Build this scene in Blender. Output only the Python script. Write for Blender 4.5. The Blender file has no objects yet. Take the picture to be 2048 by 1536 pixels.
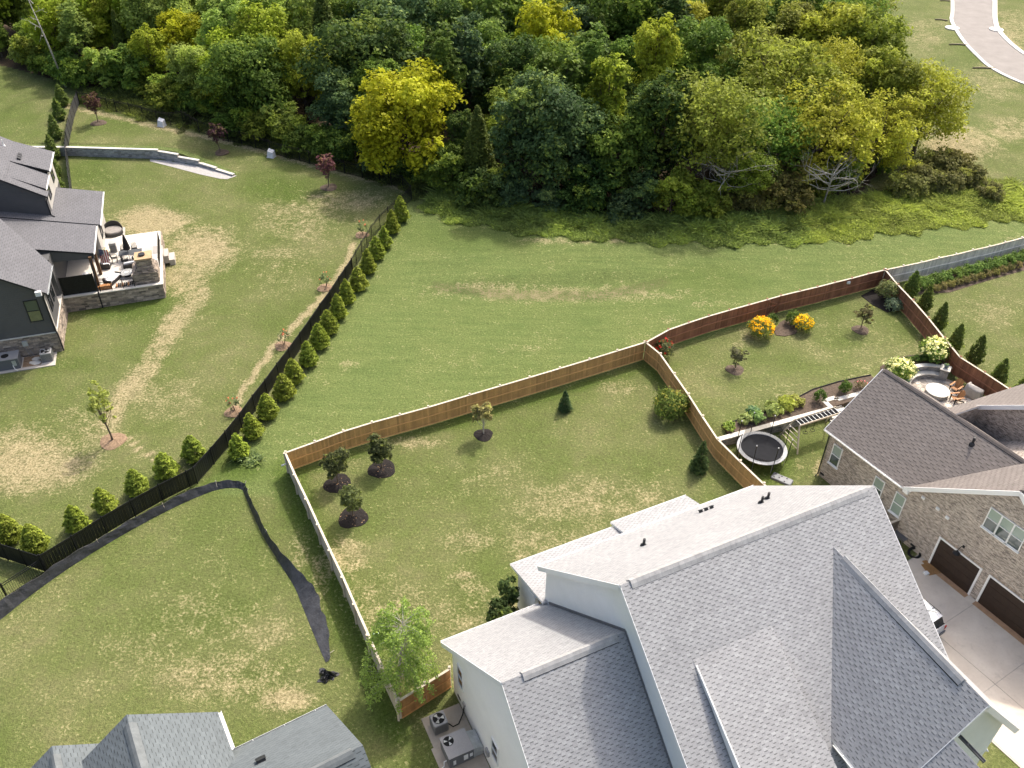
import bpy, math, random
import numpy as np
from mathutils import Vector

# ------------------------------------------------------------------ camera, world, sun
scn = bpy.context.scene
R = math.radians
FPX, PITCH, ROLL, CAMH = 1800.0, R(38.5), R(0.8), 46.0      # focal length in photo pixels (2048 wide)
SUN_AZ, SUN_EL = R(59.5), R(52)

cam_d = bpy.data.cameras.new("camera")
cam_d.sensor_fit = 'HORIZONTAL'; cam_d.sensor_width = 36.0
cam_d.lens = 36.0 * FPX / 2048.0
cam_d.clip_start = 0.5; cam_d.clip_end = 5000
cam = bpy.data.objects.new("camera", cam_d)
scn.collection.objects.link(cam)
cam.location = (0, 0, CAMH)
_fw = Vector((0, math.cos(PITCH), -math.sin(PITCH)))
_u0 = Vector((0, math.sin(PITCH), math.cos(PITCH))); _r0 = Vector((1, 0, 0))
_rt = math.cos(ROLL) * _r0 + math.sin(ROLL) * _u0
_up = -math.sin(ROLL) * _r0 + math.cos(ROLL) * _u0
from mathutils import Matrix
cam.rotation_euler = Matrix((_rt, _up, -_fw)).transposed().to_euler()
scn.camera = cam

world = bpy.data.worlds.new("World"); scn.world = world; world.use_nodes = True
wn = world.node_tree.nodes; wl = world.node_tree.links
for n in list(wn): wn.remove(n)
sky = wn.new("ShaderNodeTexSky"); sky.sky_type = 'NISHITA'; sky.sun_disc = False
sky.sun_elevation = SUN_EL; sky.sun_rotation = math.pi / 2 - SUN_AZ
sky.air_density = 1.0; sky.dust_density = 7.0; sky.ozone_density = 1.0
bg = wn.new("ShaderNodeBackground"); bg.inputs['Strength'].default_value = 0.14
wo = wn.new("ShaderNodeOutputWorld")
wl.new(sky.outputs[0], bg.inputs[0]); wl.new(bg.outputs[0], wo.inputs[0])

sd = bpy.data.lights.new("sun", 'SUN'); sd.energy = 2.1; sd.angle = R(2.0); sd.color = (1.0, 0.94, 0.84)
sun = bpy.data.objects.new("sun", sd); scn.collection.objects.link(sun)
_sv = Vector((math.cos(SUN_EL) * math.cos(SUN_AZ), math.cos(SUN_EL) * math.sin(SUN_AZ), math.sin(SUN_EL)))
sun.rotation_euler = _sv.to_track_quat('Z', 'Y').to_euler(); sun.location = (40, 60, 80)

scn.view_settings.view_transform = 'Standard'; scn.view_settings.look = 'None'
scn.view_settings.exposure = 0.93; scn.view_settings.gamma = 1.0
scn.render.engine = 'CYCLES'
scn.cycles.use_denoising = True
scn.cycles.max_bounces = 6; scn.cycles.diffuse_bounces = 3; scn.cycles.transmission_bounces = 3
scn.cycles.caustics_reflective = False; scn.cycles.caustics_refractive = False
scn.cycles.use_adaptive_sampling = True; scn.cycles.adaptive_threshold = 0.015

# ------------------------------------------------------------------ pixel <-> world
C0 = np.array([0, 0, CAMH]); FW = np.array(_fw); RT = np.array(_rt); UP = np.array(_up)
def ray(px, py): return FW + RT * ((px - 1024) / FPX) - UP * ((py - 768) / FPX)
def at(px, py, z=0.0):
    d = ray(px, py); return C0 + d * ((z - CAMH) / d[2])
def atY(px, py, Y):
    d = ray(px, py); return C0 + d * (Y / d[1])
def project(X):
    d = np.asarray(X, float) - C0; D = d @ FW
    return np.stack([1024 + FPX * (d @ RT) / D, 768 - FPX * (d @ UP) / D], -1)
class Frame:
    def __init__(s, az, ox, oy, z=0.0):
        a = R(az); s.az = az; s.u = np.array([math.cos(a), math.sin(a), 0]); s.v = np.array([-math.sin(a), math.cos(a), 0])
        s.o = np.array([ox, oy, z])
    def w(s, u, v, z=0.0): return s.o + s.u * u + s.v * v + np.array([0, 0, z])
    def loc(s, X): d = np.asarray(X) - s.o; return d @ s.u, d @ s.v, d[2]

def sst(a, b, x):
    t = np.clip((x - a) / (b - a), 0, 1); return t * t * (3 - 2 * t)
def segdist(x, y, p, q):
    dx, dy = q[0] - p[0], q[1] - p[1]
    t = np.clip(((x - p[0]) * dx + (y - p[1]) * dy) / (dx * dx + dy * dy), 0, 1)
    return np.hypot(x - p[0] - t * dx, y - p[1] - t * dy)
def sideline(x, y, p, q):   # signed distance, positive on the left of p->q
    dx, dy = q[0] - p[0], q[1] - p[1]; L = math.hypot(dx, dy)
    return ((y - p[1]) * dx - (x - p[0]) * dy) / L

# lines that shape the ground
RW_A, RW_B = at(1437, 880, .3)[:2], at(1663, 818, .3)[:2]             # retaining wall, right yard (cap line)
FE_A, FE_B = at(1290, 722)[:2], at(1530, 1010, -.3)[:2]               # fence between the two yards
LW = [at(20, 311)[:2], at(150, 312)[:2], at(320, 317)[:2], at(400, 331)[:2], at(468, 352)[:2]]   # grey wall, left yard, base line
BK_A, BK_B = at(835, 592)[:2], at(1385, 560)[:2]                      # bank in the meadow
LOW, BED = -0.42, 0.34
FPC2 = at(1872, 790, -0.42)[:2]
def hgt(x, y):
    x = np.asarray(x, float); y = np.asarray(y, float)
    h = np.zeros(np.broadcast(x, y).shape)
    # lower yard and drive round the brick house
    s = sideline(x, y, RW_A, RW_B)
    e = sideline(x, y, FE_A, FE_B)
    low = sst(0.45, 0.05, s) * sst(-0.1, 0.9, e) * sst(41, 36.5, x)
    up = sst(0.05, 0.45, s) * sst(-0.1, 0.9, e) * sst(8, 1.5, s) * sst(41, 36.5, x)
    rp = np.hypot(x - FPC2[0], y - FPC2[1]); ci = sst(4.0, 3.1, rp)
    low = np.maximum(low, ci); up = up * (1 - ci)
    h = h + LOW * low + BED * up
    # terrace behind the grey wall on the left
    t = np.full(h.shape, -99.0)
    for i in range(len(LW) - 1):
        sd_ = sideline(x, y, LW[i], LW[i + 1])
        dx, dy = LW[i + 1][0] - LW[i][0], LW[i + 1][1] - LW[i][1]; L = math.hypot(dx, dy)
        pr = ((x - LW[i][0]) * dx + (y - LW[i][1]) * dy) / L
        ok = (pr > (-60 if i == 0 else -.5)) & (pr < L + .5)
        t = np.where(ok & (np.abs(sd_) < 40), sd_, t)
    hh = 1.05 * sst(-33.5, -41, x)
    h = h + hh * sst(0.1, 0.7, t) * sst(-33, -34, x)
    # bank in the meadow
    s = sideline(x, y, BK_A, BK_B)
    dx, dy = BK_B[0] - BK_A[0], BK_B[1] - BK_A[1]; L = math.hypot(dx, dy)
    pr = ((x - BK_A[0]) * dx + (y - BK_A[1]) * dy) / L / L
    h = h + 0.55 * sst(-0.3, 2.2, s) * sst(-.05, .25, pr) * sst(1.08, .7, pr) * sst(14, 5, s)
    # gentle lie of the land, dirt mound, field beyond
    h = h + 0.10 * np.sin(x * .11 + 1.3) * np.sin(y * .13) * sst(70, 80, y)
    m = at(1905, 285)
    h = h + 0.9 * np.exp(-(((x - m[0]) / 5) ** 2 + ((y - m[1]) / 4) ** 2))
    return h
def hz(x, y): return float(hgt(np.array(x), np.array(y)))
def G(px, py, dz=0.0):
    z = 0.0
    for _ in range(12):
        p = at(px, py, z + dz); z = .5 * z + .5 * hz(p[0], p[1])
    p = at(px, py, z + dz); return np.array([p[0], p[1], z])

# ------------------------------------------------------------------ materials
MATS = {}
def new_mat(name):
    m = bpy.data.materials.new(name); m.use_nodes = True
    nt = m.node_tree
    for n in list(nt.nodes): nt.nodes.remove(n)
    o = nt.nodes.new("ShaderNodeOutputMaterial"); b = nt.nodes.new("ShaderNodeBsdfPrincipled")
    nt.links.new(b.outputs[0], o.inputs[0]); MATS[name] = m
    return m, nt, b
def N(nt, t, **kw):
    n = nt.nodes.new(t)
    for k, v in kw.items():
        if k in n.inputs: n.inputs[k].default_value = v
        else: setattr(n, k, v)
    return n
def mixc(nt, fac, a, b, mode='MIX'):
    n = nt.nodes.new("ShaderNodeMix"); n.data_type = 'RGBA'; n.blend_type = mode
    def put(sock, v):
        if hasattr(v, 'links') or hasattr(v, 'is_linked'): nt.links.new(v, sock)
        elif isinstance(v, (int, float)): sock.default_value = v
        else: sock.default_value = (*v, 1) if len(v) == 3 else v
    put(n.inputs[0], fac); put(n.inputs[6], a); put(n.inputs[7], b)
    return n.outputs[2]
def mth(nt, op, a, b=0.0, c=None, clamp=False):
    n = nt.nodes.new("ShaderNodeMath"); n.operation = op; n.use_clamp = clamp
    for i, v in enumerate((a, b) if c is None else (a, b, c)):
        if hasattr(v, 'is_linked'): nt.links.new(v, n.inputs[i])
        else: n.inputs[i].default_value = v
    return n.outputs[0]
def mapr(nt, v, a, b, c=0., d=1.):
    n = nt.nodes.new("ShaderNodeMapRange"); nt.links.new(v, n.inputs[0])
    for i, q in enumerate((a, b, c, d)): n.inputs[i + 1].default_value = q
    return n.outputs[0]
def wpos(nt): return nt.nodes.new("ShaderNodeNewGeometry").outputs['Position']
def noise(nt, vec, scale, detail=3., rough=.6, dist=0.):
    n = N(nt, "ShaderNodeTexNoise"); n.inputs['Scale'].default_value = scale; n.inputs['Detail'].default_value = detail
    n.inputs['Roughness'].default_value = rough; n.inputs['Distortion'].default_value = dist
    nt.links.new(vec, n.inputs['Vector']); return n.outputs['Fac']
def attr(nt, name):
    n = nt.nodes.new("ShaderNodeAttribute"); n.attribute_name = name; return n
def bump(nt, b, h, strength=.3, dist=.05):
    n = nt.nodes.new("ShaderNodeBump"); n.inputs['Strength'].default_value = strength; n.inputs['Distance'].default_value = dist
    nt.links.new(h, n.inputs['Height']); nt.links.new(n.outputs[0], b.inputs['Normal'])
def M(name, col, rough=.7, tone=0.0, nz=(3., .15), fine=(25., .1), metal=0., bmp=0., col2=None, spec=.3):
    if name in MATS: return MATS[name]
    m, nt, b = new_mat(name)
    p = wpos(nt)
    f = noise(nt, p, nz[0]); g = noise(nt, p, fine[0])
    k = mth(nt, 'MULTIPLY_ADD', mapr(nt, f, .3, .7, -1, 1), nz[1], 1.0)
    k = mth(nt, 'MULTIPLY', k, mth(nt, 'MULTIPLY_ADD', mapr(nt, g, .3, .7, -1, 1), fine[1], 1.0))
    if tone:
        t = attr(nt, 'tone').outputs['Fac']
        k = mth(nt, 'MULTIPLY', k, mth(nt, 'MULTIPLY_ADD', mth(nt, 'SUBTRACT', t, .5), 2 * tone, 1.0))
    base = col
    if col2 is not None:
        base = mixc(nt, (attr(nt, 'tone').outputs['Fac'] if tone else mapr(nt, f, .35, .65)), col, col2)
    c = nt.nodes.new("ShaderNodeVectorMath"); c.operation = 'SCALE'
    if hasattr(base, 'is_linked'): nt.links.new(base, c.inputs[0])
    else: c.inputs[0].default_value = col
    nt.links.new(k, c.inputs['Scale']); nt.links.new(c.outputs[0], b.inputs['Base Color'])
    b.inputs['Roughness'].default_value = rough; b.inputs['Metallic'].default_value = metal
    b.inputs['Specular IOR Level'].default_value = spec
    if bmp: bump(nt, b, g, bmp, .02)
    return m

def leaf_mat(name, yellow=.35, trans=.3, flower=None):
    if name in MATS: return MATS[name]
    m = bpy.data.materials.new(name); m.use_nodes = True; MATS[name] = m
    nt = m.node_tree
    for n in list(nt.nodes): nt.nodes.remove(n)
    out = nt.nodes.new("ShaderNodeOutputMaterial")
    oi = nt.nodes.new("ShaderNodeObjectInfo"); t = attr(nt, 'tone').outputs['Fac']
    k = mth(nt, 'MULTIPLY_ADD', t, 1.5, 1.0)
    c = nt.nodes.new("ShaderNodeVectorMath"); c.operation = 'SCALE'
    warm = mixc(nt, mapr(nt, t, .55, 1.0, 0., yellow), oi.outputs['Color'], (.25, .28, .03))
    nt.links.new(warm, c.inputs[0]); nt.links.new(k, c.inputs['Scale'])
    col = c.outputs[0]
    d = nt.nodes.new("ShaderNodeBsdfPrincipled"); d.inputs['Roughness'].default_value = .55; d.inputs['Specular IOR Level'].default_value = .08
    tr = nt.nodes.new("ShaderNodeBsdfTranslucent"); mx = nt.nodes.new("ShaderNodeMixShader"); mx.inputs[0].default_value = trans
    nt.links.new(col, d.inputs['Base Color']); nt.links.new(col, tr.inputs['Color'])
    nt.links.new(d.outputs[0], mx.inputs[1]); nt.links.new(tr.outputs[0], mx.inputs[2]); nt.links.new(mx.outputs[0], out.inputs[0])
    return m

def ground_mat():
    m, nt, b = new_mat("lawn")
    p = wpos(nt)
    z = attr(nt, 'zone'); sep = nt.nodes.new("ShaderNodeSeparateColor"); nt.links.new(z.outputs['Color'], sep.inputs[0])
    dry, lush_shade, soil = sep.outputs[0], sep.outputs[1], sep.outputs[2]
    mead = z.outputs['Alpha']
    n1 = noise(nt, p, .22, 4, .62); n2 = noise(nt, p, 1.1, 4, .65); n3 = noise(nt, p, 5.5, 3, .7, .4); n4 = noise(nt, p, 16., 2, .8)
    mp = nt.nodes.new("ShaderNodeMapping"); mp.inputs['Rotation'].default_value = (0, 0, R(-30)); mp.inputs['Scale'].default_value = (.22, 1.6, 1)
    nt.links.new(p, mp.inputs[0]); st = noise(nt, mp.outputs[0], .9, 3, .6)
    ga, gb = (.122, .146, .046), (.182, .182, .080)
    c = mixc(nt, mapr(nt, n1, .35, .65), ga, gb)
    c = mixc(nt, mapr(nt, n2, .38, .68, 0, .6), c, (.100, .134, .034))
    n0 = noise(nt, p, .09, 3, .55, .6); c = mixc(nt, mapr(nt, n0, .46, .62, 0, .6), c, (.092, .126, .030))
    cm = mixc(nt, mapr(nt, st, .32, .68), (.106, .150, .044), (.152, .192, .062))
    cm = mixc(nt, mapr(nt, n1, .35, .65, 0, .5), cm, (.160, .190, .062))
    cm = mixc(nt, mapr(nt, n2, .45, .7, 0, .4), cm, (.092, .130, .036))
    c = mixc(nt, mead, c, cm)
    c = mixc(nt, mth(nt, 'MULTIPLY', lush_shade, mapr(nt, n2, .2, .6, .6, 1.)), c, (.070, .112, .018))  # darker green: lush growth, plus cast shade painted into the grass
    # straw: attribute broken up by noise
    k = mth(nt, 'ADD', dry, mth(nt, 'MULTIPLY_ADD', n2, 1.7, -.85)); k = mth(nt, 'ADD', k, mth(nt, 'MULTIPLY_ADD', n1, .9, -.45)); k = mth(nt, 'ADD', k, mth(nt, 'MULTIPLY_ADD', n3, 2.0, -1.0))
    k = mapr(nt, k, .25, .95)
    straw = mixc(nt, mapr(nt, n3, .3, .7), (.30, .245, .130), (.40, .335, .205))
    c = mixc(nt, mth(nt, 'MULTIPLY', k, .82), c, straw)
    # scattered straw everywhere
    c = mixc(nt, mth(nt, 'MULTIPLY', mapr(nt, n3, .60, .74, 0, .32), mth(nt, 'SUBTRACT', 1., mth(nt, 'MULTIPLY', mead, .75))), c, (.30, .26, .13))
    ks = mapr(nt, mth(nt, 'ADD', soil, mth(nt, 'MULTIPLY_ADD', n3, .8, -.4)), .35, .65)
    c = mixc(nt, ks, c, mixc(nt, mapr(nt, n4, .3, .7), (.055, .040, .026), (.115, .085, .055)))
    g = mth(nt, 'MULTIPLY', mapr(nt, n3, .25, .75, .62, 1.38), mapr(nt, n4, .25, .75, .60, 1.40))
    g = mth(nt, 'MULTIPLY', g, mapr(nt, n2, .25, .75, .86, 1.14))
    v = nt.nodes.new("ShaderNodeVectorMath"); v.operation = 'SCALE'; nt.links.new(c, v.inputs[0]); nt.links.new(g, v.inputs['Scale'])
    nt.links.new(v.outputs[0], b.inputs['Base Color']); b.inputs['Roughness'].default_value = .9; b.inputs['Specular IOR Level'].default_value = .1
    hb = mth(nt, 'ADD', n4, mth(nt, 'MULTIPLY', n3, 1.5))
    bump(nt, b, hb, .75, .10)
    return m

def brick_mat(name, az, c1, c2, mortar, w=.22, h=.075):
    m, nt, b = new_mat(name)
    mp = nt.nodes.new("ShaderNodeMapping"); mp.inputs['Rotation'].default_value = (0, 0, R(-az)); nt.links.new(wpos(nt), mp.inputs[0])
    s = nt.nodes.new("ShaderNodeSeparateXYZ"); nt.links.new(mp.outputs[0], s.inputs[0])
    cb = nt.nodes.new("ShaderNodeCombineXYZ"); nt.links.new(mth(nt, 'ADD', s.outputs[0], s.outputs[1]), cb.inputs[0]); nt.links.new(s.outputs[2], cb.inputs[1])
    def bt(off):
        t = nt.nodes.new("ShaderNodeTexBrick"); nt.links.new(cb.outputs[0], t.inputs['Vector'])
        t.inputs['Scale'].default_value = 1.; t.inputs['Brick Width'].default_value = w; t.inputs['Row Height'].default_value = h
        t.inputs['Mortar Size'].default_value = .008; t.inputs['Bias'].default_value = off
        return t
    t = bt(0.); t.inputs['Color1'].default_value = (0, 0, 0, 1); t.inputs['Color2'].default_value = (1, 1, 1, 1); t.inputs['Mortar'].default_value = (.5, .5, .5, 1)
    f = t.outputs['Color']
    cr = nt.nodes.new("ShaderNodeValToRGB"); e = cr.color_ramp.elements
    e[0].position = 0; e[0].color = (*c1, 1); e[1].position = 1; e[1].color = (*c2, 1)
    x = cr.color_ramp.elements.new(.22); x.color = (*[.55 * a + .45 * q for a, q in zip(c1, c2)], 1)
    nt.links.new(f, cr.inputs[0])
    c = mixc(nt, t.outputs['Fac'], cr.outputs[0], mortar)
    n = noise(nt, wpos(nt), .7, 3)
    ms = nt.nodes.new("ShaderNodeMapping"); ms.inputs['Scale'].default_value = (3.0, 9.0, 1); nt.links.new(cb.outputs[0], ms.inputs[0]); n2 = noise(nt, ms.outputs[0], 1., 2, .8)
    v = nt.nodes.new("ShaderNodeVectorMath"); v.operation = 'SCALE'; nt.links.new(c, v.inputs[0]); nt.links.new(mth(nt, 'MULTIPLY', mapr(nt, n, .3, .7, .88, 1.12), mapr(nt, n2, .34, .56, .48, 1.12)), v.inputs['Scale'])
    nt.links.new(v.outputs[0], b.inputs['Base Color']); b.inputs['Roughness'].default_value = .85
    bump(nt, b, mth(nt, 'SUBTRACT', 1., t.outputs['Fac']), .5, .01)
    return m

def siding_mat(name, col, step=.19):
    m, nt, b = new_mat(name)
    s = nt.nodes.new("ShaderNodeSeparateXYZ"); nt.links.new(wpos(nt), s.inputs[0])
    fr = mth(nt, 'FRACT', mth(nt, 'DIVIDE', s.outputs[2], step))
    lip = mapr(nt, fr, 0., .12, .55, 1.)
    n = noise(nt, wpos(nt), 1.2, 3)
    v = nt.nodes.new("ShaderNodeVectorMath"); v.operation = 'SCALE'; v.inputs[0].default_value = col
    nt.links.new(mapr(nt, n, .3, .7, .92, 1.08), v.inputs['Scale']); nt.links.new(v.outputs[0], b.inputs['Base Color'])
    b.inputs['Roughness'].default_value = .65; bump(nt, b, mth(nt, 'SUBTRACT', 1., fr), .8, .025)
    return m

def asphalt_mat():
    m, nt, b = new_mat("asphalt"); p = wpos(nt)
    n = noise(nt, p, .5, 4); g = noise(nt, p, 9, 3)
    c = mixc(nt, mapr(nt, n, .3, .7), (.215, .195, .180), (.275, .252, .232))
    c = mixc(nt, mapr(nt, g, .45, .75, 0, .3), c, (.16, .15, .14))
    nt.links.new(c, b.inputs['Base Color']); b.inputs['Roughness'].default_value = .9
    return m
def concrete_mat(name, a, bcol):
    m, nt, b = new_mat(name); p = wpos(nt)
    n = noise(nt, p, .45, 5, .6, .5); g = noise(nt, p, 6, 3); st = noise(nt, p, 1.7, 4, .7, 1.)
    c = mixc(nt, mapr(nt, n, .35, .65), a, bcol)
    c = mixc(nt, mapr(nt, st, .58, .72, 0, .35), c, tuple(.62 * q for q in a))
    c = mixc(nt, mapr(nt, g, .5, .75, 0, .18), c, tuple(.7 * q for q in a))
    nt.links.new(c, b.inputs['Base Color']); b.inputs['Roughness'].default_value = .85; bump(nt, b, g, .15, .01)
    return m
def glass_mat(name, col, rough=.06):
    m, nt, b = new_mat(name); b.inputs['Base Color'].default_value = (*col, 1); b.inputs['Roughness'].default_value = rough
    b.inputs['Specular IOR Level'].default_value = .8; b.inputs['Coat Weight'].default_value = .3
    return m
def fabric_net_mat():
    m = bpy.data.materials.new("net"); m.use_nodes = True; MATS["net"] = m; nt = m.node_tree
    b = nt.nodes["Principled BSDF"]; b.inputs['Base Color'].default_value = (.012, .013, .015, 1); b.inputs['Roughness'].default_value = .9
    b.inputs['Alpha'].default_value = .55
    return m

LAWN = ground_mat()
ASPHALT = asphalt_mat()
CONC = concrete_mat("concrete", (.55, .48, .40), (.66, .59, .50))
CONC2 = concrete_mat("concrete_grey", (.40, .37, .33), (.50, .46, .41))
KERB = M("kerb_concrete", (.70, .67, .62), .8)
WHITE = M("white_paint", (.86, .86, .85), .55, nz=(.8, .03), fine=(9., .02))
TRIM = M("white_trim", (.82, .82, .81), .45, nz=(.8, .03), fine=(9., .02))
SHW = M("shingle_light_grey", (.345, .346, .350), .9, tone=.55, nz=(.35, .05), fine=(30., .12), bmp=.25)
SHB = M("shingle_brown", (.195, .172, .158), .9, tone=.55, nz=(.35, .06), fine=(30., .12), bmp=.25)
SHD = M("shingle_dark_grey", (.135, .135, .145), .9, tone=.45, nz=(.35, .06), fine=(30., .12), bmp=.25)
SHG = M("shingle_green_grey", (.128, .147, .156), .9, tone=.55, nz=(.35, .06), fine=(30., .12), bmp=.25)
RIDW = M("ridge_cap_light", (.39, .385, .38), .85, tone=.18); RIDB = M("ridge_cap_brown", (.15, .13, .118), .85, tone=.2)
RIDD = M("ridge_cap_dark", (.11, .11, .12), .85, tone=.2); RIDG = M("ridge_cap_green", (.15, .165, .17), .85, tone=.25)
BRICK = brick_mat("brick", 32.2, (.17, .14, .12), (.54, .465, .395), (.52, .465, .41))
DSIDE = siding_mat("dark_siding", (.088, .087, .088)); LSIDE = siding_mat("pale_siding", (.46, .44, .40), .22)
DTRIM = M("dark_trim", (.022, .024, .028), .5); BLACKM = M("black_metal", (.012, .012, .014), .4, nz=(2., .1))
STONE = M("stone_veneer", (.16, .135, .115), .85, tone=.12, nz=(3., .18), fine=(18., .2), bmp=.4, col2=(.46, .375, .30))
BLOCK = M("grey_block", (.20, .20, .20), .9, tone=.12, nz=(2., .12), fine=(20., .2), bmp=.4, col2=(.34, .335, .33))
CAPS = M("stone_cap", (.62, .59, .53), .85, tone=.1, nz=(1.5, .08), fine=(15., .08))
MORTAR = M("mortar", (.30, .26, .22), .95)
TAN = M("tan_cedar", (.52, .305, .122), .75, tone=.22, nz=(.9, .12), fine=(14., .12))
PALEW = M("weathered_pale_wood", (.56, .49, .39), .8, tone=.14, nz=(1., .1), fine=(14., .1))
RED = M("red_stain", (.270, .122, .070), .75, tone=.28, nz=(.9, .15), fine=(14., .12))
GREYW = M("grey_wood", (.66, .61, .545), .85, tone=.25, nz=(.9, .15), fine=(14., .15))
MULCHB = M("black_mulch", (.017, .014, .013), .95, tone=.4, nz=(6., .3), fine=(30., .5), bmp=.9)
MULCHT = M("brown_mulch", (.10, .074, .055), .95, tone=.4, nz=(6., .3), fine=(30., .45), bmp=.9)
MULCHR = M("straw_mulch", (.24, .165, .105), .95, tone=.4, nz=(6., .3), fine=(30., .45), bmp=.9)
BARK = M("bark", (.12, .095, .072), .95, nz=(4., .3), fine=(20., .3)); BARKG = M("grey_bark", (.40, .375, .34), .95, nz=(4., .25), fine=(20., .3))
LEAF = leaf_mat("leaf", .35, .42); LEAFD = leaf_mat("leaf_dense", .45, .35); NEEDLE = leaf_mat("needle", .15, .3)
PETAL = leaf_mat("petal", .0, .3)
SILT = M("silt_fabric", (.024, .025, .028), .5, nz=(2.5, .5), fine=(9., .3), spec=.6, bmp=.9)
GALV = M("grey_enamel", (.30, .30, .305), .5, metal=.2, nz=(1., .05)); GALVD = M("dark_grey_enamel", (.13, .135, .145), .5, nz=(1., .05))
GALVL = M("galvanised", (.48, .50, .50), .45, metal=.4)
GLASSD = glass_mat("dark_glass", (.020, .024, .026)); GLASSG = glass_mat("blind_glass", (.30, .37, .32), .25); GLASSM = glass_mat("mid_glass", (.055, .078, .072))
DOORB = M("brown_door", (.040, .026, .019), .5, nz=(3., .15), fine=(30., .25)); CHROME = M("silver_paint", (.62, .63, .65), .3, metal=.3)
ORANGEW = M("orange_wood", (.42, .205, .085), .6, tone=.2); CUSH = M("white_cushion", (.76, .76, .77), .85)
WICK = M("dark_wicker", (.05, .047, .045), .8, fine=(40., .4)); RUB = M("black_rubber", (.012, .012, .012), .8)
TARP = M("beige_cover", (.43, .40, .37), .8); NET = fabric_net_mat(); MATT = M("trampoline_mat", (.016, .017, .020), .8, spec=.1)
PADC = M("trampoline_pad", (.38, .39, .40), .7, nz=(9., .3)); PLAST = M("grey_plastic", (.17, .18, .195), .5)
PIPE = M("pvc_white", (.75, .75, .74), .4); FLAGM = None
TAILR = M("tail_lamp", (.35, .02, .015), .25); COIR = M("coir", (.30, .17, .07), .95, fine=(30., .3))
GRAVEL = M("gravel", (.40, .385, .37), .95, nz=(4., .15), fine=(30., .35), bmp=.8)
PATIOS = M("flagstone", (.42, .36, .30), .9, tone=.2, nz=(2.5, .15), fine=(12., .15), col2=(.58, .53, .46))

# ------------------------------------------------------------------ mesh helpers
rng = np.random.default_rng(7); random.seed(7)
COL = scn.collection
class MB:
    def __init__(s): s.V = []; s.F = []; s.T = []; s.K = []; s.tone = .5; s.k = 0
    def face(s, idx, tone=None, k=None): s.F.append(idx); s.T.append(s.tone if tone is None else tone); s.K.append(s.k if k is None else k)
    def poly(s, pts, tone=None, k=None):
        b = len(s.V); s.V.extend([tuple(p) for p in pts]); s.face(list(range(b, b + len(pts))), tone, k)
    def hexa(s, P, tone=None, k=None):          # 8 points: bottom 4 (ccw), top 4
        b = len(s.V); s.V.extend([tuple(p) for p in P])
        for f in ((3, 2, 1, 0), (4, 5, 6, 7), (0, 1, 5, 4), (1, 2, 6, 5), (2, 3, 7, 6), (3, 0, 4, 7)): s.face([b + i for i in f], tone, k)
    def box(s, c, a, b, d, tone=None, k=None):  # centre + three half vectors
        c, a, b, d = map(np.asarray, (c, a, b, d))
        s.hexa([c - a - b - d, c + a - b - d, c + a + b - d, c - a + b - d, c - a - b + d, c + a - b + d, c + a + b + d, c - a + b + d], tone, k)
    def fbox(s, fr, u0, u1, v0, v1, z0, z1, tone=None, k=None):
        s.hexa([fr.w(u0, v0, z0), fr.w(u1, v0, z0), fr.w(u1, v1, z0), fr.w(u0, v1, z0), fr.w(u0, v0, z1), fr.w(u1, v0, z1), fr.w(u1, v1, z1), fr.w(u0, v1, z1)], tone, k)
    def beam(s, p, q, w, h, tone=None, k=None, upv=(0, 0, 1)):
        p, q = np.asarray(p, float), np.asarray(q, float); d = q - p; L = np.linalg.norm(d); d = d / L
        sde = np.cross(d, upv); n = np.linalg.norm(sde); sde = sde / n if n > 1e-6 else np.array([1., 0, 0]); u = np.cross(sde, d)
        s.box((p + q) / 2, d * L / 2, sde * w / 2, u * h / 2, tone, k)
    def tube(s, pts, rad, n=6, tone=None, k=None, cap=True):
        pts = [np.asarray(p, float) for p in pts]
        if not hasattr(rad, '__len__'): rad = [rad] * len(pts)
        rings = []
        for i, p in enumerate(pts):
            d = pts[min(i + 1, len(pts) - 1)] - pts[max(i - 1, 0)]; d = d / (np.linalg.norm(d) + 1e-9)
            a = np.cross(d, (0, 0, 1.)) if abs(d[2]) < .95 else np.cross(d, (1., 0, 0)); a /= np.linalg.norm(a); b = np.cross(d, a)
            rings.append([p + rad[i] * (a * math.cos(2 * math.pi * j / n) + b * math.sin(2 * math.pi * j / n)) for j in range(n)])
        s.loft(rings, cap, tone, k)
    def loft(s, rings, cap=True, tone=None, k=None, closed=True):
        b = len(s.V); n = len(rings[0])
        for r in rings: s.V.extend([tuple(p) for p in r])
        for i in range(len(rings) - 1):
            for j in range(n if closed else n - 1):
                j2 = (j + 1) % n; s.face([b + i * n + j, b + i * n + j2, b + (i + 1) * n + j2, b + (i + 1) * n + j], tone, k)
        if cap:
            s.face([b + j for j in range(n)][::-1], tone, k); s.face([b + (len(rings) - 1) * n + j for j in range(n)], tone, k)
    def lathe(s, c, prof, n=16, tone=None, k=None, cap=True):
        c = np.asarray(c, float)
        s.loft([[c + np.array([r * math.cos(2 * math.pi * j / n), r * math.sin(2 * math.pi * j / n), z]) for j in range(n)] for r, z in prof], cap, tone, k)
    def prism(s, pts, ext, tone=None, k=None):
        pts = [np.asarray(p, float) for p in pts]; ext = np.asarray(ext, float); n = len(pts); b = len(s.V)
        s.V.extend([tuple(p) for p in pts]); s.V.extend([tuple(p + ext) for p in pts])
        s.face(list(range(b, b + n))[::-1], tone, k); s.face(list(range(b + n, b + 2 * n)), tone, k)
        for i in range(n): j = (i + 1) % n; s.face([b + i, b + j, b + n + j, b + n + i], tone, k)
    def build(s, name, mats, parent=None, smooth=False, fix=True, kind=None):
        return make_mesh(name, np.array(s.V, float), s.F, mats, parent, s.T, s.K, smooth, fix, kind)

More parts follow.
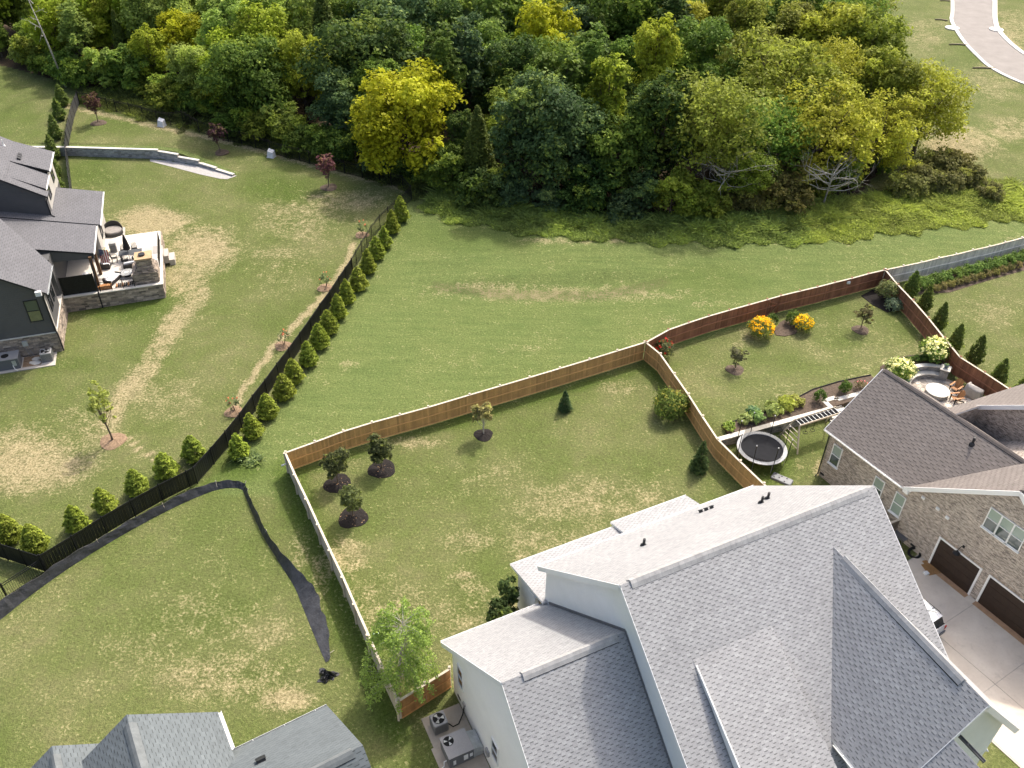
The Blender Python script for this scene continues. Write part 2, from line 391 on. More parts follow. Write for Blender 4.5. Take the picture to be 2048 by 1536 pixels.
def make_mesh(name, V, F, mats, parent=None, T=None, K=None, smooth=False, fix=True, kind=None, local=False):
    me = bpy.data.meshes.new(name)
    off = np.zeros(3)
    if parent is not None and not local: off = np.array(parent['_org'])
    elif parent is None and not local: off = np.array([V[:, 0].mean(), V[:, 1].mean(), V[:, 2].min()])
    me.from_pydata([tuple(v) for v in (V - off)], [], F)
    if not isinstance(mats, (list, tuple)): mats = [mats]
    for m in mats: me.materials.append(m)
    if K is not None and len(mats) > 1: me.polygons.foreach_set('material_index', np.array(K, dtype=np.int32))
    if T is not None:
        a = me.attributes.new('tone', 'FLOAT', 'FACE'); a.data.foreach_set('value', np.array(T, dtype=np.float32))
    if smooth: me.polygons.foreach_set('use_smooth', np.ones(len(F), dtype=bool))
    if fix and len(F) < 6000:
        import bmesh
        bm = bmesh.new(); bm.from_mesh(me); bmesh.ops.recalc_face_normals(bm, faces=bm.faces); bm.to_mesh(me); bm.free()
    me.update()
    o = bpy.data.objects.new(name, me); COL.objects.link(o)
    if parent is not None: o.parent = parent; o['_org'] = list(off)
    else: o.location = off; o['_org'] = list(off)
    if parent is not None and not local: o['_org'] = list(off)
    if kind: o['kind'] = kind
    return o
def thing(name, label, cat, loc, group=None, kind=None):
    o = bpy.data.objects.new(name, None); COL.objects.link(o); o.empty_display_size = .3
    o.location = tuple(float(q) for q in loc); o['_org'] = [float(q) for q in loc]; o['label'] = label; o['category'] = cat
    if group: o['group'] = group
    return o
def tag(o, label, cat, group=None):
    o['label'] = label; o['category'] = cat
    if group: o['group'] = group
    return o
def struct(o): o['kind'] = 'structure'; return o

# ------------------------------------------------------------------ ground
def inpoly(px, py, P):
    ins = np.zeros(px.shape, bool); n = len(P)
    for i in range(n):
        x1, y1 = P[i]; x2, y2 = P[(i + 1) % n]
        c = ((y1 > py) != (y2 > py)) & (px < (x2 - x1) * (py - y1) / (y2 - y1 + 1e-9) + x1); ins ^= c
    return ins
FOREST = [(-100, 140), (-72, 127), (-60, 120.5), (-35, 106.8), (-11, 93.2), (-7, 89.5), (1, 87), (10, 85.8), (20, 86), (30, 88.3), (38, 92), (43, 99), (47, 113), (52, 128), (60, 152), (-130, 152)]
def make_ground():
    xs = np.unique(np.concatenate([[-3000, -1500, -700, -350, -200, -140, -110], np.arange(-95, 110, .55), [112, 120, 140, 200, 350, 700, 1500, 3000]]))
    ys = np.unique(np.concatenate([[-2000, -800, -300, -100, -30, 0], np.arange(12, 175, .55), [180, 200, 240, 320, 500, 900, 1800, 4000]]))
    X, Y = np.meshgrid(xs, ys); Z = hgt(X, Y)
    V = np.stack([X.ravel(), Y.ravel(), Z.ravel()], 1); nx, ny = len(xs), len(ys)
    i = np.arange(nx * ny).reshape(ny, nx)
    F = np.stack([i[:-1, :-1], i[:-1, 1:], i[1:, 1:], i[1:, :-1]], -1).reshape(-1, 4)
    me = bpy.data.meshes.new('ground'); me.from_pydata(V.tolist(), [], F.tolist()); me.materials.append(LAWN)
    me.polygons.foreach_set('use_smooth', np.ones(len(F), bool))
    front = (V[:, 1] > 14)
    P = np.full((len(V), 2), -9999.); P[front] = project(V[front]); px, py = P[:, 0], P[:, 1]
    Z4 = np.zeros((len(V), 4))
    def blob(l):
        o = np.zeros(len(V))
        for (a, b, ra, rb, k) in l:
            d = np.hypot((px - a) / ra, (py - b) / rb); o = np.maximum(o, k * sst(1.25, .35, d))
        return o
    def path(pts, r, k):
        o = np.full(len(V), 1e9)
        for a, b in zip(pts[:-1], pts[1:]): o = np.minimum(o, segdist(px, py, a, b))
        return k * sst(r, r * .3, o)
    dry = blob([(300, 445, 90, 35, 1.1), (395, 500, 95, 60, .85), (370, 560, 60, 50, .7), (690, 400, 110, 26, .6), (600, 440, 110, 50, .45), (560, 530, 90, 60, .3),
                (70, 925, 150, 70, .85), (40, 880, 90, 40, .6), (190, 860, 70, 50, .45), (330, 800, 90, 60, .35), (20, 960, 90, 40, .7),
                (1190, 1005, 190, 60, .5), (950, 1085, 90, 28, .5), (930, 1152, 34, 16, .95), (945, 1180, 60, 20, .5), (690, 1120, 55, 55, .6), (800, 1235, 110, 70, .45), (960, 1240, 160, 60, .45), (730, 1180, 60, 50, .4),
                (830, 885, 70, 14, .7), (1250, 775, 60, 18, .45), (1000, 960, 120, 50, .25), (1100, 1100, 120, 60, .45),
                (450, 1350, 170, 60, .5), (570, 1400, 70, 32, .85), (420, 1240, 160, 60, .35), (640, 1160, 22, 70, .6), (300, 1300, 120, 60, .3), (520, 1260, 90, 60, .3), (600, 1100, 30, 60, .4),
                (1140, 588, 300, 20, .5), (960, 575, 120, 16, .4), (1160, 482, 170, 9, .55), (1420, 479, 34, 5, 1.), (1030, 700, 60, 12, .25), (700, 730, 26, 12, .35),
                (1480, 690, 20, 10, .5), (1500, 670, 30, 14, .5), (1340, 640, 30, 14, .4), (1400, 610, 50, 12, .35), (1560, 800, 60, 20, .3),
                (1920, 290, 90, 40, .95), (1900, 330, 60, 30, .7), (2030, 70, 60, 60, .55), (1990, 160, 60, 60, .4), (1850, 70, 60, 40, .35), (2020, 260, 60, 30, .6), (2030, 480, 40, 8, .6), (1960, 545, 90, 8, .6),
                (1640, 935, 14, 26, .9), (1600, 930, 16, 8, .5), (1780, 680, 200, 60, .15), (1980, 620, 90, 40, .25), (880, 1450, 60, 40, .4), (150, 830, 60, 20, .4)])
    dry = np.maximum(dry, path([(400, 590), (350, 640), (300, 730), (240, 800), (215, 850)], 34, .75))
    dry = np.maximum(dry, path([(705, 490), (690, 530), (650, 590), (600, 640), (550, 690), (500, 760), (465, 815)], 9, 1.3))
    dry = np.maximum(dry, path([(255, 880), (290, 905), (320, 920)], 7, 1.1)); dry = np.maximum(dry, path([(130, 212), (300, 250), (480, 290), (640, 335), (820, 382)], 7, .9))
    dry = np.maximum(dry, path([(1650, 780), (1800, 700), (2048, 640)], 4, .25))
    lush_shade = blob([(560, 380, 100, 40, .8), (230, 250, 70, 25, .6), (190, 350, 60, 40, .6), (1420, 560, 120, 40, .3), (940, 470, 200, 40, .3), (480, 940, 60, 30, .8), (80, 1100, 70, 30, .6), (1520, 930, 80, 50, .9),  # first and last blobs here paint tree and trampoline shadows as dark grass
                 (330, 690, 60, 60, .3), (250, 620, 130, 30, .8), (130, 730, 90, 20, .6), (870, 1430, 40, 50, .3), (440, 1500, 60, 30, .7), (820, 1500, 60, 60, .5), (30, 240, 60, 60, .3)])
    lush_shade = np.maximum(lush_shade, path([(575, 950), (625, 1080), (690, 1220), (755, 1370), (790, 1460)], 55, .85))  # cast shadow of the pale fence, painted as a dark green strip
    lush_shade = np.maximum(lush_shade, path([(600, 945), (860, 860), (1290, 735)], 16, .7)); lush_shade = np.maximum(lush_shade, path([(1300, 735), (1500, 970)], 20, .6))  # shadow at the fence bases painted into the grass colour
    lush_shade = np.maximum(lush_shade, path([(0, 1225), (160, 1110), (300, 1030), (430, 960)], 18, .6))
    mead = inpoly(px, py, [(820, 395), (1000, 430), (1360, 445), (1620, 440), (2100, 400), (2100, 470), (1770, 560), (1295, 712), (585, 935), (560, 1000), (440, 985), (420, 960), (500, 890), (600, 760), (700, 600), (790, 430)]).astype(float)
    soil = inpoly(V[:, 0], V[:, 1], FOREST).astype(float) * .9
    soil = np.maximum(soil, path([(870, 572), (1000, 590), (1200, 592), (1330, 565)], 22, .42))
    for i_, a_ in enumerate((dry, lush_shade, soil, mead)): Z4[:, i_] = a_
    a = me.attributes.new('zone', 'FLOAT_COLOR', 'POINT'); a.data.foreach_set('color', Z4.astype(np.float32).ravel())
    o = bpy.data.objects.new('ground', me); COL.objects.link(o); struct(o)
make_ground()

def ribbon(name, left, right, mat, dz=.02, thick=.0, kind='structure'):
    mb = MB(); n = len(left)
    L = [np.array([p[0], p[1], hz(p[0], p[1]) + dz]) for p in left]; Rr = [np.array([p[0], p[1], hz(p[0], p[1]) + dz]) for p in right]
    for i in range(n - 1):
        if thick:
            e = np.array([0, 0, -thick]); mb.hexa([L[i] + e, Rr[i] + e, Rr[i + 1] + e, L[i + 1] + e, L[i], Rr[i], Rr[i + 1], L[i + 1]])
        else: mb.poly([L[i], Rr[i], Rr[i + 1], L[i + 1]])
    o = mb.build(name, mat); o['kind'] = kind; return o
def smooth_line(P, n=12):
    P = [np.array(p[:2], float) for p in P]; out = []
    for i in range(len(P) - 1):
        p0, p1, p2, p3 = P[max(i - 1, 0)], P[i], P[i + 1], P[min(i + 2, len(P) - 1)]
        for t in np.linspace(0, 1, n, endpoint=False):
            out.append(.5 * ((2 * p1) + (p2 - p0) * t + (2 * p0 - 5 * p1 + 4 * p2 - p3) * t * t + (3 * p1 - p0 - 3 * p2 + p3) * t ** 3))
    out.append(P[-1]); return out
rl = smooth_line([at(1920, -160), at(1908, -60), at(1908, 20), at(1906, 40), at(1915, 60), at(1932, 85), at(1958, 112), at(1988, 137), at(2048, 166), at(2130, 190), at(2300, 232)])
rr = smooth_line([at(1992, -160), at(1986, -60), at(1985, 20), at(1986, 40), at(1990, 55), at(2002, 72), at(2020, 90), at(2050, 112), at(2105, 136), at(2190, 164), at(2340, 190)])
ribbon('road', rl, rr, ASPHALT, .03)
def offs(line, d):
    out = []
    for i, p in enumerate(line):
        t = line[min(i + 1, len(line) - 1)] - line[max(i - 1, 0)]; t = t / np.linalg.norm(t); out.append(p + np.array([-t[1], t[0]]) * d)
    return out
ribbon('kerb', offs(rl, .0), offs(rl, -.55), KERB, .13, .25); ribbon('kerb', offs(rr, .75), offs(rr, 0), KERB, .13, .25)
for (px, py) in ((1904, 57), (1992, 60)):      # pale concrete drain inlets beside the kerb
    c = G(px, py); mb = MB()
    mb.lathe(c, [(1.15, -.1), (1.15, .17), (.95, .2), (.0, .2)], 14, cap=False); mb.box(c + [0, .1, .2], (.55, 0, 0), (0, .3, 0), (0, 0, .05))
    tag(mb.build('storm_drain', KERB), 'white concrete storm drain inlet on the ' + ('forest' if px < 1950 else 'open field') + ' side of the road bend', 'drain')
# straw wattles across the slope beside the road
for a, b in (((1870, 40), (1895, 42)), ((1898, 90), (1935, 91)), ((1945, 137), (1990, 138)), ((1880, 2), (1900, 3))):
    p, q = G(*a), G(*b); mb = MB(); mb.tube([p + [0, 0, .1], (p + q) / 2 + [0, .2, .12], q + [0, 0, .1]], .11, 7)
    tag(mb.build('straw_wattle', M('old_straw', (.30, .25, .17), .95), smooth=True), 'low brown erosion roll lying across the grass beside the road', 'erosion roll', 'erosion rolls beside the road')

# drive between the white house and the brick house
BH = Frame(32.229, 22.735, 48.086)
DR = struct(MB().build('driveway', CONC) if False else thing('driveway', '', '', BH.w(-2, -14, LOW)))
for k_ in ('label', 'category'): del DR[k_]
ub = [-7.6, -4.35, -.02]; vb = [-9.0, -13.55, -17.9, -22.3, -27, -32]
for i in range(len(vb) - 1):
    for j in range(2):
        mb = MB(); g = .018
        if j == 0 and i == 0: u0 = -5.8
        else: u0 = ub[j]
        mb.fbox(BH, u0 + g, ub[j + 1] - g, vb[i + 1] + g, vb[i] - g, LOW - .1, LOW + .05 + .003 * j)
        mb.build('slab', CONC if (i + j) % 3 else CONC, DR)
mb = MB(); mb.fbox(BH, -7.7, 0, -32.1, -8.95, LOW - .1, LOW + .035); mb.build('joint_bed', CONC2, DR)

# ------------------------------------------------------------------ roofs with shingles
def clip(poly, a, b, c):       # keep a*x+b*y+c>=0
    out = []; n = len(poly)
    for i in range(n):
        p, q = poly[i], poly[(i + 1) % n]; dp, dq = a * p[0] + b * p[1] + c, a * q[0] + b * q[1] + c
        if dp >= 0: out.append(p)
        if (dp >= 0) != (dq >= 0): t = dp / (dp - dq); out.append((p[0] + t * (q[0] - p[0]), p[1] + t * (q[1] - p[1])))
    return out
def shingles(poly3, tabs, rs, tabw=.31, course=.155, jitter=True):
    """poly3: convex roof polygon, first edge = eave (left to right seen from outside). Appends tab meshes (V, F, T) to tabs."""
    P = [np.asarray(p, float) for p in poly3]
    e = P[1] - P[0]; e = e / np.linalg.norm(e); nn = np.zeros(3)
    for i in range(len(P)): nn += np.cross(P[i] - P[0], P[(i + 1) % len(P)] - P[0])
    n = nn / np.linalg.norm(nn)
    if n[2] < 0: n = -n
    e = np.cross((0, 0, 1.), n); e = e / np.linalg.norm(e)
    s = np.cross(n, e); s = s if s[2] > 0 else -s
    Q = [((p - P[0]) @ e, (p - P[0]) @ s) for p in P]
    ar = sum(Q[i][0] * Q[(i + 1) % len(Q)][1] - Q[(i + 1) % len(Q)][0] * Q[i][1] for i in range(len(Q)))
    if ar < 0: Q = Q[::-1]
    edges = []
    for i in range(len(Q)):
        p, q = Q[i], Q[(i + 1) % len(Q)]; a, b = -(q[1] - p[1]), q[0] - p[0]; edges.append((a, b, -(a * p[0] + b * p[1])))
    amin, amax = min(q[0] for q in Q), max(q[0] for q in Q); bmin, bmax = min(q[1] for q in Q), max(q[1] for q in Q)
    def add(a0, a1, b0, b1, z0, z1, tone, dark):
        poly = [(a0, b0), (a1, b0), (a1, b1), (a0, b1)]
        for ed in edges:
            poly = clip(poly, *ed)
            if len(poly) < 3: return
        # merge tiny
        V = []; m = len(poly)
        for (a, b) in poly:
            t = (b - b0) / (b1 - b0); V.append(P[0] + e * a + s * b + n * (z0 + (z1 - z0) * t))
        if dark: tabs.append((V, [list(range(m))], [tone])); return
        for (a, b) in poly: V.append(P[0] + e * a + s * b - n * .004)
        F = [list(range(m))]; T = [tone]
        for i in range(m):
            j = (i + 1) % m; F.append([j, i, m + i, m + j]); T.append(tone * .95)
        tabs.append((V, F, T))
    b = bmin; row = 0
    while b < bmax:
        a = amin - tabw * (1.0 + (row % 2) * .85) - rs.random() * .04
        base = .5 + rs.normal() * .012; thick = True
        while a < amax:
            w = tabw * .85 * rs.uniform(.95, 1.05)
            tone = base + rs.normal() * .05
            if thick:
                add(a, a + w, b, b + course, .012, .005, tone, False)
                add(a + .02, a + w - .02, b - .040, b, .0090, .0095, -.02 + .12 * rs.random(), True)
            else:
                add(a, a + w, b, b + course, .008, .004, tone - .012, False)
            a += w; thick = not thick
        b += course; row += 1
def place_shingles(tabs, roof, mat, indiv, rs):
    sc = []
    for i, (V, F, T) in enumerate(tabs):
        c = np.mean(V, axis=0); p = project(c)
        inside = -10 < p[0] < 2058 and -10 < p[1] < 1546 and len(F) > 1
        sc.append(1e9 if not inside else np.linalg.norm(c - C0))
    order = np.argsort(sc); solo = set(int(i) for i in order[:indiv] if sc[i] < 1e8)
    mb = MB()
    for i, (V, F, T) in enumerate(tabs):
        if i in solo:
            make_mesh('shingle', np.array(V), F, mat, roof, T, fix=False)
        else:
            b = len(mb.V); mb.V.extend([tuple(v) for v in V])
            for f, t in zip(F, T): mb.F.append([b + q for q in f]); mb.T.append(t); mb.K.append(0)
    if mb.F: mb.build('shingle_field', mat, roof, fix=False, kind='stuff')

def roof_slab(mb, poly3, th=.14):
    P = [np.asarray(p, float) for p in poly3]; mb.prism([p - np.array([0, 0, th]) for p in P], (0, 0, th - .006))
def ridge_cap(house, p, q, mat, w=.30, drop=.0, slope=.8, step=.20):
    """row of overlapping ridge pieces from p to q"""
    p, q = np.asarray(p, float), np.asarray(q, float); d = q - p; L = np.linalg.norm(d); d /= L; sd = np.cross(d, (0, 0, 1.)); sd /= np.linalg.norm(sd)
    step = .32; mb = MB(); k = int(L / step); dn = np.array([0, 0, -1.])
    for i in range(k):
        a = p + d * (i * step); b = p + d * min((i + 1.25) * step, L); z0, z1 = .088, .078; t = .5 + rng.normal() * .05
        A = [a + sd * w + dn * (w * slope - z0 * .6), a + sd * w * .5 + dn * (w * .42 * slope - z0), a + np.array([0, 0, z0 * 1.15]), a - sd * w * .5 + dn * (w * .42 * slope - z0), a - sd * w + dn * (w * slope - z0 * .6)]
        B = [b + sd * w + dn * (w * slope - z1 * .6), b + sd * w * .5 + dn * (w * .42 * slope - z1), b + np.array([0, 0, z1 * 1.15]), b - sd * w * .5 + dn * (w * .42 * slope - z1), b - sd * w + dn * (w * slope - z1 * .6)]
        lo = [x + dn * .15 for x in A], [x + dn * .15 for x in B]
        for j in range(4): mb.poly([A[j], A[j + 1], B[j + 1], B[j]], t)
        for X, Y in ((A, lo[0]), (B, lo[1])):
            for j in range(4): mb.poly([X[j], X[j + 1], Y[j + 1], Y[j]], t)
        mb.poly([A[0], B[0], lo[1][0], lo[0][0]], .02, 1); mb.poly([A[4], B[4], lo[1][4], lo[0][4]], .02, 1)  # dark side faces paint the shadow line under the cap
    return mb.build('ridge_vent', [mat, DTRIM], house, fix=False)
def gutter(parent, p, q, out, mat=None, w=.13, name='gutter'):
    """open U gutter from p to q, 'out' = unit vector away from the roof"""
    p, q, out = np.asarray(p, float), np.asarray(q, float), np.asarray(out, float); mb = MB(); up = np.array([0, 0, 1.])
    prof = [out * 0 - up * .0, -up * .11, out * w * .75 - up * .11, out * w - up * .01, out * w + up * .012, out * (w - .02) + up * .012, out * (w * .75 - .015) - up * .095, out * .015 - up * .095, out * .015]
    mb.loft([[p + x for x in prof], [q + x for x in prof]])
    d = q - p; L = np.linalg.norm(d); d = d / L
    for t in np.arange(.6, L, 1.6): mb.box(p + d * t + out * w * .5 + up * .0, d * .02, out * w * .5, up * .008)
    return mb.build(name, mat or TRIM, parent)
def window(parent, c, a, up, n, w, h, frame_mat, top, bot, fw=.07, cols=1, rows=2, sill=False):
    """double hung window on a wall: centre c, wall direction a, up, outward normal n"""
    c, a, up, n = map(lambda q: np.asarray(q, float), (c, a, up, n)); mb = MB(); d = .05
    for s_ in (-1, 1):
        mb.box(c + a * s_ * (w / 2 - fw / 2) + n * .02, a * fw / 2, n * d, up * h / 2); mb.box(c + up * s_ * (h / 2 - fw / 2) + n * .02, a * (w / 2 - fw), n * (d - .002), up * fw / 2)
    for r in range(1, rows): mb.box(c + up * (-h / 2 + h * r / rows) + n * .02, a * (w / 2 - fw), n * (d - .004), up * fw * .35)
    if sill: mb.box(c - up * (h / 2 + .04) + n * .05, a * (w / 2 + .06), n * .08, up * .04)
    fr = mb.build('window', frame_mat, parent)
    for r in range(rows):
        pm = MB(); hh = h / rows
        pm.box(c + up * (-h / 2 + hh * (r + .5)) + n * .012, a * (w / 2 - fw + .005), n * .015, up * (hh / 2 - fw * .3)); pm.build('pane', bot if r < rows - 1 else top, fr)
    return fr
def pipe_vent(parent, base, h=.55, r=.07, mat=None):
    mb = MB(); b = np.asarray(base, float); mb.lathe(b, [(.2, -.12), (.18, .03), (.09, .14)], 10); mb.lathe(b, [(r, 0), (r, h), (r * .8, h + .01)], 10); return mb.build('vent_pipe', mat or DTRIM, parent)
def box_vent(parent, base, e, s, n, mat=None, sz=.16):
    mb = MB(); b = np.asarray(base, float); mb.box(b + n * .07, e * sz, s * sz, n * .07); mb.box(b + n * .15 , e * (sz + .03), s * (sz + .03), n * .012); return mb.build('box_vent', mat or DTRIM, parent)

# ---- white house ---------------------------------------------------------------
W = Frame(26.063, -3.073, 29.424)
WHT = thing('white_house', 'large white house with pale grey shingle roofs beside the tan fenced lawn', 'house', W.w(8, -8, 0))
def sidewall(fr, u, prof, th=.25):   # gable wall polygon in plane u
    return [fr.w(u, v, z) for v, z in prof]
p1, vR, zR, vE = .889, -7.092, 10.901, .693; zE = zR - p1 * (vE - vR)
uM, uC, vR2, zR2, p2, p2f, vE2 = 6.016, 20.604, -6.641, 13.895, .774, .908, 1.052
zE2 = zR2 - p2f * (vE2 - vR2); vN2 = -17.2; zN2 = zR2 - p2 * (vR2 - vN2)
vN1 = vR - (vE - vR); u3a, u3b, z3, p3, vb3 = 16.95, 16.95, 12.68, 1.16, -17.63
mb = MB()
wt = lambda v: zR - p1 * abs(v - vR) - .22
mb.prism([W.w(0, 0, -.6), W.w(0, 0, wt(0)), W.w(0, vR, zR - .22), W.w(0, 2 * vR, wt(2 * vR)), W.w(0, 2 * vR, -.6)], W.u * (uM + 1))
mb.build('left_wing_wall', WHITE, WHT)
mb = MB()
vf = .62; zf = zR2 - p2f * (vf - vR2) - .25; vn = -16.8; zn = zR2 - p2 * (vR2 - vn) - .25
mb.prism([W.w(uM, vf, -1), W.w(uM, vf, zf), W.w(uM, vR2, zR2 - .25), W.w(uM, vn, zn), W.w(uM, vn, -1)], W.u * (uC - .3 - uM))
mb.build('main_wall', WHITE, WHT)
mb = MB()       # front gable block
gl, gr = 13.1, 20.5
mb.prism([W.w(gl, -17.2, -1), W.w(gl, -17.2, z3 - p3 * (u3b - gl) - .25), W.w(u3b, -17.2, z3 - .25), W.w(gr, -17.2, z3 - p3 * (gr - u3b) - .25), W.w(gr, -17.2, -1)], W.v * 6)
mb.build('front_gable_wall', WHITE, WHT)
# roofs
rs = np.random.default_rng(3)
RW_ = MB(); tabsW = []
uA = -.35
planes = []
planes.append([W.w(uA, vE, zE), W.w(uM, vE, zE), W.w(uM, vR, zR), W.w(uA, vR, zR)][::1])
planes.append([W.w(uA, vN1, zE), W.w(uM, vN1, zE), W.w(uM, vR, zR), W.w(uA, vR, zR)])
uB = uM - .3
planes.append([W.w(uB, vE2, zE2), W.w(uC, vE2, zE2), W.w(uC, vR2, zR2), W.w(uB, vR2, zR2)])
planes.append([W.w(uB, vN2, zN2), W.w(uC, vN2, zN2), W.w(uC, vR2, zR2), W.w(uB, vR2, zR2)])
zm = lambda v: zR2 - p2 * (vR2 - v)
vs = -9.93; ush, use = 7.75, 12.15; psh = .607; ve = -15.8
planes.append([W.w(ush, ve, zm(vs) - psh * (vs - ve)), W.w(use, ve, zm(vs) - psh * (vs - ve)), W.w(use, vs, zm(vs)), W.w(ush, vs, zm(vs))])
v3 = vR2 - (zR2 - z3) / p2
uv = 12.85; zv = 7.93; vv = -14.35
planes.append([W.w(uv, vb3 + .0, zv), W.w(uv, vv, zv), W.w(u3a, v3, z3), W.w(u3b, vb3, z3)])
ur = 21.15; zr3 = z3 - p3 * (ur - u3b)
vvr = vR2 - (zR2 - zr3) / p2
planes.append([W.w(ur, vb3, zr3), W.w(ur, vvr, zr3), W.w(u3a, v3, z3), W.w(u3b, vb3, z3)])
# lower return of the front gable
planes.append([W.w(uv, -19.6, zv - .05), W.w(uv, vb3 - .02, zv - .05), W.w(15.6, vb3 - .02, zv - .05 + p3 * (15.6 - uv)), W.w(15.6, -19.6, zv - .05 + p3 * (15.6 - uv))])
# rear porches
zp = 3.3
planes.append([W.w(5.72, 4.5, zp), W.w(13.1, 4.5, zp), W.w(13.1, .3, 4.55), W.w(5.72, .3, 4.55)])
planes.append([W.w(13.0, 4.85, zp + .05), W.w(18.75, 4.85, zp + .05), W.w(18.75, .3, 5.0), W.w(13.0, .3, 5.0)])
for i, P in enumerate(planes):
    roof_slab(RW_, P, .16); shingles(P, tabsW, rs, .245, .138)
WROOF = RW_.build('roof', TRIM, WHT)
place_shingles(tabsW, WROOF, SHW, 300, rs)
ridge_cap(WHT, W.w(uA + 1.0, vR, zR), W.w(uM - .35, vR, zR), RIDW, .26, slope=.85); ridge_cap(WHT, W.w(uB + .5, vR2, zR2), W.w(uC - .5, vR2, zR2), RIDW, .28, slope=.85)
ridge_cap(WHT, W.w(u3a + .05, v3 - .7, z3), W.w(u3b - .03, vb3 + 1.2, z3), RIDW, .24, slope=1.1)
# fascia and rake boards, flashing
mb = MB()
for (a, b) in ((W.w(uA - .015, vE, zE - .16), W.w(uA - .015, vR, zR - .16)), (W.w(uA - .015, vN1, zE - .16), W.w(uA - .015, vR, zR - .16)),
               (W.w(uB - .015, vE2, zE2 - .17), W.w(uB - .015, vR2, zR2 - .17)), (W.w(uB - .015, vN2, zN2 - .17), W.w(uB - .015, vR2, zR2 - .17)),
               (W.w(uC + .015, vE2, zE2 - .17), W.w(uC + .015, vR2, zR2 - .17)), (W.w(uC + .015, vN2, zN2 - .17), W.w(uC + .015, vR2, zR2 - .17)),
               (W.w(uv, vb3 - .015, zv - .2), W.w(u3b, vb3 - .015, z3 - .2)), (W.w(ur, vb3 - .015, zr3 - .2), W.w(u3b, vb3 - .015, z3 - .2))):
    mb = MB(); mb.beam(a, b, .03, .28); mb.build('rake_board', TRIM, WHT)
mb = MB()
mb.beam(W.w(uM - .02, .1, wt(.1) + .36), W.w(uM - .02, vR, zR + .10), .05, .14); mb.beam(W.w(uM - .02, vR, zR + .10), W.w(uM - .02, -13, wt(-13) + .36), .05, .14)
mb.build('step_flashing', M('flashing', (.16, .16, .17), .6), WHT)
mb = MB(); mb.prism([W.w(ush - .01, vs - .3, zm(vs) - .02), W.w(ush - .01, ve, zm(vs) - psh * (vs - ve) - .02), W.w(ush - .01, ve, zm(ve))], W.u * .06); mb.build('dormer_cheek', WHITE, WHT)
gutter(WHT, W.w(uA, vE + .002, zE - .02), W.w(uM - .3, vE + .002, zE - .02), W.v); gutter(WHT, W.w(uB, vE2 + .002, zE2 - .02), W.w(uC, vE2 + .002, zE2 - .02), W.v)
gutter(WHT, W.w(5.72, 4.502, zp - .02), W.w(12.99, 4.502, zp - .02), W.v); gutter(WHT, W.w(13.0, 4.852, zp + .03), W.w(18.75, 4.852, zp + .03), W.v)
gutter(WHT, W.w(uv - .002, vv - .25, zv - .02), W.w(uv - .002, -19.6, zv - .02), -W.u); gutter(WHT, W.w(uC + .02, -11.6, zm(-11.6) - .1), W.w(uC + .35, -11.9, zm(-11.6) - .1), -W.v, w=.16)
gutter(WHT, at(1912, 1466, 10.6), at(1968, 1524, 10.6), W.u, GALVD)
# porch wall, column and dark opening
mb = MB(); mb.fbox(W, 5.9, 8.4, 3.6, 3.85, -.3, zp - .02); mb.fbox(W, 5.9, 6.15, 1.6, 3.6, -.3, zp + .05); mb.build('porch_wall', WHITE, WHT)
mb = MB(); mb.fbox(W, 12.6, 12.9, 4.0, 4.3, -.1, zp); mb.fbox(W, 18.2, 18.5, 4.3, 4.6, -.1, zp); mb.build('porch_post', WHITE, WHT)
mb = MB(); mb.fbox(W, 6.1, 18.6, .6, 4.4, -.2, .08); mb.build('porch_floor', CONC2, WHT)
z_ = np.array([0, 0, 1.])
for (v, z, w_, h_) in ((-1.15, 2.95, .75, 1.75), (-5.65, 2.6, .78, 1.65)):
    window(WHT, W.w(0, v, z), W.v, z_, -W.u, w_, h_, TRIM, GLASSD, GLASSD, .06)
window(WHT, W.w(16.2, -17.2, 9.0), W.u, z_, -W.v, .95, 1.7, TRIM, GLASSD, GLASSD, .06)
for p_ in ((10.16, -2.26), (17.49, -2.63), (18.2, -2.34)): pipe_vent(WHT, W.w(p_[0], p_[1], zR2 - p2f * (p_[1] - vR2)), .5, .075)
nf = W.v * p2f + z_; nf = nf / np.linalg.norm(nf); sf = np.cross(nf, W.u)
for u_ in (15.53, 15.9, 16.28): box_vent(WHT, W.w(u_, -.25, zR2 - p2f * (-.25 - vR2)), W.u, sf, nf, sz=.085)
mb = MB(); mb.fbox(W, -.03, 0, -.5 - .5, -.6, .45, .62); mb.build('crawl_vent', DTRIM, WHT)
mb = MB(); mb.tube([W.w(-.06, -1.55, .9), W.w(-.06, -1.6, .35), W.w(-.06, -4.6, .3), W.w(-.06, -4.75, .9)], .022, 6); mb.fbox(W, -.12, 0, -4.95, -4.6, .9, 1.35); mb.fbox(W, -.09, 0, -1.7, -1.45, .9, 1.1); mb.build('conduit', GALV, WHT)

# ---- brick house ---------------------------------------------------------------
BHT = thing('brick_house', 'mottled brown brick house with brown shingle roof and two dark garage doors', 'house', BH.w(4, -8, LOW))
bzE, buR, bzR = 4.0, 4.411, 7.5; bp = (bzR - bzE) / (buR + .35)
mb = MB()
zw = lambda u: bzE + bp * (u + .35) - .15
mb.prism([BH.w(0, 0, -1), BH.w(0, 0, zw(0)), BH.w(buR, 0, bzR - .15), BH.w(2 * buR, 0, zw(0)), BH.w(2 * buR, 0, -1)], -BH.v * 27)
mb.build('wall', BRICK, BHT)
gp = .80; vG, zG = -13.0, 9.2; zgf = lambda v: zG - gp * abs(v - vG) - .15
mb = MB(); mb.prism([BH.w(-.004, -6.55, -1), BH.w(-.004, -6.55, zgf(-6.55)), BH.w(-.004, vG, zG - .15), BH.w(-.004, -19.5, zgf(-19.5)), BH.w(-.004, -19.5, -1)], BH.u * 9)
mb.build('garage_wall', BRICK, BHT)
w3v, w3u = -3.0, 8.8          # far wing, its eave runs slightly askew
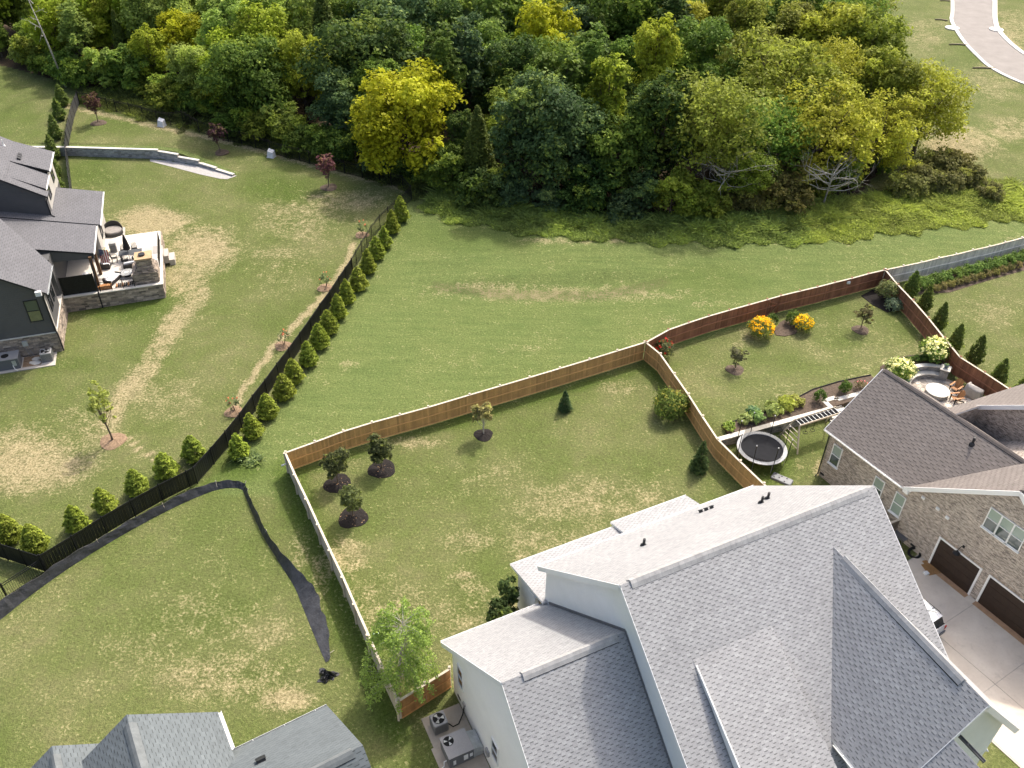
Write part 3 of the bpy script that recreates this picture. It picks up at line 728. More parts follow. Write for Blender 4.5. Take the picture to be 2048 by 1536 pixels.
w3 = lambda u, dv, z: BH.w(u, -3.35 - .146 * (u - 8.0) + dv, z)
mb = MB(); z5 = 5.0; vr3 = w3v - 5.5; zr_ = z5 + .72 * 5.5
mb.prism([w3(w3u, -1.2, -1), w3(w3u, -1.2, z5 + .72 * 1.1), w3(w3u, -5.5, zr_ - .12), w3(w3u, -10.5, z5 + .4), w3(w3u, -10.5, -1)], BH.u * 9 - BH.v * 1.3)
mb.prism([w3(4.7, -1.5, -1), w3(w3u + .2, -1.5, -1), w3(w3u + .2, -1.5, z5 + .72 * 1.5 - .2), w3(4.7, -1.5, z5 + .72 * 1.5 - .2)], BH.v * .2)
mb.build('far_wing_wall', BRICK, BHT)
RB = MB(); tabsB = []
pl = [[BH.w(-.35, .35, bzE), BH.w(-.35, -6.5, bzE), BH.w(buR, -10.87, bzR), BH.w(buR, .35, bzR)],
      [BH.w(2 * buR + .35, .35, bzE), BH.w(2 * buR + .35, -27, bzE), BH.w(buR, -27, bzR), BH.w(buR, .35, bzR)],
      [BH.w(-.3, -6.45, zG - gp * 6.55), BH.w(buR, -10.87, bzR), BH.w(6.75, vG, zG), BH.w(-.3, vG, zG)],
      [BH.w(-.3, -19.8, zG - gp * 6.8), BH.w(7.3, -19.8, zG - gp * 6.8), BH.w(7.3, vG, zG), BH.w(-.3, vG, zG)],
      [w3(8.6, 0, z5), w3(18, 0, z5), w3(18, -5.5, zr_), w3(8.6, -5.5, zr_)], [w3(4.7, 0, z5), w3(8.6, 0, z5), w3(8.6, -1.58, z5 + .72 * 1.58), w3(4.7, -1.58, z5 + .72 * 1.58)],
      [w3(8.6, -11, z5), w3(18, -11, z5), w3(18, -5.5, zr_), w3(8.6, -5.5, zr_)]]
for P in pl: roof_slab(RB, P, .16); shingles(P, tabsB, rs, .36, .17)
BROOF = RB.build('roof', TRIM, BHT); place_shingles(tabsB, BROOF, SHB, 0, rs)
ridge_cap(BHT, BH.w(buR, .2, bzR), BH.w(buR, -11, bzR), RIDB, .2, slope=.7); ridge_cap(BHT, BH.w(-.2, vG, zG), BH.w(7, vG, zG), RIDB, .2, slope=.75)
for a, b, w_, h_ in ((BH.w(-.32, -6.5, zG - gp * 6.5 - .13), BH.w(-.32, vG, zG - .13), .05, .30), (BH.w(-.32, -19.8, zG - gp * 6.8 - .13), BH.w(-.32, vG, zG - .13), .05, .30),
                     (w3(8.58, -1.4, z5 + .72 * 1.4 - .16), w3(8.58, -5.5, zr_ - .16), .05, .32), (BH.w(-.3, .36, bzE - .1), BH.w(buR, .36, bzR - .1), .04, .26)):
    mb = MB(); mb.beam(a, b, w_, h_); mb.build('rake_board', TRIM, BHT)
mb = MB(); mb.fbox(BH, -.36, -.02, -6.9, -6.5, bzE - .32, bzE - .02); mb.build('eave_return', TRIM, BHT)
gutter(BHT, BH.w(-.352, .35, bzE - .02), BH.w(-.352, -6.35, bzE - .02), -BH.u)
mb = MB(); mb.tube([BH.w(-.4, .05, bzE - .1), BH.w(-.08, .03, bzE - .5), BH.w(-.08, .03, LOW + .15), BH.w(-.3, .03, LOW + .05)], .055, 8); mb.build('downpipe', DTRIM, BHT)
for (v, z, h_) in ((-.9, 2.22, 1.78), (-4.65, 2.2, 1.72), (-6.4, 2.17, 1.82)):
    window(BHT, BH.w(-.004, v, z), BH.v, z_, -BH.u, .82, h_, TRIM, GLASSG, GLASSM if v > -6 else GLASSG, .06, sill=True)
for v in (-12.2, -13.02, -13.84): window(BHT, BH.w(-.004, v, 5.92), BH.v, z_, -BH.u, .84, 1.66, TRIM, GLASSG, GLASSM, .06, sill=True)
for (v0, v1) in ((-9.884, -12.808), (-13.557, -18.2)):
    dm = MB(); zt = LOW + 2.5
    dm.fbox(BH, -.02, .0, v1, v0, LOW, zt)
    for r in range(4): dm.fbox(BH, -.035, -.019, v1 + .04, v0 - .04, LOW + .03 + r * .62, LOW + .61 + r * .62)
    d = dm.build('garage_door', DOORB, BHT)
    fm = MB(); fm.fbox(BH, -.07, -.004, v0, v0 + .13, LOW, zt + .12); fm.fbox(BH, -.07, -.004, v1 - .13, v1, LOW, zt + .12); fm.fbox(BH, -.068, -.004, v1, v0, zt, zt + .12); fm.build('door_frame', TRIM, BHT)
    sm = MB()        # soldier course over the door
    n_ = int((v0 - v1 + .3) / .085)
    for q in range(n_): sm.fbox(BH, -.016, -.003, v1 - .15 + q * .085, v1 - .15 + q * .085 + .07, zt + .125, zt + .33, tone=.3 + .5 * rng.random())
    sm.build('soldier_course', STONE, BHT)
    cm = MB(); cm.fbox(BH, -.45, -.02, v1 - .1, v0 + .1, LOW - .02, LOW + .062); cm.build('threshold', M('tan_threshold', (.42, .26, .15), .85), BHT)
mb = MB(); lp = BH.w(-.004, -11.35, 2.75)
mb.tube([lp, lp - BH.u * .3 + [0, 0, .18], lp - BH.u * .55 + [0, 0, .1], lp - BH.u * .6 - [0, 0, .05]], .022, 6); mb.lathe(lp - BH.u * .6 - [0, 0, .3], [(.24, 0), (.22, .05), (.10, .17), (.05, .27)], 16); mb.lathe(lp - BH.u * .02, [(.08, -.06), (.08, .06)], 8); mb.build('barn_lamp', BLACKM, BHT)
for (v, z) in ((-7.8, 4.03), (-8.93, 4.02), (-9.7, 3.89)):
    mb = MB(); mb.fbox(BH, -.08, -.003, v - .12, v + .12, z - .1, z + .1); mb.fbox(BH, -.13, -.07, v - .09, v + .09, z - .02, z + .07); mb.build('wall_vent', TRIM, BHT)
mb = MB(); mb.fbox(BH, -.03, -.001, -.45, -.1, LOW + .25, LOW + .42); mb.fbox(BH, -.03, -.006, -8.6, -8.2, LOW + .3, LOW + .48); mb.build('crawl_vent', DTRIM, BHT)
pipe_vent(BHT, BH.w(3.63, -7.68, bzE + bp * (3.63 + .35)), .55, .08)

# ---- dark house on the left ----------------------------------------------------
LH = Frame(18.0, -38.363, 61.563)
LHT = thing('dark_house', 'charcoal lap sided house with dark shingle roofs and brown stone base beside the furnished patio', 'house', LH.w(-3, 6, 0))
def stones(parent, fr, along, fixed, a0, a1, z0, z1, outward, solo=True, hmin=.10, hmax=.19):
    """ledge stones on a vertical wall; along 'u' or 'v'"""
    bed = MB(); e = fr.u if along == 'u' else fr.v; f = fr.v if along == 'u' else fr.u; out = f * outward
    org = fr.o + f * fixed
    z = z0; acc = MB()
    while z < z1 - .03:
        h = min(rng.uniform(hmin, hmax), z1 - z); a = a0 - rng.uniform(0, .2)
        while a < a1:
            w_ = rng.uniform(.26, .75); s0, s1 = max(a, a0), min(a + w_, a1); a += w_
            if s1 - s0 < .04: continue
            dpt = rng.uniform(.025, .075); m = MB(); t = float(np.clip(rng.normal(.55, .28), 0, 1))
            c = org + e * (s0 + s1) / 2 + out * dpt / 2 + np.array([0, 0, z + h / 2]); g = .007
            (m if solo else acc).box(c, e * ((s1 - s0) / 2 - g), out * (dpt / 2 + .01), np.array([0, 0, h / 2 - g]), t)
            if solo: m.build('stone', STONE, parent, fix=False)
        z += h
    if not solo: acc.build('stone_facing', STONE, parent, fix=False, kind='stuff')
lzE = 5.9; lp_ = .66; lridge = -5.6
mb = MB(); zl = lambda u: lzE + lp_ * (.4 - u) - .18
mb.prism([LH.w(0, 0, 1.93), LH.w(0, 0, zl(0)), LH.w(lridge, 0, zl(lridge)), LH.w(2 * lridge, 0, zl(0)), LH.w(2 * lridge, 0, 1.93)], LH.v * 4.3)
mb.build('front_wing_wall', DSIDE, LHT)
mb = MB(); mb.fbox(LH, -11.2, .0, 0.0, 14, -.5, 1.93); base_o = mb.build('stone_base', MORTAR, LHT)
stones(base_o, LH, 'u', 0.0, -5.2, 0.02, -.05, 1.9, -1); stones(base_o, LH, 'v', 0.0, 0.0, 5.95, -.05, 1.9, 1, solo=False)
mb = MB(); mb.fbox(LH, -11.2, .09, -.09, 6, 1.9, 1.98); mb.build('water_table', CAPS, LHT)
# main single storey part with covered porch
mzE, msl = 5.0, .25
mb = MB(); mb.fbox(LH, -9, .02, 5.8, 19.3, 1.0, 5.6); mb.fbox(LH, .02, 3.2, 13.2, 19.2, -.3, mzE - .1); mb.build('main_wall', DSIDE, LHT)
mb = MB(); mb.fbox(LH, 3.0, 3.26, 12.6, 19.3, 1.4, mzE - .12); mb.fbox(LH, .0, 3.1, 13.05, 13.2, 1.4, mzE - .1); mb.build('patio_wall', LSIDE, LHT)
window(LHT, LH.w(3.26, 15.2, 3.3), LH.v, z_, LH.u, 1.3, 1.8, DTRIM, GLASSD, GLASSD, .07)
RD = MB(); tabsD = []
z_m = lambda u, e: mzE + msl * (e - u)
pl = [[LH.w(.45, -.35, lzE), LH.w(.45, 4.4, lzE), LH.w(lridge, 12, lzE + lp_ * (.45 - lridge)), LH.w(lridge, -.35, lzE + lp_ * (.45 - lridge))],
      [LH.w(2 * lridge - .45, -.35, lzE), LH.w(2 * lridge - .45, 4.4, lzE), LH.w(lridge, 12, lzE + lp_ * (.45 - lridge)), LH.w(lridge, -.35, lzE + lp_ * (.45 - lridge))],
      [LH.w(3.45, 7.05, mzE), LH.w(3.45, 12.4, mzE), LH.w(-9, 12.4, z_m(-9, 3.45)), LH.w(-9, 7.05, z_m(-9, 3.45))],
      [LH.w(3.8, 12.4, mzE - .0), LH.w(3.8, 19.45, mzE), LH.w(-9, 19.45, z_m(-9, 3.8)), LH.w(-9, 12.4, z_m(-9, 3.8))]]
# upper storey: three stepped roof strips
usl = .655
for (v0, v1, zz, sl) in ((13.2, 14.35, 7.98, .655), (14.35, 17.55, 8.06, .50), (17.55, 21.9, 8.0, .675)):
    pass
pl += [[LH.w(.05, 13.2, 7.98), LH.w(.05, 14.3, 7.98), LH.w(-7, 14.3, 7.98 + usl * 7.05), LH.w(-7, 13.2, 7.98 + usl * 7.05)],
       [LH.w(-.1, 14.3, 8.28), LH.w(-.1, 17.45, 8.28), LH.w(-2.9, 17.45, 9.90), LH.w(-2.9, 14.3, 9.90)],
       [LH.w(-2.9, 14.3, 9.925), LH.w(-2.9, 17.45, 9.925), LH.w(-7, 17.45, 7.98 + usl * 7.05), LH.w(-7, 14.3, 7.98 + usl * 7.05)],
       [LH.w(.05, 17.45, 8.62), LH.w(.05, 21.9, 8.62), LH.w(-3.1, 21.9, 10.05), LH.w(-3.1, 17.45, 10.05)],
       [LH.w(-3.1, 17.45, 10.06), LH.w(-3.1, 21.9, 10.06), LH.w(-7, 21.9, 7.98 + usl * 7.05), LH.w(-7, 17.45, 7.98 + usl * 7.05)]]
for P in pl: roof_slab(RD, P, .16); shingles(P, tabsD, rs, .36, .17)
DROOF = RD.build('roof', DTRIM, LHT); place_shingles(tabsD, DROOF, SHD, 0, rs)
mb = MB(); mb.prism([LH.w(-.25, 13.5, 4), LH.w(-.25, 13.5, 7.98), LH.w(-7, 13.5, 7.8 + usl * 6.75), LH.w(-7, 13.5, 4)], LH.v * 8.1); mb.build('upper_wall', DSIDE, LHT)
mb = MB(); mb.fbox(LH, -.27, -.235, 14.6, 21.5, 5.7, 8.25); mb.build('upper_side_wall', LSIDE, LHT)
for v in (15.9, 19.6): window(LHT, LH.w(-.235, v, 7.2), LH.v, z_, LH.u, 1.2, 1.1, DTRIM, GLASSD, GLASSD, .06)
for (u0, v0, v1, zz) in ((.46, -.35, 4.3, lzE), (3.46, 7.05, 12.35, mzE), (3.81, 12.42, 19.45, mzE), (.06, 17.5, 21.9, 8.62), (-.09, 14.35, 17.4, 8.28)):
    gutter(LHT, LH.w(u0, v0, zz - .02), LH.w(u0, v1, zz - .02), LH.u, TRIM if u0 != .46 else GALVL)
# porch gable board and soffit under the main near rake
mb = MB(); mb.prism([LH.w(3.4, 7.12, mzE - .15), LH.w(3.4, 7.12, mzE - .55), LH.w(-.0, 7.12, 4.6), LH.w(-3.6, 7.12, 5.6), LH.w(-3.6, 7.12, z_m(-3.6, 3.45) - .18)], LH.v * .2); mb.build('porch_gable', DSIDE, LHT)
mb = MB(); mb.fbox(LH, 2.95, 3.2, 6.75, 7.0, 1.5, mzE - .2); mb.build('porch_column', M('brown_wood', (.15, .085, .045), .7), LHT)
mb = MB(); mb.fbox(LH, 2.95, 3.22, 9.3, 9.57, 1.5, mzE - .2); mb.build('porch_column', M('brown_wood', (.15, .085, .045), .7), LHT)
for pts in ([LH.w(.1, -.12, lzE - .2), LH.w(.02, -.13, lzE - .6), LH.w(.05, -.13, 2.1), LH.w(.12, -.2, 1.9), LH.w(.12, -.2, .1)], [LH.w(3.4, 6.98, mzE - .1), LH.w(3.1, 6.6, mzE - .6), LH.w(3.02, 5.86, 1.3), LH.w(3.02, 5.86, .05)],
            [LH.w(.0, 13.3, 7.8), LH.w(-.2, 13.35, 7.5), LH.w(-.2, 13.4, 6.1), LH.w(.1, 13.2, 5.95)]):
    mb = MB(); mb.tube(pts, .065, 8); mb.build('downpipe', DTRIM, LHT)
window(LHT, LH.w(-1.06, 0, 4.27), LH.u, z_, -LH.v, 1.02, 2.06, DTRIM, GLASSM, M('reflecting_pane', (.16, .17, .10), .15, spec=.8), .055)
for v in (1.6, 3.2): window(LHT, LH.w(0, v, 4.2), LH.v, z_, LH.u, .95, 1.9, DTRIM, GLASSD, GLASSD, .06)
mb = MB(); mb.fbox(LH, -.45, .35, -.5, -.38, 5.72, 6.28) if False else mb.box(LH.w(-.12, -.5, 6.08), LH.u * .22, LH.v * .13, z_ * .2); mb.build('floodlight', CUSH, LHT)
mb = MB(); mb.fbox(LH, .02, .12, .05, 5.9, 1.98, 5.6) if False else mb.fbox(LH, .0, .06, -.06, .3, 2.0, 5.7); mb.build('corner_board', LSIDE, LHT)
ns = np.cross(LH.v, LH.u * -1 + 0); nsl = LH.u * usl + z_; nsl /= np.linalg.norm(nsl); ssl = np.cross(nsl, LH.v)
for i, v in enumerate((18.3, 18.75, 19.2)): box_vent(LHT, LH.w(-2.35, v, 8.62 + .454 * 2.4), LH.v, ssl, nsl, sz=.15)
mb = MB(); b_ = LH.w(-3.6, 20.2, 7.98 + usl * 3.65); mb.lathe(b_, [(.16, -.1), (.14, .05), (.06, .12)], 8); mb.lathe(b_, [(.05, 0), (.05, .6)], 8); mb.build('vent_pipe', PIPE, LHT)

# ---- house at the foot of the picture -----------------------------------------
BL = Frame(31.0, *at(654, 1411, 5)[:2])
BLT = thing('corner_house', 'blue-green grey shingled house with stepped gables beside the open lawn', 'house', BL.w(-4, -5, 0))
RG = MB(); tabsG = []
gz, grv, grz = 5.0, -5.7, 9.9
m0 = BL.loc(at(435.8, 1424, 6)); mu, mv = m0[0], m0[1]      # main gable right eave far corner
mr, mz = mu - 3.63, 8.75                                     # its ridge
sl = (mz - 6.0) / 3.63
pl = [[BL.w(0, 0, gz), BL.w(-8.5, 0, gz), BL.w(-8.5, grv, grz), BL.w(0, grv, grz)],
      [BL.w(0, 2 * grv, gz), BL.w(-8.5, 2 * grv, gz), BL.w(-8.5, grv, grz), BL.w(0, grv, grz)],
      [BL.w(mu, mv, 6.0), BL.w(mu, mv - 9, 6.0), BL.w(mr, mv - 9, mz), BL.w(mr, mv, mz)],
      [BL.w(mr - 4.6, mv, mz - sl * 4.6), BL.w(mr - 4.6, mv - 9, mz - sl * 4.6), BL.w(mr, mv - 9, mz), BL.w(mr, mv, mz)],
      ]
a2 = BL.loc(at(104, 1492, 7.6)); lu, lv, lz = a2[0], a2[1], 7.6   # lower left gable ridge end
pl += [[BL.w(lu + 3.2, lv, lz - sl * 3.2), BL.w(lu + 3.2, lv - 7, lz - sl * 3.2), BL.w(lu, lv - 7, lz), BL.w(lu, lv, lz)], [BL.w(lu - 3.2, lv, lz - sl * 3.2), BL.w(lu - 3.2, lv - 7, lz - sl * 3.2), BL.w(lu, lv - 7, lz), BL.w(lu, lv, lz)]]
for P in pl: roof_slab(RG, P, .15); shingles(P, tabsG, rs, .30, .150)
GROOF = RG.build('roof', TRIM, BLT); place_shingles(tabsG, GROOF, SHG, 300, rs)
ridge_cap(BLT, BL.w(mr, mv - .5, mz), BL.w(mr, mv - 8.5, mz), RIDG, .30, slope=.75); ridge_cap(BLT, BL.w(-.5, grv, grz), BL.w(-8, grv, grz), RIDG, .26, slope=.8); ridge_cap(BLT, BL.w(lu, lv - .5, lz), BL.w(lu, lv - 6, lz), RIDG, .24, slope=.75)
gutter(BLT, BL.w(mu + .002, mv, 5.98), BL.w(mu + .002, mv - 2.2, 5.98), BL.u, w=.16); gutter(BLT, BL.w(0, .002, gz - .02), BL.w(-5.2, .002, gz - .02), BL.v, GALVL, w=.1)
GW = M('pale_wall', (.52, .52, .50), .7)
mb = MB(); mb.prism([BL.w(-.4, -.5, -.5), BL.w(-.4, -.5, gz + .1), BL.w(-.4, grv, grz - .25), BL.w(-.4, 2 * grv + .5, gz + .1), BL.w(-.4, 2 * grv + .5, -.5)], -BL.u * 8); mb.build('wall', GW, BLT)
mb = MB(); mb.prism([BL.w(mu - .5, mv - .4, -.5), BL.w(mu - .5, mv - .4, 6.1), BL.w(mr, mv - .4, mz - .25), BL.w(mr - 4.1, mv - .4, mz - sl * 4.1 - .25), BL.w(mr - 4.1, mv - .4, -.5)], -BL.v * 8); mb.build('wall', GW, BLT)
mb = MB(); mb.prism([BL.w(lu + 2.8, lv - .4, -.5), BL.w(lu + 2.8, lv - .4, lz - sl * 2.8 - .25), BL.w(lu, lv - .4, lz - .25), BL.w(lu - 2.8, lv - .4, lz - sl * 2.8 - .25), BL.w(lu - 2.8, lv - .4, -.5)], -BL.v * 6); mb.build('wall', GW, BLT)
sg = (grz - gz) / -grv; nf2 = BL.v * sg + z_; nf2 /= np.linalg.norm(nf2); bv = BL.loc(at(523, 1523, 7.2))
box_vent(BLT, BL.w(bv[0], bv[1], grz - sg * (bv[1] - grv)), BL.u, np.cross(nf2, BL.u), nf2, sz=.2)

# ------------------------------------------------------------------ fences
def top_pts(L, h):            # photo pixels of the fence top -> ground points
    out = []
    for p in L:
        q = G(p[0], p[1], h); out.append(q)
    return out
def densify(P, step):
    out = [P[0]]
    for a, b in zip(P[:-1], P[1:]):
        n = max(1, int(round(np.linalg.norm((b - a)[:2]) / step)))
        for i in range(1, n + 1):
            q = a + (b - a) * i / n; q = np.array([q[0], q[1], hz(q[0], q[1])]); out.append(q)
    return out
def wood_fence(name, label, P, h, mat, side, postmat, capmat, group=None, rails=(.12, .95), step=2.3, poststop=.06, gate=None):
    P = densify(P, step); T = thing(name, label, 'fence', P[0], group)
    for i, p in enumerate(P):
        en = P[min(i + 1, len(P) - 1)] - P[max(i - 1, 0)]; en = en / np.linalg.norm(en[:2]); p = p - np.array([-en[1], en[0], 0]) * side * .085
        m = MB(); m.box(p + [0, 0, (h + poststop) / 2 - .15], (.055, 0, 0), (0, .055, 0), (0, 0, (h + poststop) / 2 + .15)); m.box(p + [0, 0, h + poststop + .02], (.075, 0, 0), (0, .075, 0), (0, 0, .02)); m.build('post', postmat, T, fix=False)
    for i, (a, b) in enumerate(zip(P[:-1], P[1:])):
        d = (b - a); L = np.linalg.norm(d[:2]); e = d / L; e2 = np.array([e[0], e[1], 0]); nrm = np.array([-e2[1], e2[0], 0]) * side
        m = MB(); n = max(2, int(L / .145)); w = L / n
        for k in range(n):
            c = a + e * (w * (k + .5)); dz = rng.normal() * .006
            m.box(c - nrm * .02 + [0, 0, h / 2 + .02 + dz], e2 * (w / 2 - .004), nrm * .010, (0, 0, h / 2 - .03), tone=float(np.clip(rng.normal(.5, .22), 0, 1)))
        m.build('picket_panel', mat, T, fix=False, kind='stuff')
        for r in rails:
            m = MB(); m.tone = 1.25; m.beam(a + [0, 0, r] + nrm * .022, b + [0, 0, r] + nrm * .022, .045, .09); m.build('rail', mat, T, fix=False)
        m = MB(); m.tone = float(rng.uniform(.35, .7)); m.beam(a + [0, 0, h + .015], b + [0, 0, h + .015], .14, .035); m.build('cap_rail', capmat, T, fix=False)
    return T, P
FH = 1.85
A_ = top_pts([(571.8, 905.5), (630.4, 884.4), (687.5, 863), (744.6, 845.4), (800.3, 830.2), (857.4, 814.6), (940, 790), (1060, 755), (1180, 719), (1290, 685)], FH)
wood_fence('wooden_fence', 'tan cedar privacy fence along the meadow behind the white house lawn', A_, FH, TAN, -1, PALEW, PALEW)
B_ = [A_[0] + [.0, -.1, 0]] + top_pts([(590.2, 950), (613.7, 998.6), (636.8, 1049.6), (660.5, 1100.9), (686.3, 1154.5), (709.8, 1208.7), (737, 1270), (765, 1335), (796, 1402)], FH)
B_[0][2] = 0
wood_fence('wooden_fence', 'pale weathered privacy fence running from the cedar corner past the leaning black fabric', B_, FH, PALEW, 1, PALEW, PALEW)
Gt = [B_[-1] + [.1, .05, 0], W.w(-.06, .3, 0)]
wood_fence('wooden_fence', 'short orange-brown fence joining the white house corner beside the drooping birch', Gt, FH, M('orange_cedar', (.44, .225, .085), .75, tone=.2), -1, PALEW, PALEW, step=1.7)
E_ = [A_[-1] + [.12, -.08, 0]] + top_pts([(1320, 708), (1347.5, 747.6), (1376, 788.5), (1404, 832.4), (1435, 878.7), (1479, 922.6), (1526.4, 967.5), (1575, 1015)], FH)
wood_fence('wooden_fence', 'tan cedar fence dividing the two back lawns, descending beside the trampoline', E_, FH, TAN, -1, PALEW, PALEW)
C_ = [A_[-1] + [.2, .1, 0]] + top_pts([(1338, 659.6), (1378.5, 645.4), (1418.7, 632.2), (1459.6, 620.5), (1499, 609.6), (1535.6, 599.3), (1563, 591.3), (1601.3, 582.2), (1636, 574), (1670.7, 565), (1705, 556.6), (1738, 547.5), (1769.3, 540.2)], FH)
wood_fence('wooden_fence', 'red-brown stained fence with cross-braced gate along the meadow', C_, FH, RED, -1, RED, PALEW)
# braced gate in the red fence
gt = thing('fence_gate', 'narrow red-brown gate with crossed braces set in the stained fence', 'gate', C_[7])
ga, gb = C_[6] + np.array([.1, -.14, 0]), C_[7] + np.array([-.1, -.14, 0])
m = MB(); m.beam(ga + [0, 0, .1], gb + [0, 0, .95], .04, .09); m.build('brace', RED, gt); m = MB(); m.beam(ga + [0, 0, 1.75], gb + [0, 0, 1.0], .042, .09); m.build('brace', RED, gt)
for q in (ga, gb): m = MB(); m.beam(q + [0, 0, .05], q + [0, 0, 1.9], .06, .06, upv=(1, 0, 0)); m.build('stile', RED, gt)
D_ = [C_[-1] + [.08, -.08, 0]] + top_pts([(1795, 569.4), (1824.8, 600.4), (1855.9, 635.9), (1888, 676), (1920, 714.8), (1968, 745), (2018, 778), (2075, 815)], FH)
wood_fence('wooden_fence', 'red-brown stained fence running from the lawn corner past the round stone patio', D_, FH, RED, -1, RED, PALEW)
GF_ = [C_[-1] + [.15, .05, 0]] + top_pts([(1844, 524.8), (1879, 516), (1913.6, 508.8), (1947, 500.4), (1980, 493), (2011.5, 485), (2045, 476), (2100, 462), (2200, 436)], FH)
wood_fence('wooden_fence', 'silver-grey weathered fence behind the clipped round hedge', GF_, FH, GREYW, -1, GREYW, PALEW)

def black_fence(name, label, P, h, solid, step=1.95):
    P = densify(P, step); T = thing(name, label, 'fence', P[0])
    for p in P:
        m = MB(); m.box(p + [0, 0, h / 2 - .1], (.034, 0, 0), (0, .034, 0), (0, 0, h / 2 + .14)); m.lathe(p + [0, 0, h + .04], [(.045, 0), (.045, .02), (.01, .05)], 6); m.build('post', BLACKM, T, fix=False)
    for a, b in zip(P[:-1], P[1:]):
        d = b - a; L = np.linalg.norm(d[:2]); e = d / L; e2 = np.array([e[0], e[1], 0]); nr = np.array([-e2[1], e2[0], 0])
        for z in (.12, h - .22, h - .05):
            m = MB(); m.beam(a + [0, 0, z], b + [0, 0, z], .03, .04); m.build('rail', BLACKM, T, fix=False)
        m = MB(); n = int(L / (.125 if not solid else .10)); w = L / n
        for k in range(n):
            c = a + e * (w * (k + .5))
            if solid: m.box(c + [0, 0, h / 2 + .02] + nr * .01 * (k % 2), e2 * (w / 2 - .003), nr * .008, (0, 0, h / 2 - .06), tone=rng.random())
            else: m.box(c + [0, 0, h / 2 + .0], e2 * .009, nr * .009, (0, 0, h / 2 - .02))
        m.build('slat_panel' if solid else 'baluster_panel', BLKSL if solid else BLACKM, T, fix=False, kind='stuff')
    return T, P
BLKSL = M('black_slat', (.010, .011, .013), .42, tone=.35, nz=(1., .15), spec=.5)
BFH = 1.62
bf = top_pts([(78, 1110), (141.8, 1071.7), (201.7, 1034), (259.8, 1000), (316, 969), (371, 941.8), (386, 934), (420, 895.7), (449.3, 862), (478, 826.3), (504, 790.5), (529, 759), (553, 726.5), (576.6, 695.4), (598.8, 665.3), (619.5, 636.7), (639, 608), (659, 581), (676.8, 553.7), (702, 517)], BFH)
black_fence('black_privacy_fence', 'glossy black slatted privacy fence curving between the dark house lawn and the meadow', bf, BFH, True)
bf2 = [bf[-1] + [.03, .03, 0]] + top_pts([(711, 500.8), (742, 450.7), (758.5, 429.8), (774.8, 414.2), (804.7, 388.8), (822, 372)], BFH)
black_fence('black_picket_fence', 'open black metal fence stretch beside the last conifers at the wood edge', bf2, BFH, False)
bb = [bf2[-1] + [-.02, .05, 0]] + [G(*p) for p in [(806, 378), (760, 364), (725, 356), (690, 347), (640, 334), (600, 322), (573, 316), (541, 306), (512, 296), (484, 288), (430, 276), (399, 265), (370, 257), (342, 251), (316, 246), (288, 238), (262, 231), (234, 225), (200, 216), (160, 208)]]
black_fence('black_picket_fence', 'open black metal fence along the foot of the woods above the grey block wall', bb, BFH, False)
sd_ = [bb[-1] + [-.05, 0, 0]] + [G(*p) for p in [(150, 232), (143, 262), (138, 290), (136, 312), (140, 345), (144, 380), (150, 420)]]
_k = BLKSL; BLKSL = M('sunlit_slat', (.095, .095, .10), .45, tone=.25, nz=(1., .15), spec=.5)  # black slats coloured grey to paint the sun's sheen on them
black_fence('black_privacy_fence', 'dark slatted fence climbing from the dark house to the woods across the grey wall', sd_, BFH, True)
BLKSL = _k
st_ = top_pts([(-60, 1070), (0, 1087), (76, 1111)], BFH)
black_fence('black_privacy_fence', 'short black slatted fence behind two rounded conifers at the lawn corner', st_, BFH, True)
op_ = [bf[0] + [-.03, -.05, 0]] + top_pts([(0, 1167), (-80, 1222)], 1.35)
black_fence('black_picket_fence', 'low open black metal fence beside the fallen black silt fabric', op_, 1.3, False)

# silt fence: a leaning strip of black fabric on stakes
def silt(name, label, P, hs, leans):
    P2 = smooth_line(P, 9); n = len(P2); T = thing(name, label, 'silt fence', (P2[0][0], P2[0][1], 0)); rows = 5
    m = MB(); rings = []
    cum = np.linspace(0, len(P) - 1, n)
    for i, p in enumerate(P2):
        t = P2[min(i + 1, n - 1)] - P2[max(i - 1, 0)]; t = t / np.linalg.norm(t); nr = np.array([-t[1], t[0]])
        h = float(np.interp(cum[i], range(len(P)), hs)) * (1 + .10 * math.sin(i * .8) * math.sin(i * .35)); ln = float(np.interp(cum[i], range(len(P)), leans))
        wob = .03 * math.sin(i * .9) + .02 * math.sin(i * 2.3); r = []
        for k in range(rows):
            f = k / (rows - 1); q = p + nr * (ln * f * h + wob * math.sin(f * 3.1) + .012 * rng.normal() * f)
            r.append((q[0], q[1], hz(q[0], q[1]) + .015 + h * f * math.sqrt(max(.03, 1 - min(ln * ln, .97))) + .015 * rng.random()))
        for q in r[::-1]: pass
        rings.append(r + [(a - nr[0] * .012, b - nr[1] * .012, c - .006) for a, b, c in r[::-1]])
    m.loft(rings, True); m.build('fabric', SILT, T, smooth=False)
    for i in range(4, n, 15):
        p = P2[i]; m = MB(); z0 = hz(p[0], p[1]); t = P2[min(i + 1, n - 1)] - P2[i - 1]; t = t / np.linalg.norm(t); nr = np.array([-t[1], t[0], 0]); ln = float(np.interp(cum[i], range(len(P)), leans))
        q = np.array([p[0], p[1], z0]); m.beam(q - [0, 0, .1] + nr * -.03, q + nr * (ln * .75 - .03) + [0, 0, .72 * math.sqrt(max(.05, 1 - min(ln * ln, .95)))], .035, .035, upv=(1, 0, 0)); m.build('stake', PALEW, T, fix=False)
silt('silt_fence', 'sagging black silt fabric strip curving round the open lawn below the black fence', [G(*p)[:2] for p in [(-40, 1262), (0, 1240), (60, 1192), (140, 1135), (220, 1085), (300, 1040), (370, 1005), (430, 981), (470, 976), (487, 981)]], [.95, .95, .8, .7, .65, .65, .65, .6, .5, .5], [.55, .5, .45, .4, .4, .4, .5, .6, .7, .7])
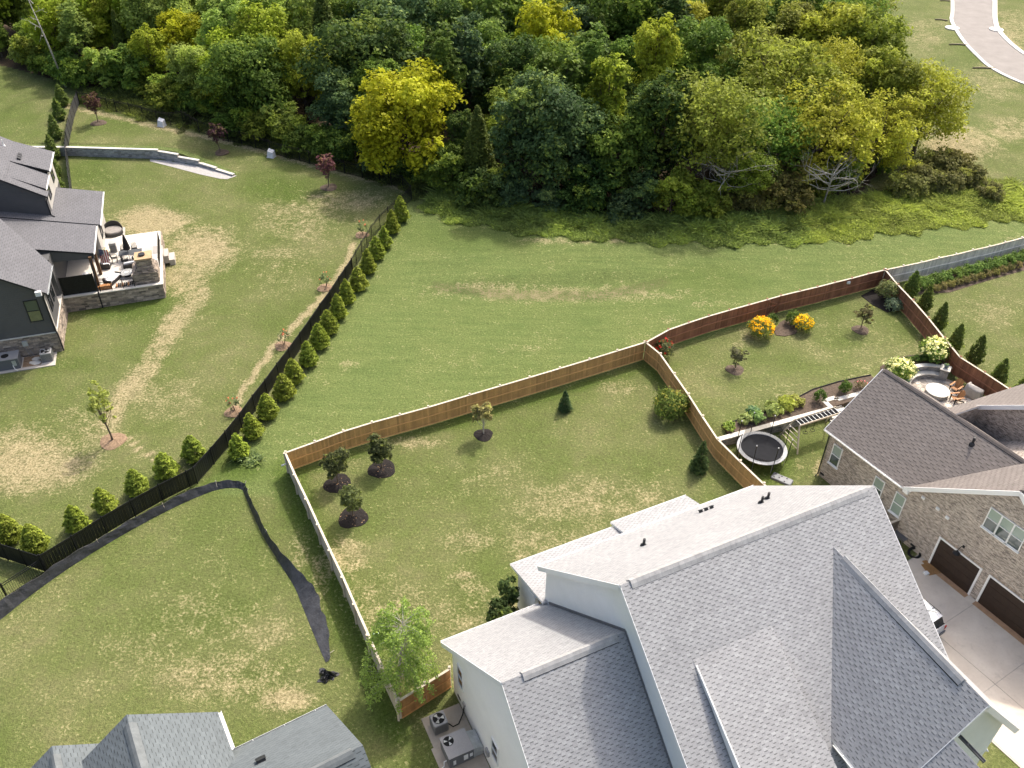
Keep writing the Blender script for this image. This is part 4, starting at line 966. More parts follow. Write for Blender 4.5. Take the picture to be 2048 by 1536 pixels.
silt('silt_fence', 'black silt fabric strip collapsing across the grass beside the pale wooden fence', [G(*p)[:2] for p in [(486, 982), (500, 1015), (525, 1070), (555, 1120), (588, 1172), (604, 1210), (625, 1262), (645, 1310), (652, 1325)]], [.5, .55, .6, .65, .95, 1.15, .95, .5, .2], [.5, .4, .4, .5, .8, .95, .97, .97, .97])
def crumple(name, label, c, r):
    m = MB(); n = 17; H_ = np.zeros((n, n)); V0 = len(m.V)
    for i in range(n):
        for j in range(n):
            x, y = (i / (n - 1) - .5) * 2, (j / (n - 1) - .5) * 2; th = math.atan2(y, x); rad = math.hypot(x, y)
            f = (.75 + .25 * math.sin(3 * th + 1) + .12 * math.sin(7 * th)); q = c + np.array([x * r * f, y * r * .8 * f, 0])
            z = .03 + .28 * max(0, 1 - rad) * (.6 + .4 * math.sin(5 * x + 3 * y)) + .09 * abs(rng.normal()) * (rad < .95)
            m.V.append((q[0], q[1], hz(q[0], q[1]) + z))
    for i in range(n - 1):
        for j in range(n - 1): a = V0 + i * n + j; m.face([a, a + n, a + n + 1, a + 1])
    b = len(m.V)
    border = [V0 + i * n for i in range(n)] + [V0 + (n - 1) * n + j for j in range(1, n)] + [V0 + i * n + n - 1 for i in range(n - 2, -1, -1)] + [V0 + j for j in range(n - 2, 0, -1)]
    for q in border: x, y, z = m.V[q]; m.V.append((x, y, hz(x, y) - .02))
    for k in range(len(border)): m.face([border[k], border[(k + 1) % len(border)], b + (k + 1) % len(border), b + k])
    tag(m.build(name, M('black_plastic', (.015, .016, .019), .25, spec=.6)), label, 'plastic sheet')
crumple('plastic_sheet', 'crumpled heap of black plastic lying on the lawn at the end of the silt fabric', G(655, 1352), .62)

# ------------------------------------------------------------------ vegetation prototypes
def cards(Cn, Nrm, size, rs, aspect=.6, jit=.9):
    n = len(Cn); nr = Nrm + rs.normal(size=(n, 3)) * jit; nr /= np.linalg.norm(nr, axis=1)[:, None]
    t = rs.normal(size=(n, 3)); t -= nr * (t * nr).sum(1)[:, None]; t /= np.linalg.norm(t, axis=1)[:, None]; b = np.cross(nr, t)
    s = np.asarray(size).reshape(-1, 1); fold = nr * s * .18
    V = np.stack([Cn - t * s, Cn + b * s * aspect + fold, Cn + t * s, Cn - b * s * aspect + fold], 1).reshape(-1, 3)
    F = np.arange(n * 4).reshape(n, 4)
    return V, F
def proto_mesh(name, V, F, T, mat):
    me = bpy.data.meshes.new(name); n = len(V)
    me.vertices.add(n); me.vertices.foreach_set('co', V.astype(np.float32).ravel())
    k = F.shape[1]; me.loops.add(F.size); me.loops.foreach_set('vertex_index', F.astype(np.int32).ravel())
    me.polygons.add(len(F)); me.polygons.foreach_set('loop_start', np.arange(0, F.size, k, dtype=np.int32))
    me.update(calc_edges=True); me.materials.append(mat)
    a = me.attributes.new('tone', 'FLOAT', 'FACE'); a.data.foreach_set('value', np.clip(T, 0, 1).astype(np.float32)); return me
def mb_mesh(mb, name, mat):
    me = bpy.data.meshes.new(name); me.from_pydata(mb.V, [], mb.F); me.materials.append(mat); me.polygons.foreach_set('use_smooth', np.ones(len(mb.F), bool)); return me
def limb(mb, p, d, L, r, rs, depth, spread=.7, gn=3, up=.15, n=5, tips=None):
    pts = [p]; rad = [r]; dd = d / np.linalg.norm(d)
    for i in range(gn):
        dd = dd + rs.normal(size=3) * .16 + np.array([0, 0, up * .3]); dd /= np.linalg.norm(dd); pts.append(pts[-1] + dd * L / gn); rad.append(r * (1 - .55 * (i + 1) / gn))
    mb.tube(pts, rad, n, cap=False)
    if tips is not None: tips.append(pts[-1])
    if depth > 0:
        for k in range(2 if depth > 1 else 3):
            i = rs.integers(max(1, gn - 2), gn + 1); nd = dd + rs.normal(size=3) * spread; limb(mb, pts[i], nd, L * rs.uniform(.5, .75), rad[i] * .75, rs, depth - 1, spread, gn, up, max(3, n - 1), tips)
def broadleaf(seed, h, r, nl, size, base=.22, lobes=16, open_=.0, flat=1.0):
    """crown of leaf sprays gathered in uneven lobes; returns crown and trunk meshes (unit metres)"""
    rs = np.random.default_rng(seed); zc = h * (base + (1 - base) * .52); rz = h * (1 - base) * .5
    L = []
    for i in range(lobes):
        th = 2.4 * i + rs.uniform(-.5, .5); f = -0.85 + 1.75 * (i + .5) / lobes; rr = math.sqrt(max(.05, 1 - min(f * f, .95))) * rs.uniform(.45, 1.0)
        L.append((np.array([math.cos(th) * rr * r, math.sin(th) * rr * r, zc + f * rz * .8 * flat]), rs.uniform(.18, .42) * r, rs.normal(.5, .16)))
    L.append((np.array([0, 0, zc]), .55 * r, .45))
    cl = max(1, nl // 14); Cn = []; Nn = []; T = []; w = np.array([l[1] ** 2 for l in L]); w /= w.sum()
    pick = rs.choice(len(L), cl, p=w)
    for k in pick:
        c, R_, tn = L[k]; d = rs.normal(size=3); d[2] = abs(d[2]) * .9 - .25 if rs.random() < .8 else d[2]; d /= np.linalg.norm(d)
        q = c + d * R_ * rs.uniform(.72, 1.12) * np.array([1, 1, rz / r * .55 + .4]); m = rs.integers(9, 19)
        ct = tn + rs.normal() * .12
        off = rs.normal(size=(m, 3)) * R_ * np.array([.20, .20, .12]); Cn.append(q + off); Nn.append(np.tile(d * .7 + np.array([0, 0, .55]), (m, 1))); T.append(ct + rs.normal(size=m) * .13)
    Cn = np.concatenate(Cn); Nn = np.concatenate(Nn); T = np.concatenate(T)
    V, F = cards(Cn, Nn, size * rs.uniform(.6, 1.25, len(Cn)), rs, .62, .55)
    mb = MB(); r0 = (.017 * h + .02) * (1. if h > 7 else .62); tp = np.array([rs.normal() * .03 * h, rs.normal() * .03 * h, h * .8])
    mb.tube([(0, 0, -.3), (0, 0, h * .12), tp * [.4, .4, .55], tp], [r0 * 1.25, r0, r0 * .7, r0 * .18], 7, cap=False)
    for c, R_, tn in L[:-1]:
        s = tp * min(.75, max(.22, (c[2] / h) * .62)) ; s[0] *= .8; d = c - s; Ld = np.linalg.norm(d)
        mb.tube([s, s + d * .5 + np.array([0, 0, -.04 * Ld]), c], [r0 * .42, r0 * .25, r0 * .08], 4, cap=False)
        for _ in range(2): e = c + rs.normal(size=3) * R_ * .6; mb.tube([s + d * .6, e], [r0 * .14, r0 * .05], 3, cap=False)
    return proto_mesh('crown', V, F, T, LEAF), mb_mesh(mb, 'trunk', BARK)
def conifer(seed, h, r, n, size, droop=.25, power=1.0, base=.04, mat=None, lift=0.):
    """spire of feathery sprays on whorled branches"""
    rs = np.random.default_rng(seed); Cn = []; Nn = []; T = []; nb = max(20, n // 26)
    mb = MB(); mb.tube([(0, 0, -.2), (0, 0, h * .5), (0, 0, h * .97)], [.022 * h + .012, .014 * h, .003 * h], 6, cap=False)
    for i in range(nb):
        f = (i + rs.random()) / nb; f = f ** 1.25; z = h * (base + (1 - base) * f); th = 2.399 * i + rs.normal() * .2
        R_ = r * ((1 - f) ** power * .93 + .05) * rs.uniform(.8, 1.16) * min(1., .55 + f * 5); d = np.array([math.cos(th), math.sin(th), 0])
        tip = np.array([d[0] * R_, d[1] * R_, z - droop * R_ + lift * R_]); rt_ = np.array([0, 0, z]); mb.tube([rt_, tip * .85 + rt_ * .15], [.006 * h * (1 - f) + .004, .003], 3, cap=False) if i % 3 == 0 else None
        m = max(8, int(n / nb * (1.5 - f))); t = rs.uniform(.32, 1.02, m) ** .65; q = rt_ + (tip - rt_) * t[:, None]; q[:, 2] += rs.normal(size=m) * .035 * h * .4
        sidev = np.array([-d[1], d[0], 0]); q += sidev * (rs.normal(size=m) * .26 * R_ * (1.05 - t * .5))[:, None]
        Cn.append(q); Nn.append(np.tile(d * .6 + np.array([0, 0, .7]), (m, 1))); T.append(rs.normal(.45, .1) + .28 * (t - .6) + rs.normal(size=m) * .1)
    Cn = np.concatenate(Cn); Nn = np.concatenate(Nn); T = np.concatenate(T)
    V, F = cards(Cn, Nn, size * rs.uniform(.6, 1.3, len(Cn)), rs, .42, .6)
    return proto_mesh('crown', V, F, T, mat or NEEDLE), mb_mesh(mb, 'trunk', BARK)
def bush(seed, h, r, n, size, stems=5, mat=None, flowers=0, fsize=.06, squash=1.):
    """rounded shrub; optional second mesh of flower heads near the surface"""
    rs = np.random.default_rng(seed); Cn = []; Nn = []; T = []
    k = max(8, n // 16)
    for i in range(k):
        d = rs.normal(size=3); d[2] = abs(d[2]) * 1.1 - .2; d /= np.linalg.norm(d); R_ = rs.uniform(.6, 1.0) ** .5 * (1 + .14 * math.sin(3 * math.atan2(d[1], d[0]) + seed))
        q = np.array([d[0] * r * R_, d[1] * r * R_, h * .45 + d[2] * h * .52 * R_ * squash]); q[2] = max(q[2], .06 * h); m = 16
        Cn.append(q + rs.normal(size=(m, 3)) * r * .14); Nn.append(np.tile(d * .8 + np.array([0, 0, .4]), (m, 1))); T.append(rs.normal(.5, .12) + rs.normal(size=m) * .12)
    Cn = np.concatenate(Cn); Nn = np.concatenate(Nn); T = np.concatenate(T); Cn[:, 2] = np.maximum(Cn[:, 2], .03)
    V, F = cards(Cn, Nn, size * rs.uniform(.6, 1.25, len(Cn)), rs, .6, .6)
    mb = MB()
    for i in range(stems): a = rs.uniform(0, 6.28); mb.tube([(0, 0, -.1), (math.cos(a) * r * .3, math.sin(a) * r * .3, h * .3), (math.cos(a) * r * .6, math.sin(a) * r * .6, h * .65)], [.02 + .008 * h, .012, .005], 4, cap=False)
    fl = None
    if flowers:
        d = rs.normal(size=(flowers, 3)); d[:, 2] = np.abs(d[:, 2]) + .1; d /= np.linalg.norm(d, axis=1)[:, None]
        q = np.stack([d[:, 0] * r, d[:, 1] * r, h * .48 + d[:, 2] * h * .56 * squash], 1) * rs.uniform(.92, 1.08, (flowers, 1)); reps = 7
        Q = np.repeat(q, reps, 0) + rs.normal(size=(flowers * reps, 3)) * fsize * .8; D = np.repeat(d, reps, 0)
        V2, F2 = cards(Q, D, fsize * rs.uniform(.6, 1.2, len(Q)), rs, .8, .6); fl = proto_mesh('flower_heads', V2, F2, rs.uniform(.35, .75, len(F2)), PETAL)
    return proto_mesh('foliage', V, F, T, mat or LEAFD), mb_mesh(mb, 'stem', BARK), fl
def plant(name, label, cat, proto, loc, scale=1., rz=None, color=(.08, .12, .03), group=None, parts=('crown', 'trunk'), sz=None, fcol=None, bark=None):
    o = thing(name, label, cat, loc, group); o.rotation_euler = (0, 0, random.uniform(0, 6.28) if rz is None else rz)
    s = scale; o.scale = (s, s, s * (sz or 1.))
    c = bpy.data.objects.new(parts[0], proto[0]); COL.objects.link(c); c.parent = o; c.color = (*color, 1)
    t = bpy.data.objects.new(parts[1], proto[1]); COL.objects.link(t); t.parent = o
    if len(proto) > 2 and proto[2] is not None and fcol is not None:
        f = bpy.data.objects.new('flower_heads', proto[2]); COL.objects.link(f); f.parent = o; f.color = (*fcol, 1)
    return o
def vary(c, k=.12):
    g = random.gauss(0, k); return tuple(max(.004, q * (1 + g + random.gauss(0, k * .35))) for q in c)

BRD = [broadleaf(11, 12, 4.1, 17000, .20, .10, 24), broadleaf(12, 13.5, 3.9, 17000, .20, .12, 26), broadleaf(13, 10.5, 4.3, 16000, .20, .08, 22), broadleaf(14, 14, 3.4, 16000, .19, .14, 26), broadleaf(15, 9, 3.5, 13000, .19, .05, 19)]
SPARSE = [broadleaf(21, 11.5, 4.8, 11000, .17, .12, 30, flat=.9), broadleaf(22, 10, 4.2, 10000, .165, .10, 26)]
POPL = broadleaf(31, 12, 1.9, 7500, .16, .15, 16)
CEDAR = [conifer(41, 12, 2.9, 14000, .20, .28, .8), conifer(42, 14, 3.0, 15000, .20, .35, .75)]
UNDER = [broadleaf(51, 4.2, 2.3, 5600, .16, .02, 14), broadleaf(52, 3.2, 2.5, 5400, .15, .0, 13), broadleaf(53, 5.2, 2.0, 5600, .16, .04, 14)]
ARB = [conifer(61, 2.5, .80, 2300, .115, -.25, .72, .02, LEAFD, .15), conifer(62, 2.5, .86, 2300, .115, -.2, .66, .02, LEAFD, .1), conifer(63, 2.5, .76, 2100, .115, -.25, .78, .02, LEAFD, .15)]
GREEN = dict(mid=(.082, .128, .024), dark=(.046, .080, .020), blue=(.060, .096, .040), yel=(.255, .265, .016), ygr=(.205, .250, .026), olive=(.125, .155, .024), light=(.175, .228, .052), gold=(.205, .215, .026), cedar=(.062, .082, .020), brown=(.11, .10, .032))
WORD = dict(mid='mid-green', dark='dark green', blue='blue-green', yel='bright yellow', ygr='yellow-green', olive='olive-green', light='pale green', gold='golden-green', cedar='brownish green', brown='brownish')
PLACED = []
def tree_at(proto, base_h, x, y, h, colkey, kindword, label=None, wide=1.):
    PLACED.append((x, y)); z = hz(x, y)
    X_ = project(np.array([x, y, 5.]))[0]; ed = min(segdist(x, y, FOREST[i], FOREST[i + 1]) for i in range(len(FOREST) - 3))
    where = ('at the edge of' if ed < 6 else 'inside' if ed < 14 else 'deep in') + ' the woods ' + ('behind the climbing dark fence' if X_ < 260 else 'above the block wall lawn' if X_ < 640 else 'beyond the row of conifers' if X_ < 960 else 'facing the meadow bank' if X_ < 1340 else 'facing the stained fence gate' if X_ < 1640 else 'beside the road field')
    tall = 'tall' if h > 12.2 else 'medium' if h > 10.3 else 'low'
    o = plant({'cedar': 'cedar_tree', 'poplar': 'poplar_tree'}.get(kindword, 'woodland_tree'), label or f'{tall} {WORD[colkey]} {kindword} tree {where}', 'tree', proto, (x, y, z), h / base_h * wide, None, vary(GREEN[colkey], .10), None if label else f'{WORD[colkey]} {kindword} trees in the wood', sz=1. / wide)
    return o
BH_ = [12, 13.5, 10.5, 14, 9]
def hero(px, py, Y, h, proto, ph, col, kindword, label=None, wide=1., top=True):
    """tree whose top shows at pixel (px,py), standing at world depth Y"""
    q = atY(px, py, Y); x = q[0]
    if label: PLACED.append((x * (Y - 4.6) / Y, Y - 4.6))
    if label and 'leaning' in label: PLACED.extend([(x + 3.5, Y - 2.5), (x - 3, Y - 2.5), (x + 4.5, Y + .5), (x + 2.5, Y - 5)])
    hh = max(3., q[2] - hz(x, Y)) if h is None else h
    return tree_at(proto, ph, x, Y, hh, col, kindword, label, wide)
hero(800, 135, 96, None, BRD[2], 10.5, 'yel', 'leafy', 'bright yellow broadleaf tree leaning over the black metal fence', 1.05)
hero(345, 25, 122, None, BRD[0], 12, 'yel', 'leafy', 'upright lemon yellow tree among green crowns behind the two pale boxes', .95)
hero(590, 60, 112, None, BRD[1], 13.5, 'ygr', 'leafy', 'yellow-green tree rising behind the purple-leaved saplings', .9)
hero(225, 20, 124, None, CEDAR[1], 14, 'cedar', 'cedar', 'tall dark cedar spire at the upper left of the woods edge', .9)
hero(640, -20, 118, None, CEDAR[0], 12, 'cedar', 'cedar', 'broad brownish cedar behind the bright yellow tree', 1.1)
hero(955, 215, 92.5, None, CEDAR[0], 12, 'cedar', 'cedar', 'brown-green cedar at the meadow end of the black fence', 1.15)
hero(1225, 100, 96, None, POPL, 12, 'ygr', 'poplar', 'slim light green poplar with pale trunk behind the dark thicket', 1.05)
hero(1325, 20, 108, None, BRD[3], 14, 'ygr', 'leafy', 'bright yellow-green tree beyond the slim poplar', .8)
hero(1085, 0, 118, None, BRD[4], 9, 'yel', 'leafy', 'small yellow treetop deep in the dark middle of the woods', .8)
hero(1070, 155, 91, None, BRD[0], 12, 'blue', 'leafy', 'blue-green maple-like tree facing the meadow bank', .95)
hero(1420, 135, 92, None, SPARSE[0], 11.5, 'olive', 'spreading', 'olive-green spreading tree with grey bare twigs at the meadow edge', 1.05)
hero(1660, 170, 95, None, SPARSE[1], 10, 'gold', 'spreading', 'golden-green tree with dead grey branches above the tall weeds', 1.15)
hero(1880, 130, 104, None, SPARSE[0], 11.5, 'gold', 'spreading', 'wide golden-green tree reaching over the bare bank towards the road', 1.15)
hero(1760, 20, 116, None, BRD[2], 10.5, 'olive', 'leafy', 'dense olive tree at the corner of the woods beside the road field', 1.)
hero(1560, 60, 104, None, SPARSE[1], 10, 'olive', 'spreading', None, 1.1); hero(1680, 80, 108, None, SPARSE[0], 11.5, 'gold', 'spreading', None, 1.); hero(1500, 190, 97, None, SPARSE[1], 10, 'olive', 'spreading', None, 1.)
hero(1790, 190, 98, None, SPARSE[1], 10, 'gold', 'spreading', None, 1.05)
hero(-20, 40, 131, None, BRD[0], 12, 'light', 'leafy', None, 1.1); hero(60, 30, 132, None, BRD[2], 10.5, 'light', 'leafy', None, 1.1)
hero(1245, 230, 90.5, None, BRD[4], 9, 'mid', 'leafy', None, .9); hero(925, 215, 96, None, BRD[3], 14, 'dark', 'leafy', None, .9); hero(905, 290, 93.5, None, UNDER[2], 5.2, 'mid', 'leafy', None, 1.)
rf = np.random.default_rng(17); tries = 0
pts_f = []
for Yr, sp in ((0, 0),):
    while tries < 9000:
        tries += 1; x = rf.uniform(-112, 60); y = rf.uniform(84, 140 if x > -55 else 151)
        if not inpoly(np.array([x]), np.array([y]), FOREST)[0]: continue
        edge = min(segdist(x, y, FOREST[i], FOREST[i + 1]) for i in range(len(FOREST) - 3))
        if edge < 2.0: continue
        md = 4.1 if edge < 9 else 4.9
        if any((x - a) ** 2 + (y - b) ** 2 < md * md for a, b in PLACED): continue
        p = project(np.array([x, y, 9.]))
        if p[0] < -150 or p[0] > 2200 or p[1] < -330: continue
        u = rf.random(); X = p[0]  # palettes paint light into the leaves: sunlit left paler, clouded middle darker
        if X < 640: key = 'light' if u < .42 else 'ygr' if u < .72 else 'olive' if u < .85 else 'mid' if u < .95 else 'cedar'
        elif X < 1340: key = 'mid' if u < .38 else 'blue' if u < .6 else 'dark' if u < .78 else 'olive' if u < .9 else 'cedar'
        else: key = 'olive' if u < .5 else 'mid' if u < .75 else 'gold'
        h = rf.uniform(9.5, 14.5) * (.82 if edge < 5 else 1.)
        if key == 'cedar': i = rf.integers(2); tree_at(CEDAR[i], (12, 14)[i], x, y, h, key, 'cedar')
        elif X > 1340 and rf.random() < .45: i = rf.integers(2); tree_at(SPARSE[i], (11.5, 10)[i], x, y, h * .9, key, 'spreading')
        elif rf.random() < .12: tree_at(POPL, 12, x, y, h * 1.08, key, 'poplar', wide=rf.uniform(1.1, 1.4))
        else: i = rf.integers(5); tree_at(BRD[i], BH_[i], x, y, h, key, 'leafy', wide=rf.uniform(.9, 1.12))
print('forest trees', len(PLACED))
# understorey along the edge
ne = 0
for i in range(1, 12):
    a, b = np.array(FOREST[i]), np.array(FOREST[i + 1]); L = np.linalg.norm(b - a); n = max(1, int(L / 2.3))
    for k in range(n):
        q = a + (b - a) * (k + rf.uniform(.1, .9)) / n; d = (b - a) / L; q = q + np.array([-d[1], d[0]]) * rf.uniform(.5, 2.4)
        X = project(np.array([q[0], q[1], 2.]))[0]
        if X < -60 or X > 2100: continue
        key = rf.choice(['mid', 'light', 'olive'] if X < 640 else ['dark', 'mid', 'blue', 'mid'] if X < 1340 else ['mid', 'olive', 'olive', 'brown']); j = rf.integers(3)  # shrubs follow the same painted sunlit left and shaded middle
        wh_ = 'along the black metal fence' if X < 800 else 'below the dark thicket' if X < 1340 else 'below the spreading trees'
        plant('woodland_shrub', f'{["rounded", "wide", "upright"][j]} {WORD[key]} leafy shrub at the wood edge {wh_}', 'shrub', UNDER[j], (q[0], q[1], hz(q[0], q[1])), rf.uniform(.75, 1.25), None, vary(GREEN[key], .12), f'{WORD[key]} shrubs at the wood edge'); ne += 1
for (px, py, s) in ((1860, 355, 1.0), (1895, 345, .9), (1930, 375, .8), (1835, 375, .9), (1880, 385, .8), (1975, 400, .6), (1800, 395, .9)):
    q = G(px, py); plant('bramble_shrub', 'low brownish shrub on the bare bank right of the spreading trees', 'shrub', UNDER[1], q, s, None, vary((.10, .105, .035), .15), 'low shrubs on the bare bank')

# dead grey branches and bare trunk
def bare(name, label, px, py, h, seed, spread=.8, lean=(0, 0)):
    rs = np.random.default_rng(seed); q = G(px, py); mb = MB(); top = np.array([lean[0], lean[1], h])
    mb.tube([q + [0, 0, -.2], q + top * .5, q + top], [.16, .11, .05], 6, cap=False)
    for k in range(20):
        f = rs.uniform(.35, 1.); a = rs.uniform(0, 6.28); limb(mb, q + top * f, np.array([math.cos(a), math.sin(a), .25]), rs.uniform(1.8, 3.8), .065, rs, 3, spread, 4, .1, 4)
    o = thing(name, label, 'tree', q); tr = mb.build('branches', BARKG, o, smooth=True, fix=False)
bare('dead_tree', 'bare grey branched dead tree in front of the golden-green tree', 1645, 412, 4.6, 5, .8, (-.3, -1.6)); bare('dead_tree', 'tangle of bare grey limbs hanging from the olive spreading tree', 1440, 415, 5.2, 9, .8, (-.5, -1.6))
q = G(132, 175); o = thing('dead_tree', 'tall bare grey trunk standing among pale green trees at the upper left', 'tree', q); mb = MB(); mb.tube([q, q + [-.4, -.5, 6], q + [-.9, -1, 11.5]], [.14, .10, .04], 7)
for k in range(5): limb(mb, q + np.array([-.6, -.7, 7 + k]), np.array([rng.normal(), rng.normal(), .5]), 1.6, .05, np.random.default_rng(k), 1)
mb.build('trunk', BARKG, o, smooth=True, fix=False)

# tall weeds along the wood edge: one mass of blades and small leaves
def weeds(name, label, polyline, wide, n, hmin, hmax, cols, seed):
    rs = np.random.default_rng(seed); P = [np.array(G(*p)[:2]) for p in polyline]; seg = [np.linalg.norm(b - a) for a, b in zip(P[:-1], P[1:])]; cum = np.concatenate([[0], np.cumsum(seg)])
    u = rs.uniform(0, cum[-1], n); i = np.clip(np.searchsorted(cum, u) - 1, 0, len(seg) - 1); A = np.array(P)[i]; B = np.array(P)[i + 1]; t = ((u - cum[i]) / np.array(seg)[i])[:, None]
    d = (B - A) / np.linalg.norm(B - A, axis=1)[:, None]; nrm = np.stack([-d[:, 1], d[:, 0]], 1); wv = rs.uniform(-.22, 1, n)
    wob = .5 * np.sin(u * .9) + .4 * np.sin(u * 2.3 + 1); xy = A + (B - A) * t + nrm * (wv * wide + wob * (wv < .3))[:, None]
    z = hgt(xy[:, 0], xy[:, 1]); clump = .5 + .5 * np.sin(xy[:, 0] * 1.3 + 2 * np.sin(xy[:, 1] * .7)) * np.cos(xy[:, 1] * 1.1 + xy[:, 0] * .4)
    h = rs.uniform(hmin, hmax, n) * (.45 + .75 * clump) * (.35 + .65 * np.clip(wv * 2.2, .1, 1)); a = rs.uniform(0, 6.28, n); w = rs.uniform(.02, .055, n)
    dx = np.stack([np.cos(a), np.sin(a)], 1) * w[:, None]; ln = rs.normal(size=(n, 2)) * (h * .8)[:, None]
    b0 = np.stack([xy[:, 0] - dx[:, 0], xy[:, 1] - dx[:, 1], z - .02], 1); b1 = np.stack([xy[:, 0] + dx[:, 0], xy[:, 1] + dx[:, 1], z - .02], 1)
    m0 = np.stack([xy[:, 0] + ln[:, 0] * .45 + dx[:, 0] * 1.4, xy[:, 1] + ln[:, 1] * .45 + dx[:, 1] * 1.4, z + h * .62], 1); tp = np.stack([xy[:, 0] + ln[:, 0], xy[:, 1] + ln[:, 1], z + h], 1)
    V = np.stack([b0, b1, m0, tp], 1).reshape(-1, 3); F = np.arange(n * 4).reshape(n, 4); T = np.clip(.5 + .4 * (clump - .5) + .2 * np.sin(xy[:, 0] * .45 + 1.7 * np.sin(xy[:, 1] * .5)) + rs.normal(size=n) * .2, 0, 1)
    nc = n // 2; ii = rs.integers(0, n, nc); Cn = np.stack([xy[ii, 0] + ln[ii, 0] * .5, xy[ii, 1] + ln[ii, 1] * .5, z[ii] + h[ii] * rs.uniform(.4, 1.05, nc)], 1)
    V2, F2 = cards(Cn, np.tile([0, 0, .8], (nc, 1)), rs.uniform(.06, .14, nc), rs, .55, .7); V = np.concatenate([V, V2]); F = np.concatenate([F, F2 + n * 4]); T = np.concatenate([T, np.clip(T[ii] + rs.normal(size=nc) * .15, 0, 1)])
    me = proto_mesh(name, V, F, T, LEAF); o = bpy.data.objects.new(name, me); COL.objects.link(o); o.color = (*cols, 1); o['kind'] = 'stuff'; o['label'] = label; o['category'] = 'weeds'
weeds('tall_weeds', 'rough tall grass and weeds between the meadow and the woods', [(840, 412), (900, 432), (1000, 452), (1100, 468), (1250, 476), (1380, 480), (1500, 482), (1620, 476)], 5.0, 48000, .35, 1.05, (.175, .225, .060), 3)
weeds('tall_weeds', 'yellowish tall grass spilling over the bank towards the road field', [(1600, 478), (1720, 462), (1850, 447), (1960, 436), (2100, 420)], 7.0, 48000, .35, .95, (.215, .250, .062), 4)
weeds('tall_weeds', 'shaded brush under the trees along the black metal fence', [(150, 200), (320, 240), (480, 280), (640, 322), (790, 366), (850, 395)], 4.0, 20000, .4, 1.2, (.085, .105, .032), 5)
weeds('low_weeds', 'pale weedy clump beside the last conifer of the black fence', [(462, 925), (490, 930), (510, 935)], 1.2, 700, .25, .7, (.17, .22, .10), 6)

# clipped conifers along the black fence
ORD = ['first', 'second', 'third', 'fourth', 'fifth', 'sixth', 'seventh', 'eighth', 'ninth', 'tenth', 'eleventh', 'twelfth', 'thirteenth', 'fourteenth', 'fifteenth', 'sixteenth']
def arb(px, py, ht, wd, color, label, group):
    q = G(px, py); i = random.randrange(3); plant('young_conifer', label, 'conifer', ARB[i], q, wd / 1.6, None, vary(color, .07), group, sz=ht / 2.5 * 1.6 / wd)
AC_ = (.150, .185, .028); AD_ = (.088, .122, .030)
row = [(480, 915, 2.3), (507, 874, 2.35), (538, 834, 2.3), (571, 795, 2.3), (590, 764, 2.35), (619, 730, 2.4), (641, 694, 2.4), (659, 665, 2.3), (678, 636, 2.5), (695, 606, 2.5), (718, 579, 2.4), (738, 546, 2.6), (754, 517, 2.4), (770, 497, 2.5), (786, 466, 2.6), (803, 443, 2.9)]
for k, (px, py, h) in enumerate(row): arb(px, py, h, 1.85, AC_, f'bright green conifer, {ORD[15 - k]} from the woods along the meadow side of the black fence', 'conifers outside the black fence')
for k, (px, py, h) in enumerate([(390, 918, 2.2), (335, 952, 2.2), (277, 985, 2.2), (213, 1022, 2.2), (158, 1058, 2.2)]): arb(px, py, h, 1.85, AC_, f'rounded golden-green conifer inside the black fence, {ORD[4 - k]} from the plump corner pair', 'conifers inside the black fence')
arb(22, 1080, 2.4, 2.0, AC_, 'plump golden-green conifer at the fence corner, behind its twin', None); arb(76, 1100, 2.4, 1.9, AC_, 'plump golden-green conifer tucked against the black fence corner', None)
for k, (px, py, h) in enumerate([(127, 212, 2.8), (121, 240, 2.8), (115, 278, 3.0), (110, 318, 3.0), (112, 352, 2.8), (116, 385, 2.8)]): arb(px, py, h, 1.9, AD_, f'dark green conifer outside the dark climbing fence, {ORD[k]} from the woods', 'conifers by the climbing fence')
for k, (px, py, h) in enumerate([(1818, 592, 2.7), (1845, 622, 2.7), (1873, 660, 2.9), (1905, 700, 2.7), (1945, 728, 2.9), (1992, 768, 2.6), (2035, 798, 2.3)]): arb(px, py, h, 1.5, AD_, f'shaggy dark conifer outside the red-brown fence, {ORD[k]} from the silver-grey fence', 'conifers outside the red fence')
# clipped ball hedge by the grey fence
BOX = [bush(71, .95, .62, 900, .075), bush(72, .9, .6, 900, .075)]
for k in range(13):
    t = k / 12; q = G(1833 + t * 214, 578 - t * 57); plant('clipped_shrub', f'round clipped shrub before the silver-grey fence, {ORD[k]} from the red-brown fence', 'shrub', BOX[k % 2], q, 1.15, None, vary((.095, .15, .035), .08), 'ball hedge by the grey fence', ('foliage', 'stem'))
for k in range(12):
    t = k / 11; q = G(1868 + t * 165, 582 - t * 46); plant('hedge_shrub', f'small reddish-green shrub before the ball hedge, {ORD[k]} from the red-brown fence', 'shrub', BOX[(k + 1) % 2], q, .72, None, vary((.17, .155, .06), .12), 'small shrubs before the ball hedge', ('foliage', 'stem'))
q1, q2 = [G(*p)[:2] for p in ((1825, 590), (1900, 585), (1980, 560), (2070, 535))], [G(*p)[:2] for p in ((1825, 560), (1900, 548), (1980, 527), (2070, 505))]
ribbon('hedge_bed', q1, q2, MULCHT, .03)

